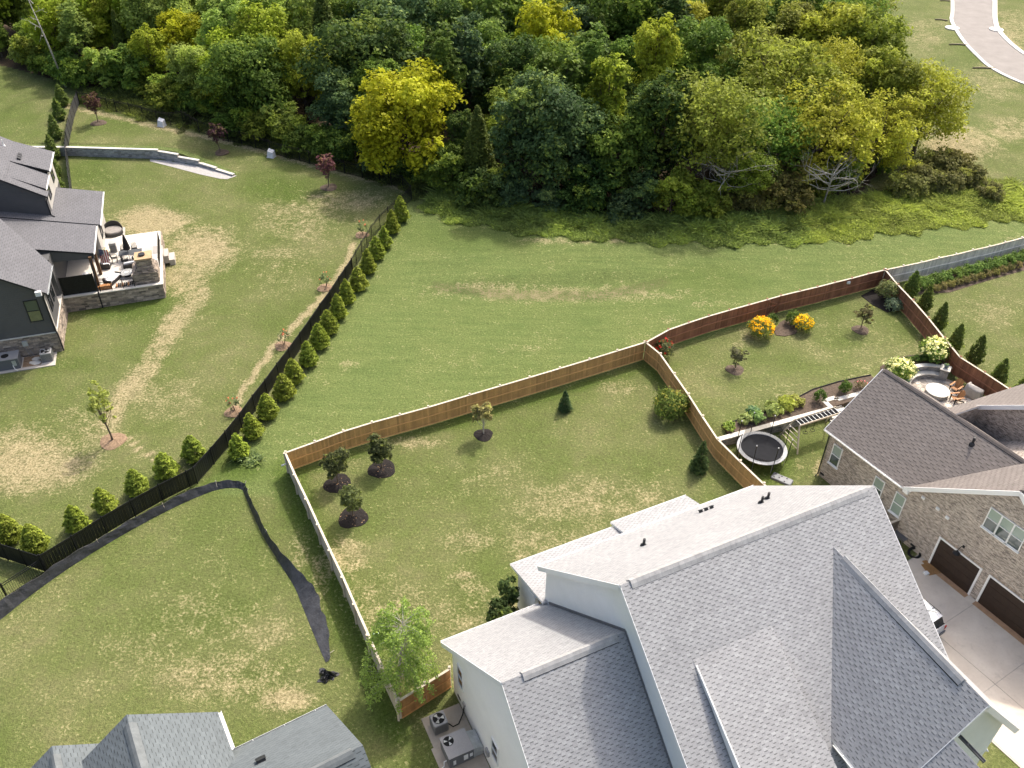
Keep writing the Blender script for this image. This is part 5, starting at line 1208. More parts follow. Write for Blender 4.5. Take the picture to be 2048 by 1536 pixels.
# mulch rings
def mulch(px, py, r, mat, label, leaves=0):
    c = G(px, py); m = MB(); n = 22; rs = np.random.default_rng(int(px)); rad = [r * (1 + .08 * math.sin(3 * a + px) + .02 * rs.normal()) for a in np.linspace(0, 6.28, n, endpoint=False)]
    rings = []
    for f, z in ((1.02, -.03), (1.0, .03), (.75, .09), (.4, .13), (.12, .15)):
        rings.append([c + np.array([math.cos(2 * math.pi * j / n) * rad[j] * f, math.sin(2 * math.pi * j / n) * rad[j] * f, z + .015 * rs.normal() * (f < 1)]) for j in range(n)])
    m.loft(rings, True)
    if leaves:
        o = thing('mulch_ring', label, 'mulch', c); m.build('mulch', mat, o, smooth=False)
        Cn = np.stack([c[0] + rs.normal(size=leaves) * r * .5, c[1] + rs.normal(size=leaves) * r * .5, np.full(leaves, c[2] + .14)], 1); k = np.hypot(Cn[:, 0] - c[0], Cn[:, 1] - c[1]); Cn = Cn[k < r * .97]; k = k[k < r * .97]; Cn[:, 2] = c[2] + .16 - .11 * (k / r)
        V, F = cards(Cn, np.tile([0, 0, 1.], (len(Cn), 1)), .05 * rs.uniform(.6, 1.3, len(Cn)), rs, .6, .3)
        lf = make_mesh('fallen_leaves', V, F.tolist(), M('dry_leaf', (.40, .25, .14), .8, tone=.3), o, rs.random(len(F)), fix=False, kind='stuff')
    else: tag(m.build('mulch_ring', mat), label, 'mulch')
    return c

YOUNG = [broadleaf(81, 3.0, .9, 3400, .095, .26, 12), broadleaf(82, 3.2, .85, 2300, .09, .35, 11), broadleaf(83, 3.0, .72, 900, .09, .30, 9)]
SPR = conifer(85, 1.9, .62, 2200, .085, .1, .85, .02, NEEDLE)
c = mulch(706, 1035, 1.02, MULCHB, 'black mulch ring strewn with tan leaves under the foremost young magnolia', 70); plant('young_tree', 'small dark green magnolia in the foremost mulch ring of the cluster of three', 'tree', YOUNG[0], c, 1.0, .4, (.085, .105, .040))
c = mulch(676, 968, 1.0, MULCHB, 'black mulch ring strewn with leaves nearest the fence corner', 60); plant('young_tree', 'bronze-green magnolia nearest the fence corner', 'tree', YOUNG[0], c, 1.08, 2.1, (.070, .080, .034))
c = mulch(764, 938, 1.0, MULCHB, 'black mulch ring strewn with leaves beside the tan fence', 60); plant('young_tree', 'bronze-green magnolia standing before the tan fence', 'tree', YOUNG[0], c, 1.02, 4.0, (.070, .082, .034))
c = mulch(967, 870, .72, MULCHB, 'small black mulch ring under the pale-trunked sapling'); o = plant('young_tree', 'sapling with pale trunk and yellowing leaves before the tan fence', 'tree', YOUNG[1], c, 1.0, 1., (.22, .20, .085)); o.children[1].data = o.children[1].data.copy(); o.children[1].data.materials[0] = BARKG
plant('small_spruce', 'small dark spruce on the lawn near the back tan fence', 'conifer', SPR, G(1129, 820), 1.05, None, (.045, .075, .030)); plant('small_spruce', 'dark narrow spruce beside the dividing tan fence', 'conifer', SPR, G(1398, 940), 1.28, None, (.050, .076, .026), sz=1.15)
HYD = bush(91, 1.9, 1.15, 3600, .085, 6, flowers=70, fsize=.05); plant('rounded_shrub', 'big rounded shrub with yellowish tips against the dividing fence', 'shrub', HYD, G(1338, 830), 1.08, None, (.090, .125, .028), parts=('foliage', 'stem'), fcol=(.26, .24, .05))
# sapling on the dry lawn of the left yard
c = mulch(226, 882, .95, MULCHR, 'pale straw mulch ring under the thin sapling on the dry lawn'); plant('young_tree', 'thin sapling with sparse yellow-green leaves on the dry lawn', 'tree', broadleaf(84, 5.4, .95, 1100, .12, .34, 13), c, 1., .5, (.25, .28, .07))
for i, (px, py, lp_x) in enumerate(((468, 824, 0), (566, 692, 1), (650, 576, 2), (724, 470, 3))):
    where = ['lowest along the black fence', 'beside the middle of the black fence', 'beside the upper black fence', 'near the open end of the black fence'][i]
    c = mulch(px, py, .72, MULCHR, f'reddish mulch ring {where}'); plant('garden_shrub', f'tiny rose-like sapling with coral tips {where}', 'shrub', bush(95 + i, 1.5, .5, 320, .07, 4, flowers=6, fsize=.05), c + np.array([.1, .1, .1]), 1., None, (.10, .13, .06), parts=('foliage', 'stem'), fcol=(.55, .16, .09))
PUR = broadleaf(87, 3.3, .95, 1700, .10, .30, 11)
for i, (px, py, s) in enumerate(((197, 246, 1.15), (441, 305, 1.1), (658, 375, 1.2))):
    w_ = ['beside the climbing dark fence', 'between the two pale boxes', 'near the black metal fence end'][i]
    c = mulch(px, py, .95, MULCHT, f'brown mulch ring under the purple sapling {w_}'); plant('purple_tree', f'purple-leaved sapling {w_}', 'tree', PUR, c, s, None, [(.075, .038, .036), (.070, .036, .042), (.14, .062, .07)][i])
for i, (px, py) in enumerate(((324, 252), (543, 314))):
    c = G(px, py); m = MB(); f = Frame(-18, c[0], c[1], c[2]); m.hexa([f.w(-.42, -.35, 0), f.w(.42, -.35, 0), f.w(.42, .35, 0), f.w(-.42, .35, 0), f.w(-.36, -.15, .75), f.w(.34, -.18, .62), f.w(.36, .3, .8), f.w(-.38, .3, .95)]); m.fbox(f, -.45, .45, -.38, .38, 0, .06)
    o = m.build('utility_box', M('white_box', (.62, .62, .64), .5)); tag(o, 'pale slanted box by the black fence, ' + ('nearer the climbing dark fence' if i == 0 else 'nearer the purple sapling by the fence end'), 'box')

# right yard planting
YB = bush(101, 1.5, .95, 2200, .07, 5, flowers=120, fsize=.07)
plant('flowering_shrub', 'shrub covered in orange-yellow flowers, left of the dark mulch bed', 'shrub', YB, G(1520, 672), 1.1, .3, (.12, .15, .035), parts=('foliage', 'stem'), fcol=(.72, .43, .02)); plant('flowering_shrub', 'yellow flowered shrub, right of the dark mulch bed', 'shrub', YB, G(1604, 660), .9, 2., (.12, .15, .035), parts=('foliage', 'stem'), fcol=(.68, .45, .02))
plant('dwarf_conifer', 'small dark cone shrub behind the left yellow flowers', 'shrub', BOX[0], G(1541, 652), .85, None, (.06, .10, .025), parts=('foliage', 'stem'), sz=1.5); plant('dwarf_conifer', 'small dark cone shrub behind the right yellow flowers', 'shrub', BOX[1], G(1584, 648), .95, None, (.07, .11, .025), parts=('foliage', 'stem'), sz=1.5)
bed = [G(*p) for p in ((1548, 662), (1560, 645), (1578, 636), (1592, 645), (1598, 655), (1592, 668), (1570, 673), (1552, 671))]; m = MB(); m.prism([p + [0, 0, -.05] for p in bed], (0, 0, .10)); struct(m.build('mulch_bed', MULCHT))
RCM = broadleaf(88, 2.3, .75, 1100, .085, .25, 9)
for (px, py, mx, my, s, lab, col_) in ((1468, 728, 1470, 740, 1.0, 'small crape myrtle in the lawn nearer the dividing fence', (.115, .115, .065)), (1727, 648, 1721, 660, 1.15, 'bronze-leaved small tree in the lawn nearer the fence corner', (.115, .105, .05))):
    mulch(mx, my, .75, MULCHT, 'brown mulch ring under the ' + lab); plant('small_tree', lab, 'tree', RCM, G(mx, my - 2), s, None, col_)
plant('red_flower_shrub', 'dark shrub with red flowers in the fence corner', 'shrub', bush(103, 1.7, .8, 1500, .08, 5, flowers=16, fsize=.06), G(1325, 714), 1., None, (.065, .075, .035), parts=('foliage', 'stem'), fcol=(.42, .02, .02))
plant('corner_shrub', 'feathery olive shrub in the far corner of the stained fence', 'shrub', bush(104, 2.1, .9, 1500, .09, 6), G(1772, 600), 1., None, (.13, .145, .06), parts=('foliage', 'stem')); plant('corner_shrub', 'grey-green low shrub below the feathery olive shrub', 'shrub', bush(105, 1., .75, 1000, .085, 4), G(1785, 618), 1., None, (.13, .17, .11), parts=('foliage', 'stem'))
bed = [G(*p) for p in ((1722, 592), (1745, 580), (1780, 590), (1800, 618), (1775, 625), (1745, 610))]; m = MB(); m.prism([p + [0, 0, -.05] for p in bed], (0, 0, .09)); struct(m.build('mulch_bed', MULCHB))

# birch by the pale fence: drooping fine twigs
def birch():
    rs = np.random.default_rng(77); q = G(800, 1395); o = thing('birch_tree', 'light green weeping birch drooping over the pale fence beside the white house', 'tree', q); mb = MB(); Cn = []; T = []
    h = 6.0; tp = q + np.array([.45, .9, h])
    mb.tube([q, q + np.array([.1, .3, h * .4]), tp], [.085, .06, .012], 7, cap=False)
    for i in range(120):
        f = rs.uniform(.22, 1.); a = rs.uniform(0, 6.28); s = q + (tp - q) * f; L = (1.9 - 1.2 * f) * rs.uniform(.6, 1.15) + .35; d = np.array([math.cos(a), math.sin(a), .55]); e = s + d * L * np.array([1, 1, .6]); dr = rs.uniform(.5, 1.5) * (1.25 - f * .7)
        pts = [s, s + (e - s) * .55 + np.array([0, 0, .12]), e, e + np.array([d[0] * .2, d[1] * .2, -dr * .5]), e + np.array([d[0] * .28, d[1] * .28, -dr])]; mb.tube(pts, [.014, .010, .007, .005, .003], 3, cap=False)
        for k in range(105):
            t = rs.uniform(.8, 3.98); j = int(t); p_ = pts[j] + (pts[j + 1] - pts[j]) * (t - j); Cn.append(p_ + rs.normal(size=3) * np.array([.10, .10, .10])); T.append(rs.normal(.5, .17))
    Cn = np.array(Cn); V, F = cards(Cn, np.tile([0, 0, .8], (len(Cn), 1)), .07 * rs.uniform(.6, 1.3, len(Cn)), rs, .6, .8)
    c = make_mesh('crown', V, F.tolist(), LEAF, o, np.clip(T, 0, 1), fix=False); c.color = (.175, .245, .06, 1); mb.build('trunk', BARKG, o, smooth=True, fix=False)
birch()
HOL = broadleaf(89, 3.4, .72, 3000, .085, .03, 12)
plant('holly_shrub', 'tall glossy dark holly against the white porch wall, farther from the left wing', 'shrub', HOL, W.w(5.0, 3.4, 0), 1.05, None, (.050, .078, .026)); plant('holly_shrub', 'dense dark holly with lighter tip at the corner of the left wing roof', 'shrub', HOL, W.w(3.7, 2.0, 0), 1.1, 1., (.054, .080, .027)); plant('holly_shrub', 'small dark holly between the two tall ones by the porch', 'shrub', HOL, W.w(4.6, 2.7, 0), .8, 2., (.046, .07, .025))

# ------------------------------------------------------------------ right yard: walls, patio, play things
up3 = np.array([0, 0, 1.])
def block_wall(T, a, b, z0, z1, th, blockmat, h=.15, lmin=.28, lmax=.5, solo=True):
    """courses of separate blocks between ground points a and b"""
    a, b = np.array([a[0], a[1], 0.]), np.array([b[0], b[1], 0.]); d = b - a; L = np.linalg.norm(d); d /= L; nr = np.array([-d[1], d[0], 0]); z = z0; acc = MB()
    core = MB(); core.box((a + b) / 2 + up3 * (z0 + z1) / 2, d * L / 2, nr * (th / 2 - .03), up3 * (z1 - z0) / 2 * .995); core.build('wall_core', MORTAR, T, fix=False)
    while z < z1 - .02:
        hh = min(h, z1 - z); s = -rng.uniform(0, .3)
        while s < L:
            l = rng.uniform(lmin, lmax); s0, s1 = max(0, s), min(L, s + l); s += l
            if s1 - s0 < .05: continue
            m = MB(); o = rng.uniform(-.012, .02); (m if solo else acc).box(a + d * (s0 + s1) / 2 + up3 * (z + hh / 2), d * ((s1 - s0) / 2 - .006), nr * (th / 2 + o), up3 * (hh / 2 - .005), float(rng.random()))
            if solo: m.build('block', blockmat, T, fix=False)
        z += hh
    if not solo: acc.build('block_courses', blockmat, T, fix=False, kind='stuff')
def caps(T, a, b, z, w, mat, l=.6, t=.07):
    a, b = np.array([a[0], a[1], 0.]), np.array([b[0], b[1], 0.]); d = b - a; L = np.linalg.norm(d); d /= L; nr = np.array([-d[1], d[0], 0]); n = max(1, int(L / l))
    for i in range(n): m = MB(); m.box(a + d * (L * (i + .5) / n) + up3 * (z + t / 2), d * (L / n / 2 - .004), nr * w / 2, up3 * t / 2, float(rng.random())); m.build('cap_stone', mat, T, fix=False)
dRW = (RW_B - RW_A) / np.linalg.norm(RW_B - RW_A); nRW = np.array([-dRW[1], dRW[0]])
rw = thing('retaining_wall', 'long grey stone retaining wall with pale cap behind the trampoline', 'wall', (*RW_A, LOW))
block_wall(rw, RW_A, RW_B, LOW - .1, BED, .34, BLOCK, .15); caps(rw, RW_A - dRW * .05, RW_B + dRW * .05, BED, .42, CAPS)
pB = RW_B; pC = pB + nRW * 1.0; pD = pC + dRW * 1.1; pE = pD - nRW * .25; pF = pE + dRW * 3.2
for x, y in ((pB, pC), (pC, pD), (pD, pE), (pE, pF)): block_wall(rw, x, y, LOW - .1, BED, .30, BLOCK, .15); caps(rw, x, y, BED + .002, .40, CAPS, .45)
st = thing('stone_steps', 'pale stone steps at the end of the retaining wall beside the brick house roof', 'steps', (*(pB + dRW * .6), LOW))
for i in range(4):
    m = MB(); c = np.array([*(pB + dRW * .62 - nRW * (.75 - .35 * i)), LOW + .15 + .17 * i]); m.box(c - up3 * .2, np.array([*dRW, 0]) * (.48 + .18 * (3 - i)), np.array([*nRW, 0]) * .19, up3 * .2); m.build('step', CAPS, st, fix=False)
# bed behind the wall with edging
bl_, br_ = [], []
for t, w_ in ((0.1, 1.25), (.2, 1.35), (.4, 1.35), (.6, 1.5), (.8, 2.0), (1.0, 2.5), (1.25, 2.6), (1.55, 2.4)):
    p = RW_A + (RW_B - RW_A) * t; br_.append(p + nRW * .17); bl_.append(p + nRW * w_)
def flatbed(name, A, B, z, mat, dz=0):
    m = MB()
    for i in range(len(A) - 1): m.hexa([(*A[i], z - .3), (*B[i], z - .3), (*B[i + 1], z - .3), (*A[i + 1], z - .3), (*A[i], z + .02), (*B[i], z), (*B[i + 1], z), (*A[i + 1], z + .02)])
    return struct(m.build(name, mat))
flatbed('planting_bed', bl_, br_, BED + .03, MULCHT)
m = MB(); m.tube([np.array([*p, BED + .08]) for p in bl_], .06, 6); tag(m.build('bed_edging', RUB), 'black rubber edging curving along the planting bed above the retaining wall', 'edging')
HOST = [bush(111, .55, .5, 500, .11, 3), bush(112, .7, .55, 600, .11, 3)]
for i, (px, py, s, col_) in enumerate(((1458, 857, .9, (.19, .26, .06)), (1490, 843, .9, (.22, .26, .10)), (1512, 838, 1.1, (.16, .24, .08)), (1545, 826, 1.2, (.21, .25, .08)), (1570, 814, 1.4, (.25, .28, .055)), (1590, 808, 1.0, (.24, .25, .07)), (1505, 825, .9, (.15, .23, .12)))):
    q = at(px, py, BED + .05); plant('leafy_perennial', 'low yellow-green leafy perennial in the bed above the retaining wall', 'plant', HOST[i % 2], (q[0], q[1], BED + .02), s, None, col_, 'perennials above the retaining wall', ('foliage', 'stem'))
for i, (px, py) in enumerate(((1637, 803), (1688, 785))):
    q = at(px, py, BED + .05); plant('dwarf_conifer', ['dark egg-shaped dwarf conifer beside the stone steps', 'dark egg-shaped dwarf conifer beyond the stone steps near the roof'][i], 'shrub', BOX[i], (q[0], q[1], BED + .02), .75, None, (.065, .115, .025), parts=('foliage', 'stem'), sz=1.6)
q = at(1720, 778, BED + .05); plant('small_flower', 'straggly plant with pink flowers near the roof edge', 'plant', bush(115, .8, .5, 300, .07, 4, flowers=8, fsize=.05), (q[0], q[1], BED), 1., None, (.13, .11, .06), parts=('foliage', 'stem'), fcol=(.6, .2, .2))

# trampoline
def trampoline():
    c = at(1524, 896, LOW + .92); c[2] = LOW; Rr = 1.86; T = thing('trampoline', 'round black trampoline with pale padded rim and sagging net beside the dividing fence', 'trampoline', c); h = .92; n = 40
    ring = lambda r, z: [c + np.array([r * math.cos(2 * math.pi * i / n), r * math.sin(2 * math.pi * i / n), z]) for i in range(n)]
    m = MB(); m.loft([ring(Rr, h - .02), ring(Rr, h + .02), ring(Rr - .03, h + .035), ring(Rr - .30, h + .03), ring(Rr - .31, h + .0)], False); m.loft([ring(Rr, h - .02), ring(Rr - .31, h - .005)], False); m.build('rim_pad', PADC, T, fix=False)
    m = MB(); m.loft([ring(Rr - .30, h - .012), ring(Rr - .9, h - .03), ring(.05, h - .05)], True); m.build('jumping_mat', MATT, T, fix=False)
    for k in range(8):
        a = 2 * math.pi * (k + .3) / 8; e = np.array([math.cos(a), math.sin(a), 0]); m = MB(); m.tube([c + e * (Rr - .05), c + e * (Rr - .05) + up3 * h], .025, 6); m.build('leg', GALV, T, fix=False)
        m = MB(); lean = e * rng.uniform(-.05, .12); tp = c + e * (Rr + .08) + up3 * (h + 1.75) + lean; m.tube([c + e * (Rr + .06) + up3 * .35, c + e * (Rr + .07) + up3 * h, tp], .028, 6); p = m.build('pole', BLACKM, T, fix=False)
        m = MB(); m.lathe(tp, [(.045, 0), (.05, .05), (.02, .09)], 8); m.build('pole_cap', PIPE, p, fix=False)
    m = MB(); prev = None
    for k in range(n + 1):       # net hangs low, gathered in places
        a = 2 * math.pi * k / n; e = np.array([math.cos(a), math.sin(a), 0]); hh = .25 + 1.3 * max(0, math.sin(a * 1. + .2)) ** .8 * (.45 + .55 * abs(math.cos(4 * a + .9)))
        q = (c + e * (Rr - .30) + up3 * (h + .03), c + e * (Rr - .22 + .1 * math.sin(4 * a)) + up3 * (h + .03 + hh))
        if prev: m.poly([prev[0], q[0], q[1], prev[1]])
        prev = q
    m.build('net', NET, T, fix=False)
trampoline()
# climbing frame
def frame_():
    T0, T1 = at(1593, 846, LOW + 2.15), at(1664, 824, LOW + 2.15); d = (T1 - T0); L = np.linalg.norm(d[:2]); d[2] = 0; d /= L; nr = np.array([-d[1], d[0], 0]); T = thing('climbing_frame', 'pale wooden climbing frame with ladder top next to the brick house', 'climbing frame', (T0[0], T0[1], LOW)); L = 4.0
    o = np.array([T0[0], T0[1], 0.]); zt = LOW + 2.15; half = .36
    for s in (-1, 1): m = MB(); m.beam(o + nr * half * s + up3 * zt, o + nr * half * s + d * L + up3 * zt, .05, .14); m.build('side_rail', PALEW, T, fix=False)
    for k in range(11): m = MB(); m.tube([o + nr * -half + d * (.2 + k * .36) + up3 * zt, o + nr * half + d * (.2 + k * .36) + up3 * zt], .022, 6); m.build('rung', GALVL, T, fix=False)
    m = MB(); m.box(o + d * L / 2 + up3 * (zt - .09), d * (L / 2 - .15), nr * (half - .03), up3 * .008); m.build('shade_panel', MATT, T, fix=False)
    for e in (0.02, L - .02):
        for s in (-1, 1): m = MB(); m.beam(o + d * e + nr * half * s + up3 * (zt - .05), o + d * (e - (.25 if e < 1 else -.25)) + nr * (half + .75) * s + up3 * LOW, .09, .09, upv=d); m.build('leg', PALEW, T, fix=False)
    for k in range(4):
        z = LOW + .3 + .45 * k; w = half + .75 * (1 - (z - LOW) / 2.1); m = MB(); m.beam(o + nr * -w + up3 * z - d * .15, o + nr * w + up3 * z - d * .15, .05, .05); m.build('crossbar', PALEW, T, fix=False)
    for k in (1.2, 1.9): m = MB(); m.tube([o + d * k + up3 * zt, o + d * k + nr * .05 + up3 * (LOW + .75)], .012, 5); m.tube([o + d * k + nr * .05 + up3 * (LOW + .75) + np.array([.17 * math.cos(t), .17 * math.sin(t), 0]) for t in np.linspace(0, 6.28, 13)], .02, 5); m.build('swing_ring', RUB, T, fix=False)
frame_()
def lid():
    c = at(1564, 958, LOW + .1); f = Frame(-35, c[0], c[1], LOW); m = MB(); T = thing('hoop_base', 'flat grey plastic hoop base lying on the grass below the trampoline', 'base', c * [1, 1, 0] + [0, 0, LOW])
    prof = []
    for (z, g) in ((0.0, 0), (.13, .02), (.16, .06)):
        w, l, r = .36 - g, .78 - g, .1; ring = []
        for (sx, sy, a0) in ((1, 1, 0), (-1, 1, 90), (-1, -1, 180), (1, -1, 270)):
            for k in range(4): a = R(a0 + 30 * k); ring.append(f.w(sx * (l - r) + r * math.cos(a), sy * (w - r) + r * math.sin(a), z))
        prof.append(ring)
    m.loft(prof, True); m.build('shell', PLAST, T, fix=False)
    for (x, y) in ((-.55, .18), (-.55, -.18), (-.1, .2), (.25, -.2), (.3, .18), (-.2, -.05)): m = MB(); m.lathe(f.w(x, y, .158), [(.06, 0), (.06, .008)], 10); m.build('recess', RUB, T, fix=False)
lid()

# round patio
FPc = at(1872, 790, LOW); FPc[2] = LOW
pt = thing('stone_patio', '', '', FPc); struct(pt)
for k_ in ('label', 'category'): del pt[k_]
m = MB(); m.lathe(FPc, [(2.75, -.1), (2.75, .03), (0.02, .035)], 36); m.build('bed', MORTAR, pt, fix=False)
ring_r = [0.95, 1.3, 1.68, 2.02, 2.4, 2.74]
for i in range(len(ring_r) - 1):
    n = int(2 * math.pi * ring_r[i] / .5)
    for k in range(n):
        a0, a1 = 2 * math.pi * (k + .03 + .3 * i) / n, 2 * math.pi * (k + .97 + .3 * i) / n; r0, r1 = ring_r[i] + .012, ring_r[i + 1] - .012
        m = MB(); P4 = [FPc + np.array([r * math.cos(a), r * math.sin(a), .0]) for r, a in ((r0, a0), (r1, a0), (r1, a1), (r0, a1))]; zt = .05 + .006 * rng.random(); m.hexa(P4 + [p + up3 * zt for p in P4], float(rng.random())); m.build('paver', PATIOS, pt, fix=False)
fp = thing('fire_pit', 'round grey stone fire pit with white cap on the circular patio', 'fire pit', FPc)
for r_ in range(3):
    n = 14
    for k in range(n):
        a0, a1 = 2 * math.pi * (k + .02 + .5 * r_) / n, 2 * math.pi * (k + .98 + .5 * r_) / n; m = MB(); z0 = .05 + r_ * .14; o = rng.uniform(0, .015)
        P4 = [FPc + np.array([r * math.cos(a), r * math.sin(a), z0]) for r, a in ((.62, a0), (.88 + o, a0), (.88 + o, a1), (.62, a1))]; m.hexa(P4 + [p + up3 * .133 for p in P4], float(rng.random())); m.build('block', BLOCK, fp, fix=False)
m = MB(); m.lathe(FPc + up3 * .47, [(.60, 0), (.93, 0), (.95, .03), (.95, .06), (.93, .07), (.60, .07)], 32, cap=False); m.build('cap_ring', CAPS, fp, fix=False)
m = MB(); m.lathe(FPc + up3 * .54, [(.64, 0), (.63, .03), (.3, .06), (.01, .07)], 28); m.build('cover', CUSH, fp, fix=False)
# curved bench wall on the far left side of the patio
bw = thing('curved_bench', 'curved grey stone bench with pale seat round the fire pit patio', 'bench', FPc)
for lvl, (r0, r1, z1, nm) in enumerate(((2.15, 2.6, .45, 'seat'), (2.62, 2.95, .95, 'back'))):
    n = 12; A0, A1 = R(68), R(158)
    for row_ in range(3 if lvl == 0 else 6):
        for k in range(n):
            a0, a1 = A0 + (A1 - A0) * k / n, A0 + (A1 - A0) * (k + .97) / n; z0 = .02 + row_ * .15; zt = min(z0 + .143, z1)
            if zt - z0 < .03: continue
            m = MB(); P4 = [FPc + np.array([r * math.cos(a), r * math.sin(a), z0]) for r, a in ((r0, a0), (r1, a0), (r1, a1), (r0, a1))]; m.hexa(P4 + [p + up3 * (zt - z0) for p in P4], float(rng.random())); m.build('block', BLOCK, bw, fix=False)
    for k in range(n):
        a0, a1 = A0 + (A1 - A0) * k / n, A0 + (A1 - A0) * (k + .985) / n; m = MB(); P4 = [FPc + np.array([r * math.cos(a), r * math.sin(a), z1]) for r, a in ((r0 - .05, a0), (r1 + .02, a0), (r1 + .02, a1), (r0 - .05, a1))]; m.hexa(P4 + [p + up3 * .07 for p in P4], float(rng.random())); m.build(nm + '_cap', CAPS, bw, fix=False)
def pillar(ang, label, h):
    p = FPc + np.array([2.55 * math.cos(ang), 2.55 * math.sin(ang), 0]); f = Frame(math.degrees(ang), p[0], p[1], LOW); T = thing('stone_pillar', label, 'pillar', p)
    for r_ in range(int(h / .15)):
        for s in (-1, 1):
            m = MB(); m.fbox(f, *((-.36, .36, -.34, -.01) if s < 0 else (-.36, .36, .01, .34)) if r_ % 2 else (((-.36, -.01, -.34, .34)) if s < 0 else (.01, .36, -.34, .34)), r_ * .15 + .02, r_ * .15 + .163, tone=float(rng.random())); m.build('block', BLOCK, T, fix=False)
    m = MB(); m.fbox(f, -.42, .42, -.40, .40, h + .02, h + .1); m.build('cap_stone', CAPS, T, fix=False); return p + up3 * (h + .1)
t1 = pillar(R(60), 'square grey stone pillar with planter at the fence end of the curved bench', 1.05); t2 = pillar(R(168), 'square grey stone pillar at the roof end of the curved bench', .6)
for i, t in enumerate((t1, t2)):
    T = thing('plant_pot', ['grey pot of leaves on the tall stone pillar', 'small grey pot on the low stone pillar'][i], 'pot', t); m = MB(); m.lathe(t, [(.12, 0), (.2, .22), (.22, .24), (.18, .24), (.16, .2)], 12); m.build('pot', M('slate_pot', (.12, .15, .17), .7), T, fix=False)
    V, F = cards(t + np.array([0, 0, .32]) + rng.normal(size=(60, 3)) * .09, np.tile([0, 0, 1.], (60, 1)), .07 * np.ones(60), np.random.default_rng(i), .5, .8); lf = make_mesh('leaves', V, F.tolist(), LEAFD, T, rng.random(60), fix=False); lf.color = (.10, .16, .10, 1)
HY2 = bush(121, 1.7, 1.05, 2600, .10, 6, flowers=75, fsize=.115)
plant('hydrangea', 'tall hydrangea with creamy flower heads by the stained fence', 'shrub', HY2, FPc + np.array([.9, 3.9, BED - LOW]), 1.05, .2, (.10, .16, .035), parts=('foliage', 'stem'), fcol=(.62, .60, .30)); plant('hydrangea', 'hydrangea with creamy flower heads beside the brick house ridge', 'shrub', HY2, at(1795, 757, LOW + .3), 1.0, 2.2, (.11, .17, .035), parts=('foliage', 'stem'), fcol=(.64, .62, .33))
for k in range(6): a = R(80 + 11 * k); plant('low_shrub', 'low dark shrub in the bed behind the curved bench', 'shrub', BOX[k % 2], FPc + np.array([3.6 * math.cos(a), 3.6 * math.sin(a), BED - LOW + .02]), .62, None, (.055, .095, .022), 'low shrubs behind the curved bench', ('foliage', 'stem'))
bedp = [FPc + np.array([r * math.cos(R(a)), r * math.sin(R(a)), -.2 + BED - LOW]) for r, a in ((2.97, 60), (2.97, 80), (2.97, 100), (2.97, 120), (2.97, 145), (2.97, 168), (4.7, 168), (4.8, 145), (4.6, 120), (4.5, 100), (4.6, 80), (4.7, 62))]
m = MB(); b0 = len(m.V); m.prism(bedp, (0, 0, .24)); struct(m.build('mulch_bed', MULCHT))
def adirondack(px, py, az, label):
    c = at(px, py, LOW + .05); f = Frame(az, c[0], c[1], LOW + .05); T = thing('garden_chair', label, 'chair', (c[0], c[1], LOW + .05), 'orange garden chairs')
    for s in (-1, 1):
        m = MB(); m.fbox(f, .32, .40, s * .33 - .03, s * .33 + .03, 0, .55); m.build('leg', BLACKM, T, fix=False); m = MB(); m.beam(f.w(-.55, s * .29, .05), f.w(.38, s * .29, .38), .04, .10); m.build('leg', BLACKM, T, fix=False)
        m = MB(); m.tone = .6; m.fbox(f, -.35, .45, s * .36 - .07, s * .36 + .07, .55, .58); m.build('arm', ORANGEW, T, fix=False)
    for k in range(5): x = .38 - k * .115; z = .38 - k * .04; m = MB(); m.tone = float(rng.random()); m.box(f.w(x, 0, z), f.u * .052 - up3 * .017, f.v * .29, up3 * .012); m.build('seat_slat', ORANGEW, T, fix=False)
    for k in range(5):
        y = (k - 2) * .115; hgt_ = .78 - .05 * abs(k - 2) ** 1.5; m = MB(); m.tone = float(rng.random()); a = f.w(-.15, y * .85, .24); b = f.w(-.15 - .36 * hgt_, y * 1.1, .24 + hgt_); m.beam(a, b, .10, .022, upv=f.u); m.build('back_slat', ORANGEW, T, fix=False)
adirondack(1910, 781, 218, 'orange wooden garden chair nearer the covered grill by the fire pit'); adirondack(1912, 802, 190, 'orange wooden garden chair at the outer edge of the round patio')
def cover():
    c = at(1943, 795, LOW); f = Frame(-52, c[0], c[1], LOW); m = MB(); rs = np.random.default_rng(4); n = 40; rings = []
    for (z, s, amp) in ((0, 1.0, .09), (.3, .97, .07), (.65, .9, .05), (.88, .86, .03), (1.0, .78, .02)):
        ring = []
        for k in range(n):
            a = 2 * math.pi * k / n; sx = np.sign(math.cos(a)) * abs(math.cos(a)) ** .45 * .78; sy = np.sign(math.sin(a)) * abs(math.sin(a)) ** .45 * .36; w = 1 + amp * math.sin(9 * a + 3 * z) + amp * .5 * math.sin(17 * a)
            ring.append(f.w(sx * s * w, sy * s * w, z + (.10 * math.cos(a) ** 2 if z > .8 else 0) + (.12 if z > .8 and math.cos(a) < -.6 else 0)))
        rings.append(ring)
    m.loft(rings, True); tag(m.build('grill_cover', TARP, smooth=True), 'grill under a draped beige cover beside the stained fence', 'covered grill')
cover()
# fence light
q = C_[11] + np.array([-.35, -.2, 1.5]); m = MB(); m.box(q, (.16, 0, 0), (0, .08, 0), (0, 0, .12)); m.lathe(q + [0, -.1, -.05], [(.05, 0), (.06, .1)], 8); tag(m.build('fence_lamp', PIPE), 'small white box lamp fixed on the stained fence', 'lamp')
q = B_[0] + np.array([-.35, -.35, 1.0]); m = MB(); m.tube([q + [.3, .2, 0], q], .06, 8); tag(m.build('drain_pipe', PIPE), 'short white pipe poking from the pale fence corner', 'pipe')

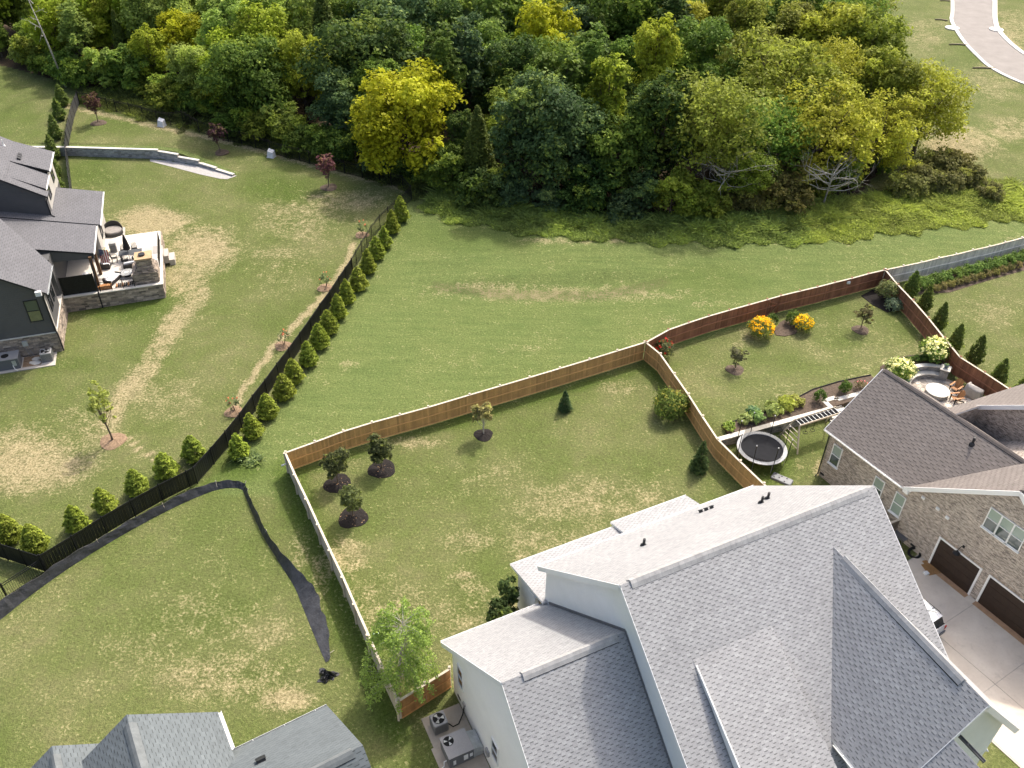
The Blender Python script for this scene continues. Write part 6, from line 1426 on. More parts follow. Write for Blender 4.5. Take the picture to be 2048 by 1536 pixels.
# ------------------------------------------------------------------ white house side: cooling units
def ac_unit(name, label, f, cu, cv, w, d, h, parent_z=0., fanr=.33):
    T = thing(name, label, 'air conditioner', f.w(cu, cv, parent_z)); m = MB(); n = 8; r = .09; rings = []
    def rr(g, z):
        out = []
        for (sx, sy, a0) in ((1, 1, 0), (-1, 1, 90), (-1, -1, 180), (1, -1, 270)):
            for k in range(4): a = R(a0 + 30 * k); out.append(f.w(cu + sx * (w / 2 - r - g) + r * math.cos(a), cv + sy * (d / 2 - r - g) + r * math.sin(a), parent_z + z))
        return out
    m.loft([rr(.02, .02), rr(.02, h - .12)], True); m.build('louvred_case', GALVD, T, fix=False)
    m = MB()
    per = int(2 * (w + d) / .06)
    for k in range(per):
        s = k / per * 2 * (w + d); 
        if s < w: p = (cu - w / 2 + s, cv - d / 2 + .012)
        elif s < w + d: p = (cu + w / 2 - .012, cv - d / 2 + s - w)
        elif s < 2 * w + d: p = (cu + w / 2 - (s - w - d), cv + d / 2 - .012)
        else: p = (cu - w / 2 + .012, cv + d / 2 - (s - 2 * w - d))
        c = f.w(p[0], p[1], parent_z + h * .45); m.box(c, f.u * .011, f.v * .011, up3 * h * .40)
    m.build('fins', GALV, T, fix=False, kind='stuff')
    m = MB(); m.loft([rr(.0, h - .12), rr(.0, h - .02), rr(.03, h)], True); top = m.build('top_panel', GALV, T, fix=False)
    c = f.w(cu, cv, parent_z + h + .004); m = MB(); m.lathe(c, [(fanr, 0), (fanr, .006), (fanr - .02, .008)], 28); m.build('fan_well', RUB, top, fix=False)
    for k in range(3):
        a = 2.1 * k + .4; e = np.array([math.cos(a), math.sin(a), 0]); s = np.array([-e[1], e[0], 0]); m = MB(); m.poly([c + e * .06 + up3 * .012, c + e * (fanr - .05) - s * .13 + up3 * .010, c + e * (fanr - .03) + s * .10 + up3 * .028]); m.poly([c + e * .06 + up3 * .010, c + e * (fanr - .05) - s * .13 + up3 * .008, c + e * (fanr - .03) + s * .10 + up3 * .026][::-1]); m.build('fan_blade', GALVL, top, fix=False)
    m = MB(); m.lathe(c, [(.08, .01), (.07, .04)], 12); m.build('hub', GALV, top, fix=False)
    for rg in np.linspace(.1, fanr, 5): m = MB(); m.tube([c + up3 * .05 + np.array([rg * math.cos(t), rg * math.sin(t), 0]) for t in np.linspace(0, 2 * math.pi, 25)], .004, 3, cap=False); m.build('guard_wire', BLACKM, top, fix=False)
    return T
m = MB(); m.fbox(W, -2.35, -.05, -2.75, -.85, -.1, .06); m.fbox(W, -2.5, -.05, -6.4, -2.75, -.1, .055); struct(m.build('service_pad', concrete_mat('stained_concrete', (.34, .30, .25), (.44, .39, .33))))
ac_unit('cooling_unit', 'square grey air conditioner with round fan top beside the orange-brown fence', W, -1.62, -1.75, .82, .82, .88, .06)
T = thing('package_unit', 'long grey packaged heating unit with fan against the white wall', 'air conditioner', W.w(-1.2, -3.6, .05))
m = MB(); m.fbox(W, -2.02, -.62, -4.25, -2.95, .12, 1.05); m.build('cabinet', GALVD, T); m = MB(); m.fbox(W, -2.05, -.60, -4.28, -2.92, 1.05, 1.09); tpp = m.build('top_panel', M('tan_grey_enamel', (.36, .345, .34), .5, nz=(1., .05)), T)
c = W.w(-1.68, -3.3, .05 + 1.045); m = MB(); m.lathe(c, [(.29, 0), (.29, .006), (.27, .008)], 28); m.build('fan_well', RUB, tpp, fix=False)
for k in range(3):
    a = 2.1 * k + 1.2; e = np.array([math.cos(a), math.sin(a), 0]); s = np.array([-e[1], e[0], 0]); m = MB(); m.poly([c + e * .04 + up3 * .012, c + e * .25 - s * .10 + up3 * .010, c + e * .26 + s * .07 + up3 * .024]); m.build('fan_blade', GALVL, tpp, fix=False)
m = MB(); m.fbox(W, -.60, -.02, -4.2, -3.0, .1, .62); m.prism([W.w(-.6, -4.2, .62), W.w(-.6, -3.0, .62), W.w(-.6, -3.0, .95), W.w(-.6, -4.2, .95)], W.u * .02); m.hexa([W.w(-.6, -4.2, .62), W.w(-.02, -4.2, .62), W.w(-.02, -3.0, .62), W.w(-.6, -3.0, .62), W.w(-.6, -4.15, .9), W.w(-.02, -4.15, .7), W.w(-.02, -3.05, .7), W.w(-.6, -3.05, .9)]); m.build('duct', GALVL, T)
for (u0, u1, z0, z1) in ((-1.2, -.95, .35, .8), (-.85, -.68, .45, .75), (-1.8, -1.65, .3, .7)): m = MB(); m.fbox(W, u0, u1, -4.262, -4.25, z0, z1); m.build('label_plate', PIPE, T)
m = MB(); m.tube([W.w(-2.05, -3.9, .4), W.w(-2.2, -3.9, .35), W.w(-2.25, -4.0, .12), W.w(-2.55, -4.1, .10), W.w(-2.8, -4.4, .09)], .03, 7); m.build('drain_pipe', PIPE, T, fix=False)
m = MB(); m.tube([W.w(-1.2, -1.95, .5), W.w(-.95, -2.15, .25), W.w(-.6, -2.1, .2), W.w(-.2, -1.75, .35), W.w(-.06, -1.6, .7)], .035, 7); tag(m.build('refrigerant_hose', RUB, smooth=True), 'black insulated hose looping from the square cooling unit to the white wall', 'hose')
c = G(752, 1268); m = MB(); m.lathe(c, [(.17, -.02), (.17, .03), (.15, .045)], 14); tag(m.build('lawn_disc', M('pale_green_cap', (.45, .62, .52), .5)), 'pale green round disc in the grass by the pale fence', 'disc')

# ------------------------------------------------------------------ drive: car, mat, hose reel, side gate
def suv():
    p = at(1888, 1262, LOW + .5); u0, v0, _ = BH.loc(p); uc = u0 - .92; f = Frame(BH.az, *BH.w(uc, v0, 0)[:2], LOW + .05); T = thing('parked_suv', 'silver-white SUV with roof rails parked on the drive behind the white house roof', 'car', f.w(0, 2.4, 0)); Lc = 4.8
    def sec(v, w, zb, zs, zt, wt):     # cross-section ring at length v
        return [f.w(x * 1., v, z) for x, z in ((-w * .92, zb), (-w, zb + .25), (-w, zs), (-wt, zt - .05), (-wt * .85, zt), (wt * .85, zt), (wt, zt - .05), (w, zs), (w, zb + .25), (w * .92, zb))]
    m = MB(); m.loft([sec(-.02, .82, .42, .85, .95, .78), sec(.06, .93, .3, 1.0, 1.12, .86), sec(.5, .96, .28, 1.02, 1.10, .88), sec(2.6, .97, .26, 1.0, 1.08, .9), sec(3.5, .96, .26, .98, 1.06, .86), sec(4.5, .92, .28, .85, .95, .78), sec(4.78, .75, .4, .7, .78, .6)], True); m.build('body', CHROME, T, smooth=False)
    m = MB(); m.loft([[f.w(x, v, z) for x, z in ((-w1, zb), (-w2, zt), (w2, zt), (w1, zb))] for v, w1, w2, zb, zt in ((.10, .86, .74, 1.08, 1.12), (.42, .88, .70, 1.08, 1.66), (.6, .88, .70, 1.08, 1.70), (2.4, .88, .71, 1.07, 1.72), (2.75, .87, .69, 1.06, 1.66), (3.45, .84, .74, 1.04, 1.06))], True); m.build('window_band', GLASSD, T)
    m = MB(); m.loft([[f.w(x, v, z) for x, z in ((-w2, zt - .05), (-w2 * .92, zt), (w2 * .92, zt), (w2, zt - .05))] for v, w2, zt in ((.36, .72, 1.70), (.6, .73, 1.735), (1.5, .74, 1.76), (2.4, .735, 1.755), (2.8, .71, 1.69))], True); m.build('roof', M('white_car_roof', (.74, .75, .77), .25, nz=(1., .02), fine=(9., .01)), T)
    for s in (-1, 1):
        m = MB(); m.tube([f.w(s * .66, .5, 1.76), f.w(s * .66, .65, 1.83), f.w(s * .66, 2.4, 1.84), f.w(s * .66, 2.6, 1.77)], .025, 6); m.build('roof_rail', BLACKM, T, fix=False)
        m = MB(); m.fbox(f, s * .80 - .10, s * .80 + .10, -.03, .18, .78, 1.02); m.build('tail_lamp', TAILR, T)
        for v in (.95, 3.85):
            w = MB(); cc = f.w(s * .88, v, .36); w.loft([[cc + f.u * x + (f.v * math.cos(t) + up3 * math.sin(t)) * r for t in np.linspace(0, 2 * math.pi, 20, endpoint=False)] for x, r in ((-.1, .3), (-.1, .36), (.1, .36), (.1, .3))], True); wo = w.build('wheel', RUB, T, fix=False)
            w = MB(); w.loft([[cc + f.u * x * s + (f.v * math.cos(t) + up3 * math.sin(t)) * r for t in np.linspace(0, 2 * math.pi, 14, endpoint=False)] for x, r in ((.08, .22), (.112, .2))], True); w.build('rim', GALVL, wo, fix=False)
    for v in (1.0, 1.75): m = MB(); m.tube([f.w(-.66, v, 1.83), f.w(.66, v, 1.83)], .022, 6); m.build('cross_bar', BLACKM, T, fix=False)
    m = MB(); m.fbox(f, -.9, .9, -.08, .12, .38, .62); m.build('bumper', GALVD, T); m = MB(); m.fbox(f, -.26, .26, -.045, -.02, .72, .84); m.build('number_plate', PIPE, T); m = MB(); m.fbox(f, -.03, .03, .8, 1.05, 1.755, 1.80); m.build('aerial_fin', BLACKM, T)
suv()
c = at(1868, 1137, LOW + .06); f = Frame(BH.az - 18, c[0], c[1], LOW + .052); m = MB(); m.fbox(f, -.65, .55, -.45, .5, 0, .02); m.fbox(f, -.4, .7, -.1, .75, .0, .03); tag(m.build('cardboard_mat', COIR), 'torn sheet of brown cardboard before the first garage door', 'cardboard')
c = at(1852, 1147, LOW + .06); m = MB(); m.box(c + up3 * .05, (.15, .05, 0), (-.05, .12, 0), (0, 0, .05)); tag(m.build('white_box', PIPE), 'small white box lying on the cardboard by the garage', 'box')
c = at(1829, 1106, LOW + .12); m = MB(); nn = np.array([-.25, -.3, 1.]); nn /= np.linalg.norm(nn); e = np.cross(nn, (1, 0, 0)); e /= np.linalg.norm(e); g = np.cross(nn, e)
m.tube([c + (e * math.cos(t) + g * math.sin(t)) * .36 for t in np.linspace(0, 2 * math.pi, 25)], .09, 8, cap=False); tag(m.build('tyre', RUB, smooth=True), 'black tyre lying on the ground against the brick wall', 'tyre')
c = at(1800, 1080, LOW); T = thing('wheelbarrow', 'dark wheelbarrow with pale handles half hidden by the white house roof', 'wheelbarrow', c * [1, 1, 0] + [0, 0, LOW]); f = Frame(BH.az, c[0], c[1], LOW); m = MB(); m.hexa([f.w(-.3, -.4, .3), f.w(.3, -.4, .3), f.w(.3, .35, .3), f.w(-.3, .35, .3), f.w(-.42, -.5, .6), f.w(.42, -.5, .6), f.w(.42, .5, .6), f.w(-.42, .5, .6)]); m.build('tray', GALVD, T)
for s in (-.3, .3): m = MB(); m.tube([f.w(s * .5, .7, .25), f.w(s, -.9, .55)], .02, 6); m.build('handle', PALEW, T, fix=False); m = MB(); m.tube([f.w(s, -.3, .3), f.w(s, -.35, 0)], .02, 6); m.build('leg', GALVD, T, fix=False)
m = MB(); cw = f.w(0, .75, .2); m.tube([cw + (f.v * math.cos(t) + up3 * math.sin(t)) * .16 for t in np.linspace(0, 6.28, 15)], .04, 6, cap=False); m.build('wheel', RUB, T, fix=False)
wood_fence('wooden_fence', 'short grey fence bridging the gap between the white house and the brick wall', [BH.w(-.1, -7.0, LOW), BH.w(-3.4, -6.6, LOW)], 1.75, M('brown_grey_wood', (.13, .105, .085), .85, tone=.25), 1, PALEW, PALEW, step=1.7)

# ------------------------------------------------------------------ left house: patio and furniture
PZ = 1.5
pa = thing('raised_patio', 'raised pale concrete patio with brown ledge stone walls beside the dark house', 'patio', LH.w(4.5, 10, 0))
m = MB(); m.fbox(LH, -.05, 8.45, 6.1, 16.5, -.3, PZ - .05); core = m.build('stone_wall', MORTAR, pa)
m = MB(); m.fbox(LH, .02, 8.4, 6.15, 16.45, PZ - .05, PZ); m.build('patio_floor', concrete_mat('pale_concrete', (.60, .56, .50), (.70, .66, .59)), pa)
stones(core, LH, 'u', 6.1, -.05, 8.45, -.1, PZ - .06, -1); stones(core, LH, 'v', 8.45, 6.1, 16.4, -.1, PZ - .06, 1, solo=False)
m = MB(); m.fbox(LH, -.05, 8.58, 5.97, 6.32, PZ - .02, PZ + .06); m.fbox(LH, 8.2, 8.58, 6.32, 12.6, PZ - .02, PZ + .058); m.build('coping', CAPS, pa)
# steps at the far right corner
m = MB(); m.fbox(LH, 6.9, 8.6, 11.9, 13.4, .9, 1.515); m.fbox(LH, 8.45, 9.0, 11.9, 13.4, .3, 1.1); m.fbox(LH, 9.0, 9.5, 11.9, 13.4, 0, .6); m.build('step', CONC2, pa)
# fireplace tower
ft = thing('stone_fireplace', 'tall brown stacked stone fireplace with wide base on the patio corner', 'fireplace', LH.w(7.3, 7.5, PZ))
m = MB()
def trap(b, t, z0, z1): m.hexa([LH.w(b[0], b[2], z0), LH.w(b[1], b[2], z0), LH.w(b[1], b[3], z0), LH.w(b[0], b[3], z0), LH.w(t[0], t[2], z1), LH.w(t[1], t[2], z1), LH.w(t[1], t[3], z1), LH.w(t[0], t[3], z1)])
trap((6.2, 8.25, 6.5, 8.5), (6.25, 8.2, 6.55, 8.45), PZ - .02, PZ + 1.1); trap((6.25, 8.2, 6.55, 8.45), (6.75, 7.95, 6.85, 8.0), PZ + 1.1, PZ + 1.6); trap((6.75, 7.95, 6.85, 8.0), (6.78, 7.92, 6.88, 7.97), PZ + 1.6, PZ + 2.35)
tower = m.build('core', MORTAR, ft)
acc = MB()
z = PZ
while z < PZ + 2.33:
    h = rng.uniform(.09, .15); zz = z - PZ
    if zz < 1.1: b = (6.2, 8.25, 6.5, 8.5)
    elif zz < 1.6: k = (zz - 1.1) / .5; b = tuple(x + (y - x) * k for x, y in zip((6.25, 8.2, 6.55, 8.45), (6.75, 7.95, 6.85, 8.0)))
    else: b = (6.75, 7.95, 6.85, 8.0)
    for sd, (a0, a1) in enumerate(((b[0], b[1]), (b[2], b[3]), (b[0], b[1]), (b[2], b[3]))):
        a = a0 - rng.uniform(0, .2)
        while a < a1:
            l = rng.uniform(.22, .55); s0, s1 = max(a, a0), min(a + l, a1); a += l
            if s1 - s0 < .05: continue
            d = rng.uniform(.02, .07); t = float(np.clip(rng.normal(.5, .25), 0, 1))
            c = [LH.w((s0 + s1) / 2, b[2] - d / 2, z + h / 2), LH.w(b[1] + d / 2, (s0 + s1) / 2, z + h / 2), LH.w((s0 + s1) / 2, b[3] + d / 2, z + h / 2), LH.w(b[0] - d / 2, (s0 + s1) / 2, z + h / 2)][sd]
            e, o_ = (LH.u, LH.v) if sd % 2 == 0 else (LH.v, LH.u); acc.box(c, e * ((s1 - s0) / 2 - .008), o_ * (d / 2 + .03), up3 * (h / 2 - .008), t)
    z += h
acc.build('stone_facing', STONE, tower, fix=False, kind='stuff')
m = MB(); m.fbox(LH, 6.6, 8.1, 6.7, 8.15, PZ + 2.33, PZ + 2.45); m.build('cap_slab', M('tan_cap', (.44, .31, .18), .8), ft)
m = MB(); c = LH.w(7.25, 7.45, PZ + 2.45); m.lathe(c, [(.28, 0), (.28, .10), (.30, .12), (.30, .15)], 14); m.build('chimney_cap', DTRIM, ft)
def railing(name, label, a, b, z, h=1.0, posts=3):
    T = thing(name, label, 'railing', (*a[:2], z)); d = b - a; L = np.linalg.norm(d); d = d / L
    for k in range(posts): m = MB(); p = a + d * L * k / (posts - 1) + up3 * 0; m.beam(p + [0, 0, z], p + [0, 0, z + h], .05, .05, upv=(1, 0, 0)); m.build('post', BLACKM, T, fix=False)
    for zz in (.1, h - .03): m = MB(); m.beam(a + [0, 0, z + zz], b + [0, 0, z + zz], .04, .04); m.build('rail', BLACKM, T, fix=False)
    m = MB(); n = int(L / .12)
    for k in range(n): p = a + d * L * (k + .5) / n; m.beam(p + [0, 0, z + .1], p + [0, 0, z + h - .03], .018, .018, upv=(1, 0, 0))
    m.build('baluster_panel', BLACKM, T, fix=False, kind='stuff')
LHo = lambda u, v: LH.w(u, v, 0)
railing('patio_railing', 'black metal railing along the front stone wall of the patio', LHo(3.2, 6.2), LHo(6.15, 6.2), PZ + .05, .95, 4); railing('patio_railing', 'thin black railing beside the patio steps', LHo(8.35, 9.2), LHo(8.35, 14.2), PZ + .05, 1.0, 3)
# black screen panel under the porch
T = thing('privacy_screen', 'large black mesh screen panel under the porch at the patio edge', 'screen', LH.w(1.5, 6.35, PZ)); m = MB(); m.fbox(LH, .15, 2.9, 6.33, 6.37, PZ + .05, PZ + 1.9); m.build('mesh_panel', M('black_mesh', (.008, .010, .010), .6, nz=(9., .5), fine=(30., .6)), T)
m = MB(); m.beam(LH.w(.12, 6.3, PZ + .05), LH.w(2.93, 6.3, PZ + .05), .06, .06); m.build('bottom_rail', GALVL, T)
for u in (.13, 2.92): m = MB(); m.fbox(LH, u - .03, u + .03, 6.3, 6.4, PZ, PZ + 1.95); m.build('post', BLACKM, T)
# dining set
tb = thing('patio_table', 'long grey slatted dining table with dark bowl under the folded umbrella', 'table', LH.w(5.75, 11.5, PZ))
for k in range(5): m = MB(); m.fbox(LH, 4.75, 6.85, 11.08 + k * .19, 11.25 + k * .19, PZ + .70, PZ + .74); m.build('slat', M('grey_table', (.085, .09, .095), .5), tb)
for u in (4.9, 6.7):
    for v in (11.2, 11.85): m = MB(); m.fbox(LH, u - .04, u + .04, v - .04, v + .04, PZ, PZ + .70); m.build('leg', BLACKM, tb)
um = thing('patio_umbrella', 'folded black umbrella standing through the patio table', 'umbrella', LH.w(5.6, 11.6, PZ)); m = MB(); m.tube([LH.w(5.6, 11.6, PZ), LH.w(5.6, 11.6, PZ + 2.6)], .022, 6); m.build('pole', BLACKM, um, fix=False)
m = MB(); n = 16; m.loft([[LH.w(5.6, 11.6, PZ + z) + np.array([math.cos(t), math.sin(t), 0]) * r * (1 + .22 * (j % 2)) for j, t in enumerate(np.linspace(0, 2 * math.pi, n, endpoint=False))] for z, r in ((1.05, .26), (1.3, .24), (1.9, .17), (2.4, .09), (2.62, .03))], True); m.build('canopy', M('black_canvas', (.016, .014, .015), .8), um, fix=False)
def chair(u, v, az, label):
    f = Frame(LH.az + az, *LH.w(u, v, 0)[:2], PZ); T = thing('dining_chair', label, 'chair', f.w(0, 0, 0), 'black patio dining chairs')
    for x in (-.23, .23):
        for y in (-.22, .22): m = MB(); m.fbox(f, x - .02, x + .02, y - .02, y + .02, 0, .64 if y > 0 else .44); m.build('leg', BLACKM, T, fix=False)
        m = MB(); m.fbox(f, x - .03, x + .03, -.26, .26, .62, .65); m.build('arm', BLACKM, T, fix=False)
    for k in range(5): m = MB(); m.fbox(f, -.24, .24, -.24 + k * .098, -.16 + k * .098, .43, .455); m.build('seat_slat', BLACKM, T, fix=False)
    for k in range(5): m = MB(); x = (k - 2) * .1; m.beam(f.w(x * .9, -.22, .45), f.w(x * 1.1, -.36, 1.0 - .02 * (k - 2) ** 2), .05, .02, upv=f.v); m.build('back_slat', BLACKM, T, fix=False)
chair(5.1, 12.55, 180, 'black slatted dining chair at the far side of the table, nearer the grill cabinet'); chair(6.1, 12.6, 180, 'black slatted dining chair at the far side of the table, nearer the steps'); chair(4.3, 11.35, -90, 'black slatted dining chair at the house end of the table'); chair(5.3, 10.55, 0, 'black dining chair backed onto the white sofa, nearer the house'); chair(6.2, 10.6, 0, 'black dining chair backed onto the white sofa, nearer the fireplace')
def sofa(u, v, az, w, label, both=True):
    f = Frame(LH.az + az, *LH.w(u, v, 0)[:2], PZ); T = thing('patio_sofa', label, 'sofa', f.w(0, 0, 0)); m = MB(); m.fbox(f, -w / 2, w / 2, -.4, .4, .04, .34); m.fbox(f, -w / 2, w / 2, .30, .42, .34, .66); m.fbox(f, -w / 2, -w / 2 + .1, -.4, .3, .34, .55); m.fbox(f, w / 2 - .1, w / 2, -.4, .3, .34, .55); m.build('wicker_frame', WICK, T)
    def cushion(nm, u0, u1, v0, v1, z0, z1):
        m = MB(); g = .035; m.loft([[f.w(*q, z) for q in ((u0 + e, v0 + e), (u1 - e, v0 + e), (u1 - e, v1 - e), (u0 + e, v1 - e))] for z, e in ((z0, g), (z0 + g, 0), (z1 - g, 0), (z1, g))], True); m.build(nm, CUSH, T)
    n = max(1, int(w / .62)); ww = (w - .22) / n
    for k in range(n): cushion('seat_cushion', -w / 2 + .11 + k * ww, -w / 2 + .11 + (k + 1) * ww - .01, -.4, .28, .34, .48); cushion('back_cushion', -w / 2 + .11 + k * ww, -w / 2 + .11 + (k + 1) * ww - .01, .12, .30, .48, .82)
sofa(5.85, 9.75, 180 + 8, 1.5, 'white cushioned wicker sofa between the dining table and the fire table'); sofa(4.2, 7.8, 60, 1.7, 'white cushioned wicker sofa next to the front railing'); sofa(3.55, 10.6, 85, .95, 'white cushioned wicker chair beside the flag and porch column')
T = thing('fire_table', 'round glass topped fire table before the white sofas', 'table', LH.w(5.45, 8.45, PZ)); m = MB(); c = LH.w(5.45, 8.45, PZ); m.lathe(c, [(.3, 0), (.3, .36)], 20); m.build('base', WICK, T); m = MB(); m.lathe(c, [(.62, .36), (.62, .40), (.60, .41)], 28); tp = m.build('top', M('pale_glass_top', (.42, .43, .42), .2), T)
for r in (.3, .5): m = MB(); m.tube([c + up3 * .415 + np.array([r * math.cos(t), r * math.sin(t), 0]) for t in np.linspace(0, 2 * math.pi, 25)], .015, 4, cap=False); m.build('ring', BLACKM, tp, fix=False)
for (u, v, w, d, h, mt, nm, lab, cat) in ((4.15, 13.5, .62, .55, .95, GALV, 'grill_cabinet', 'boxy grey grill cabinet against the patio wall', 'grill'), (3.6, 6.65, 1.1, .35, .35, ORANGEW, 'planter_box', 'low orange wooden planter behind the patio railing', 'planter')):
    T = thing(nm, lab, cat, LH.w(u, v, PZ)); m = MB(); m.fbox(LH, u - w / 2, u + w / 2, v - d / 2, v + d / 2, PZ + .02, PZ + h); m.build('box', mt, T); m = MB(); m.fbox(LH, u - w / 2 - .02, u + w / 2 + .02, v - d / 2 - .02, v + d / 2 + .02, PZ + h, PZ + h + .05); m.build('lid' if nm != 'planter_box' else 'rim', GALVL if nm != 'planter_box' else mt, T)
    m = MB(); m.fbox(LH, u - w / 2 + .05, u + w / 2 - .05, v - d / 2 - .012, v - d / 2 - .002, PZ + .1, PZ + h * .8); m.build('front_panel', GALVD if nm != 'planter_box' else mt, T)
T = thing('log_rack', 'row of dark pots and logs behind the patio railing', 'log pile', LH.w(5.2, 6.7, PZ))
for k in range(9): m = MB(); c = LH.w(4.55 + k * .17, 6.55 + .1 * rng.random(), PZ + .08); m.tube([c, c + LH.v * .5], .075, 8); m.build('log', ORANGEW if k % 3 == 0 else WICK, T, fix=False)
T = thing('day_bed', 'round grey wicker day bed with curved hood behind the dark house patio', 'day bed', LH.w(4.0, 17.3, PZ - .1)); c = LH.w(4.0, 17.2, 0); c[2] = PZ - .05
m = MB(); m.lathe(c, [(.85, 0), (.9, .05), (.9, .34), (.86, .36), (.82, .36)], 28); m.build('base', WICK, T, fix=False); m = MB(); m.lathe(c, [(.82, .36), (.84, .42), (.80, .5), (.1, .52)], 28); m.build('cushion', M('grey_cushion', (.26, .24, .225), .9), T, fix=False)
m = MB(); ar = np.linspace(R(18 + 10), R(18 + 170), 17); m.loft([[c + np.array([.92 * math.cos(a), .92 * math.sin(a), .36]), c + np.array([.95 * math.cos(a), .95 * math.sin(a), .36 + .62 * math.sin((a - ar[0]) / (ar[-1] - ar[0]) * math.pi) ** .6 + .02]), c + np.array([.88 * math.cos(a), .88 * math.sin(a), .36 + .62 * math.sin((a - ar[0]) / (ar[-1] - ar[0]) * math.pi) ** .6 + .02]), c + np.array([.86 * math.cos(a), .86 * math.sin(a), .36])] for a in ar], True); m.build('hood', WICK, T, fix=False)
m = MB(); m.fbox(LH, 3.25, 5.0, 16.4, 18.4, 1.2, PZ - .06); struct(m.build('patio_extension', CONC2))
T = thing('patio_bench', 'small dark wicker chair with cream drum table under the porch', 'chair', LH.w(2.2, 8.9, PZ)); m = MB(); c = LH.w(1.9, 8.9, PZ); m.lathe(c, [(.32, 0), (.34, .5), (.30, .52)], 18); m.build('drum', WICK, T, fix=False); m = MB(); m.lathe(c, [(.30, .52), (.30, .56)], 18); m.build('cushion', CUSH, T, fix=False)
T = thing('plant_pot', 'dark pot with yellow flowers beside the patio wall', 'pot', LH.w(3.3, 12.9, PZ)); c = LH.w(3.45, 12.8, PZ); m = MB(); m.lathe(c, [(.14, 0), (.2, .35), (.18, .36)], 12); m.build('pot', WICK, T, fix=False); V, F = cards(c + np.array([0, 0, .5]) + rng.normal(size=(90, 3)) * .13, np.tile([0, 0, 1.], (90, 1)), .06 * np.ones(90), np.random.default_rng(8), .6, .8); lf = make_mesh('leaves', V, F.tolist(), LEAFD, T, rng.random(90), fix=False); lf.color = (.24, .24, .04, 1)
# flag hanging by the porch column: stripes and blue field as separate pieces of cloth
T = thing('hanging_flag', 'red and white striped flag with blue corner hanging by the porch column', 'flag', LH.w(3.45, 9.6, 2.2)); fa = LH.w(3.4, 9.4, 4.1); fe = (LH.u * .55 - LH.v * .25); m = MB(); m.tube([LH.w(3.2, 9.45, 3.6), LH.w(3.4, 9.35, 4.15), fa + fe * 1.9 + up3 * .35], .015, 5); m.build('pole', PALEW, T, fix=False)
fl = fe / np.linalg.norm(fe); fn = np.array([-fl[1], fl[0], 0]); RDS = M('flag_red', (.36, .03, .04), .8); WHS = M('flag_white', (.70, .69, .68), .8); BLS = M('flag_blue', (.03, .06, .17), .8)
for k in range(9):
    def cp(s, t): w = .04 * math.sin(7 * s + 3 * t); return fa + fl * (s * .85 + .12 * (1 - t) ) - up3 * (t * 1.45) + fn * (w + .06 * t)
    nt_ = 6; s0, s1 = k / 9, (k + 1) / 9; m = MB()
    for j in range(nt_):
        t0, t1 = j / nt_, (j + 1) / nt_
        if k < 5 and t1 <= .42: continue
        P4 = [cp(s0, t0), cp(s1, t0), cp(s1, t1), cp(s0, t1)]; m.hexa(P4 + [p + fn * .006 for p in P4])
    m.build('stripe', RDS if k % 2 == 0 else WHS, T, fix=False)
m = MB()
for j in range(3):
    for k in range(3): s0, s1, t0, t1 = k * 5 / 27, (k + 1) * 5 / 27, j * .333 / 2, (j + 1) * .333 / 2; P4 = [cp(s0, t0), cp(s1, t0), cp(s1, t1), cp(s0, t1)]; m.hexa(P4 + [p + fn * .006 for p in P4])
cn = m.build('canton', BLS, T, fix=False)
m = MB()
for j in range(4):
    for k in range(4): c_ = cp((k + .5) * 5 / 36, (j + .5) * .42 / 4.2) + fn * -.004; m.box(c_, fl * .02, fn * .006, up3 * .02)
m.build('stars', WHS, cn, fix=False, kind='stuff')
# units by the stone base
m = MB(); m.fbox(LH, -6.2, -.45, -2.05, -.15, -.1, .07); struct(m.build('service_pad', CONC2))
ac_unit('cooling_unit', 'square grey air conditioner by the brown stone base of the dark house', LH, -1.05, -1.05, .88, .88, .86, .07, .36)
T = thing('package_unit', 'wide grey heating unit on a pad against the brown stone base', 'air conditioner', LH.w(-4, -1, .07)); m = MB(); m.fbox(LH, -5.8, -3.1, -1.75, -.55, .1, 1.05); m.build('cabinet', GALVD, T); m = MB(); m.fbox(LH, -5.83, -3.07, -1.78, -.52, 1.05, 1.1); tpp = m.build('top_panel', GALV, T); c = LH.w(-4.1, -1.15, 1.105); m = MB(); m.lathe(c, [(.3, 0), (.3, .006), (.28, .01)], 24); m.build('fan_well', RUB, tpp, fix=False)
m = MB(); m.fbox(LH, -3.6, -3.3, -1.77, -1.75, .4, .9); m.build('access_panel', GALVL, T); m = MB(); m.tube([LH.w(-3.6, -1.8, .5), LH.w(-3.5, -1.95, .2), LH.w(-3.3, -2.1, .1)], .03, 6); m.build('drain_pipe', PIPE, T, fix=False)
T = thing('meter_box', 'grey electrical box with pipes on the brown stone base', 'electrical box', LH.w(-2.5, -.1, .9)); m = MB(); m.fbox(LH, -2.75, -2.35, -.26, -.08, 1.15, 1.6); m.build('box', GALVL, T)
for u in (-2.68, -2.45): m = MB(); m.tube([LH.w(u, -.14, 1.15), LH.w(u + .1, -.16, .5), LH.w(u + .25, -.3, .08)], .02, 6); m.build('conduit', GALV, T, fix=False)
for i, (u, v, s, w_) in enumerate(((-2.0, -.75, .3, 'paler flat stone by the cooling unit'), (-2.05, -1.3, .38, 'larger flat stone by the pad edge'))):
    c = LH.w(u, v, .07); rs_ = np.random.default_rng(i); m = MB(); n = 9; rad = s * (1 + .2 * rs_.normal(size=n)); ring = lambda f_, z: [c + np.array([math.cos(2 * math.pi * j / n) * rad[j] * f_ * 1.2, math.sin(2 * math.pi * j / n) * rad[j] * f_ * .8, z]) for j in range(n)]; m.loft([ring(1, 0), ring(.97, .05), ring(.8, .07)], True); tag(m.build('flat_stone', CAPS), w_ + ' on brown mulch', 'stone')
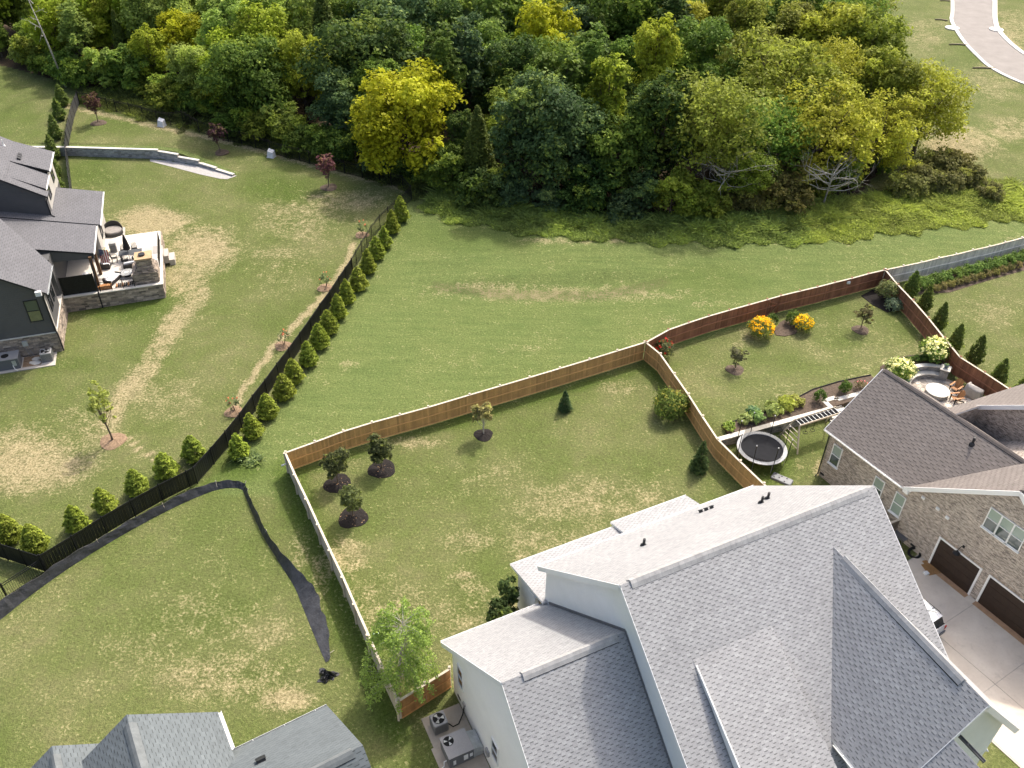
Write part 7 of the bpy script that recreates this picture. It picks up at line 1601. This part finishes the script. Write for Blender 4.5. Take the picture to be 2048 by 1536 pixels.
m = MB(); m.fbox(LH, -3.0, -1.55, -1.7, -.2, .06, .085); struct(m.build('mulch_bed', MULCHR))

# grey block wall of the left yard
lw = thing('retaining_wall', 'long grey block retaining wall with white cap across the upper left lawn', 'wall', (*LW[1], 0)); 
for a, b in zip(LW[:-1], LW[1:]):
    ha = 1.05 * float(sst(-33.5, -41, a[0])); hb = 1.05 * float(sst(-33.5, -41, b[0])); n = max(1, int(np.linalg.norm(b - a) / 1.9)) if b[0] > -41 else 1
    for k in range(n):
        p, q = a + (b - a) * k / n, a + (b - a) * (k + 1) / n; hh = max(.18, ha + (hb - ha) * (k + .4) / n); hh = round(hh / .15) * .15 + .02
        block_wall(lw, p, q, -.2, hh, .32, M('pale_block', (.27, .27, .275), .9, tone=.12, nz=(2., .12), fine=(18., .2), bmp=.4, col2=(.38, .38, .39)), .15, .38, .46, solo=False); caps(lw, p, q, hh, .38, CAPS, .9, .08)
def strip(name, line, w0, w1, z, mat):
    A, B = [], []
    for i, p in enumerate(line):
        t = line[min(i + 1, len(line) - 1)] - line[max(i - 1, 0)]; t = t / np.linalg.norm(t); n_ = np.array([-t[1], t[0]]); A.append(p + n_ * w1); B.append(p + n_ * w0)
    m = MB()
    for i in range(len(A) - 1):
        za = [1.05 * float(sst(-33.5, -41, q[0])) + z if z > 0 else z for q in (line[i], line[i + 1])]
        m.hexa([(*B[i], -.3), (*B[i + 1], -.3), (*A[i + 1], -.3), (*A[i], -.3), (*B[i], za[0]), (*B[i + 1], za[1]), (*A[i + 1], za[1]), (*A[i], za[0])])
    return struct(m.build(name, mat))
LWs = smooth_line(LW, 6); strip('terrace_lawn', LWs, .12, 1.0, .012, LAWN)
gl_ = [at(300, 319)[:2], at(340, 322)[:2], at(400, 333)[:2], at(440, 343)[:2], at(474, 352)[:2]]; gr_ = [at(300, 323)[:2], at(340, 333)[:2], at(400, 349)[:2], at(440, 358)[:2], at(455, 359)[:2]]
ribbon('gravel_strip', gl_, gr_, GRAVEL, .025)

for o in bpy.data.objects:
    if '_org' in o: del o['_org']
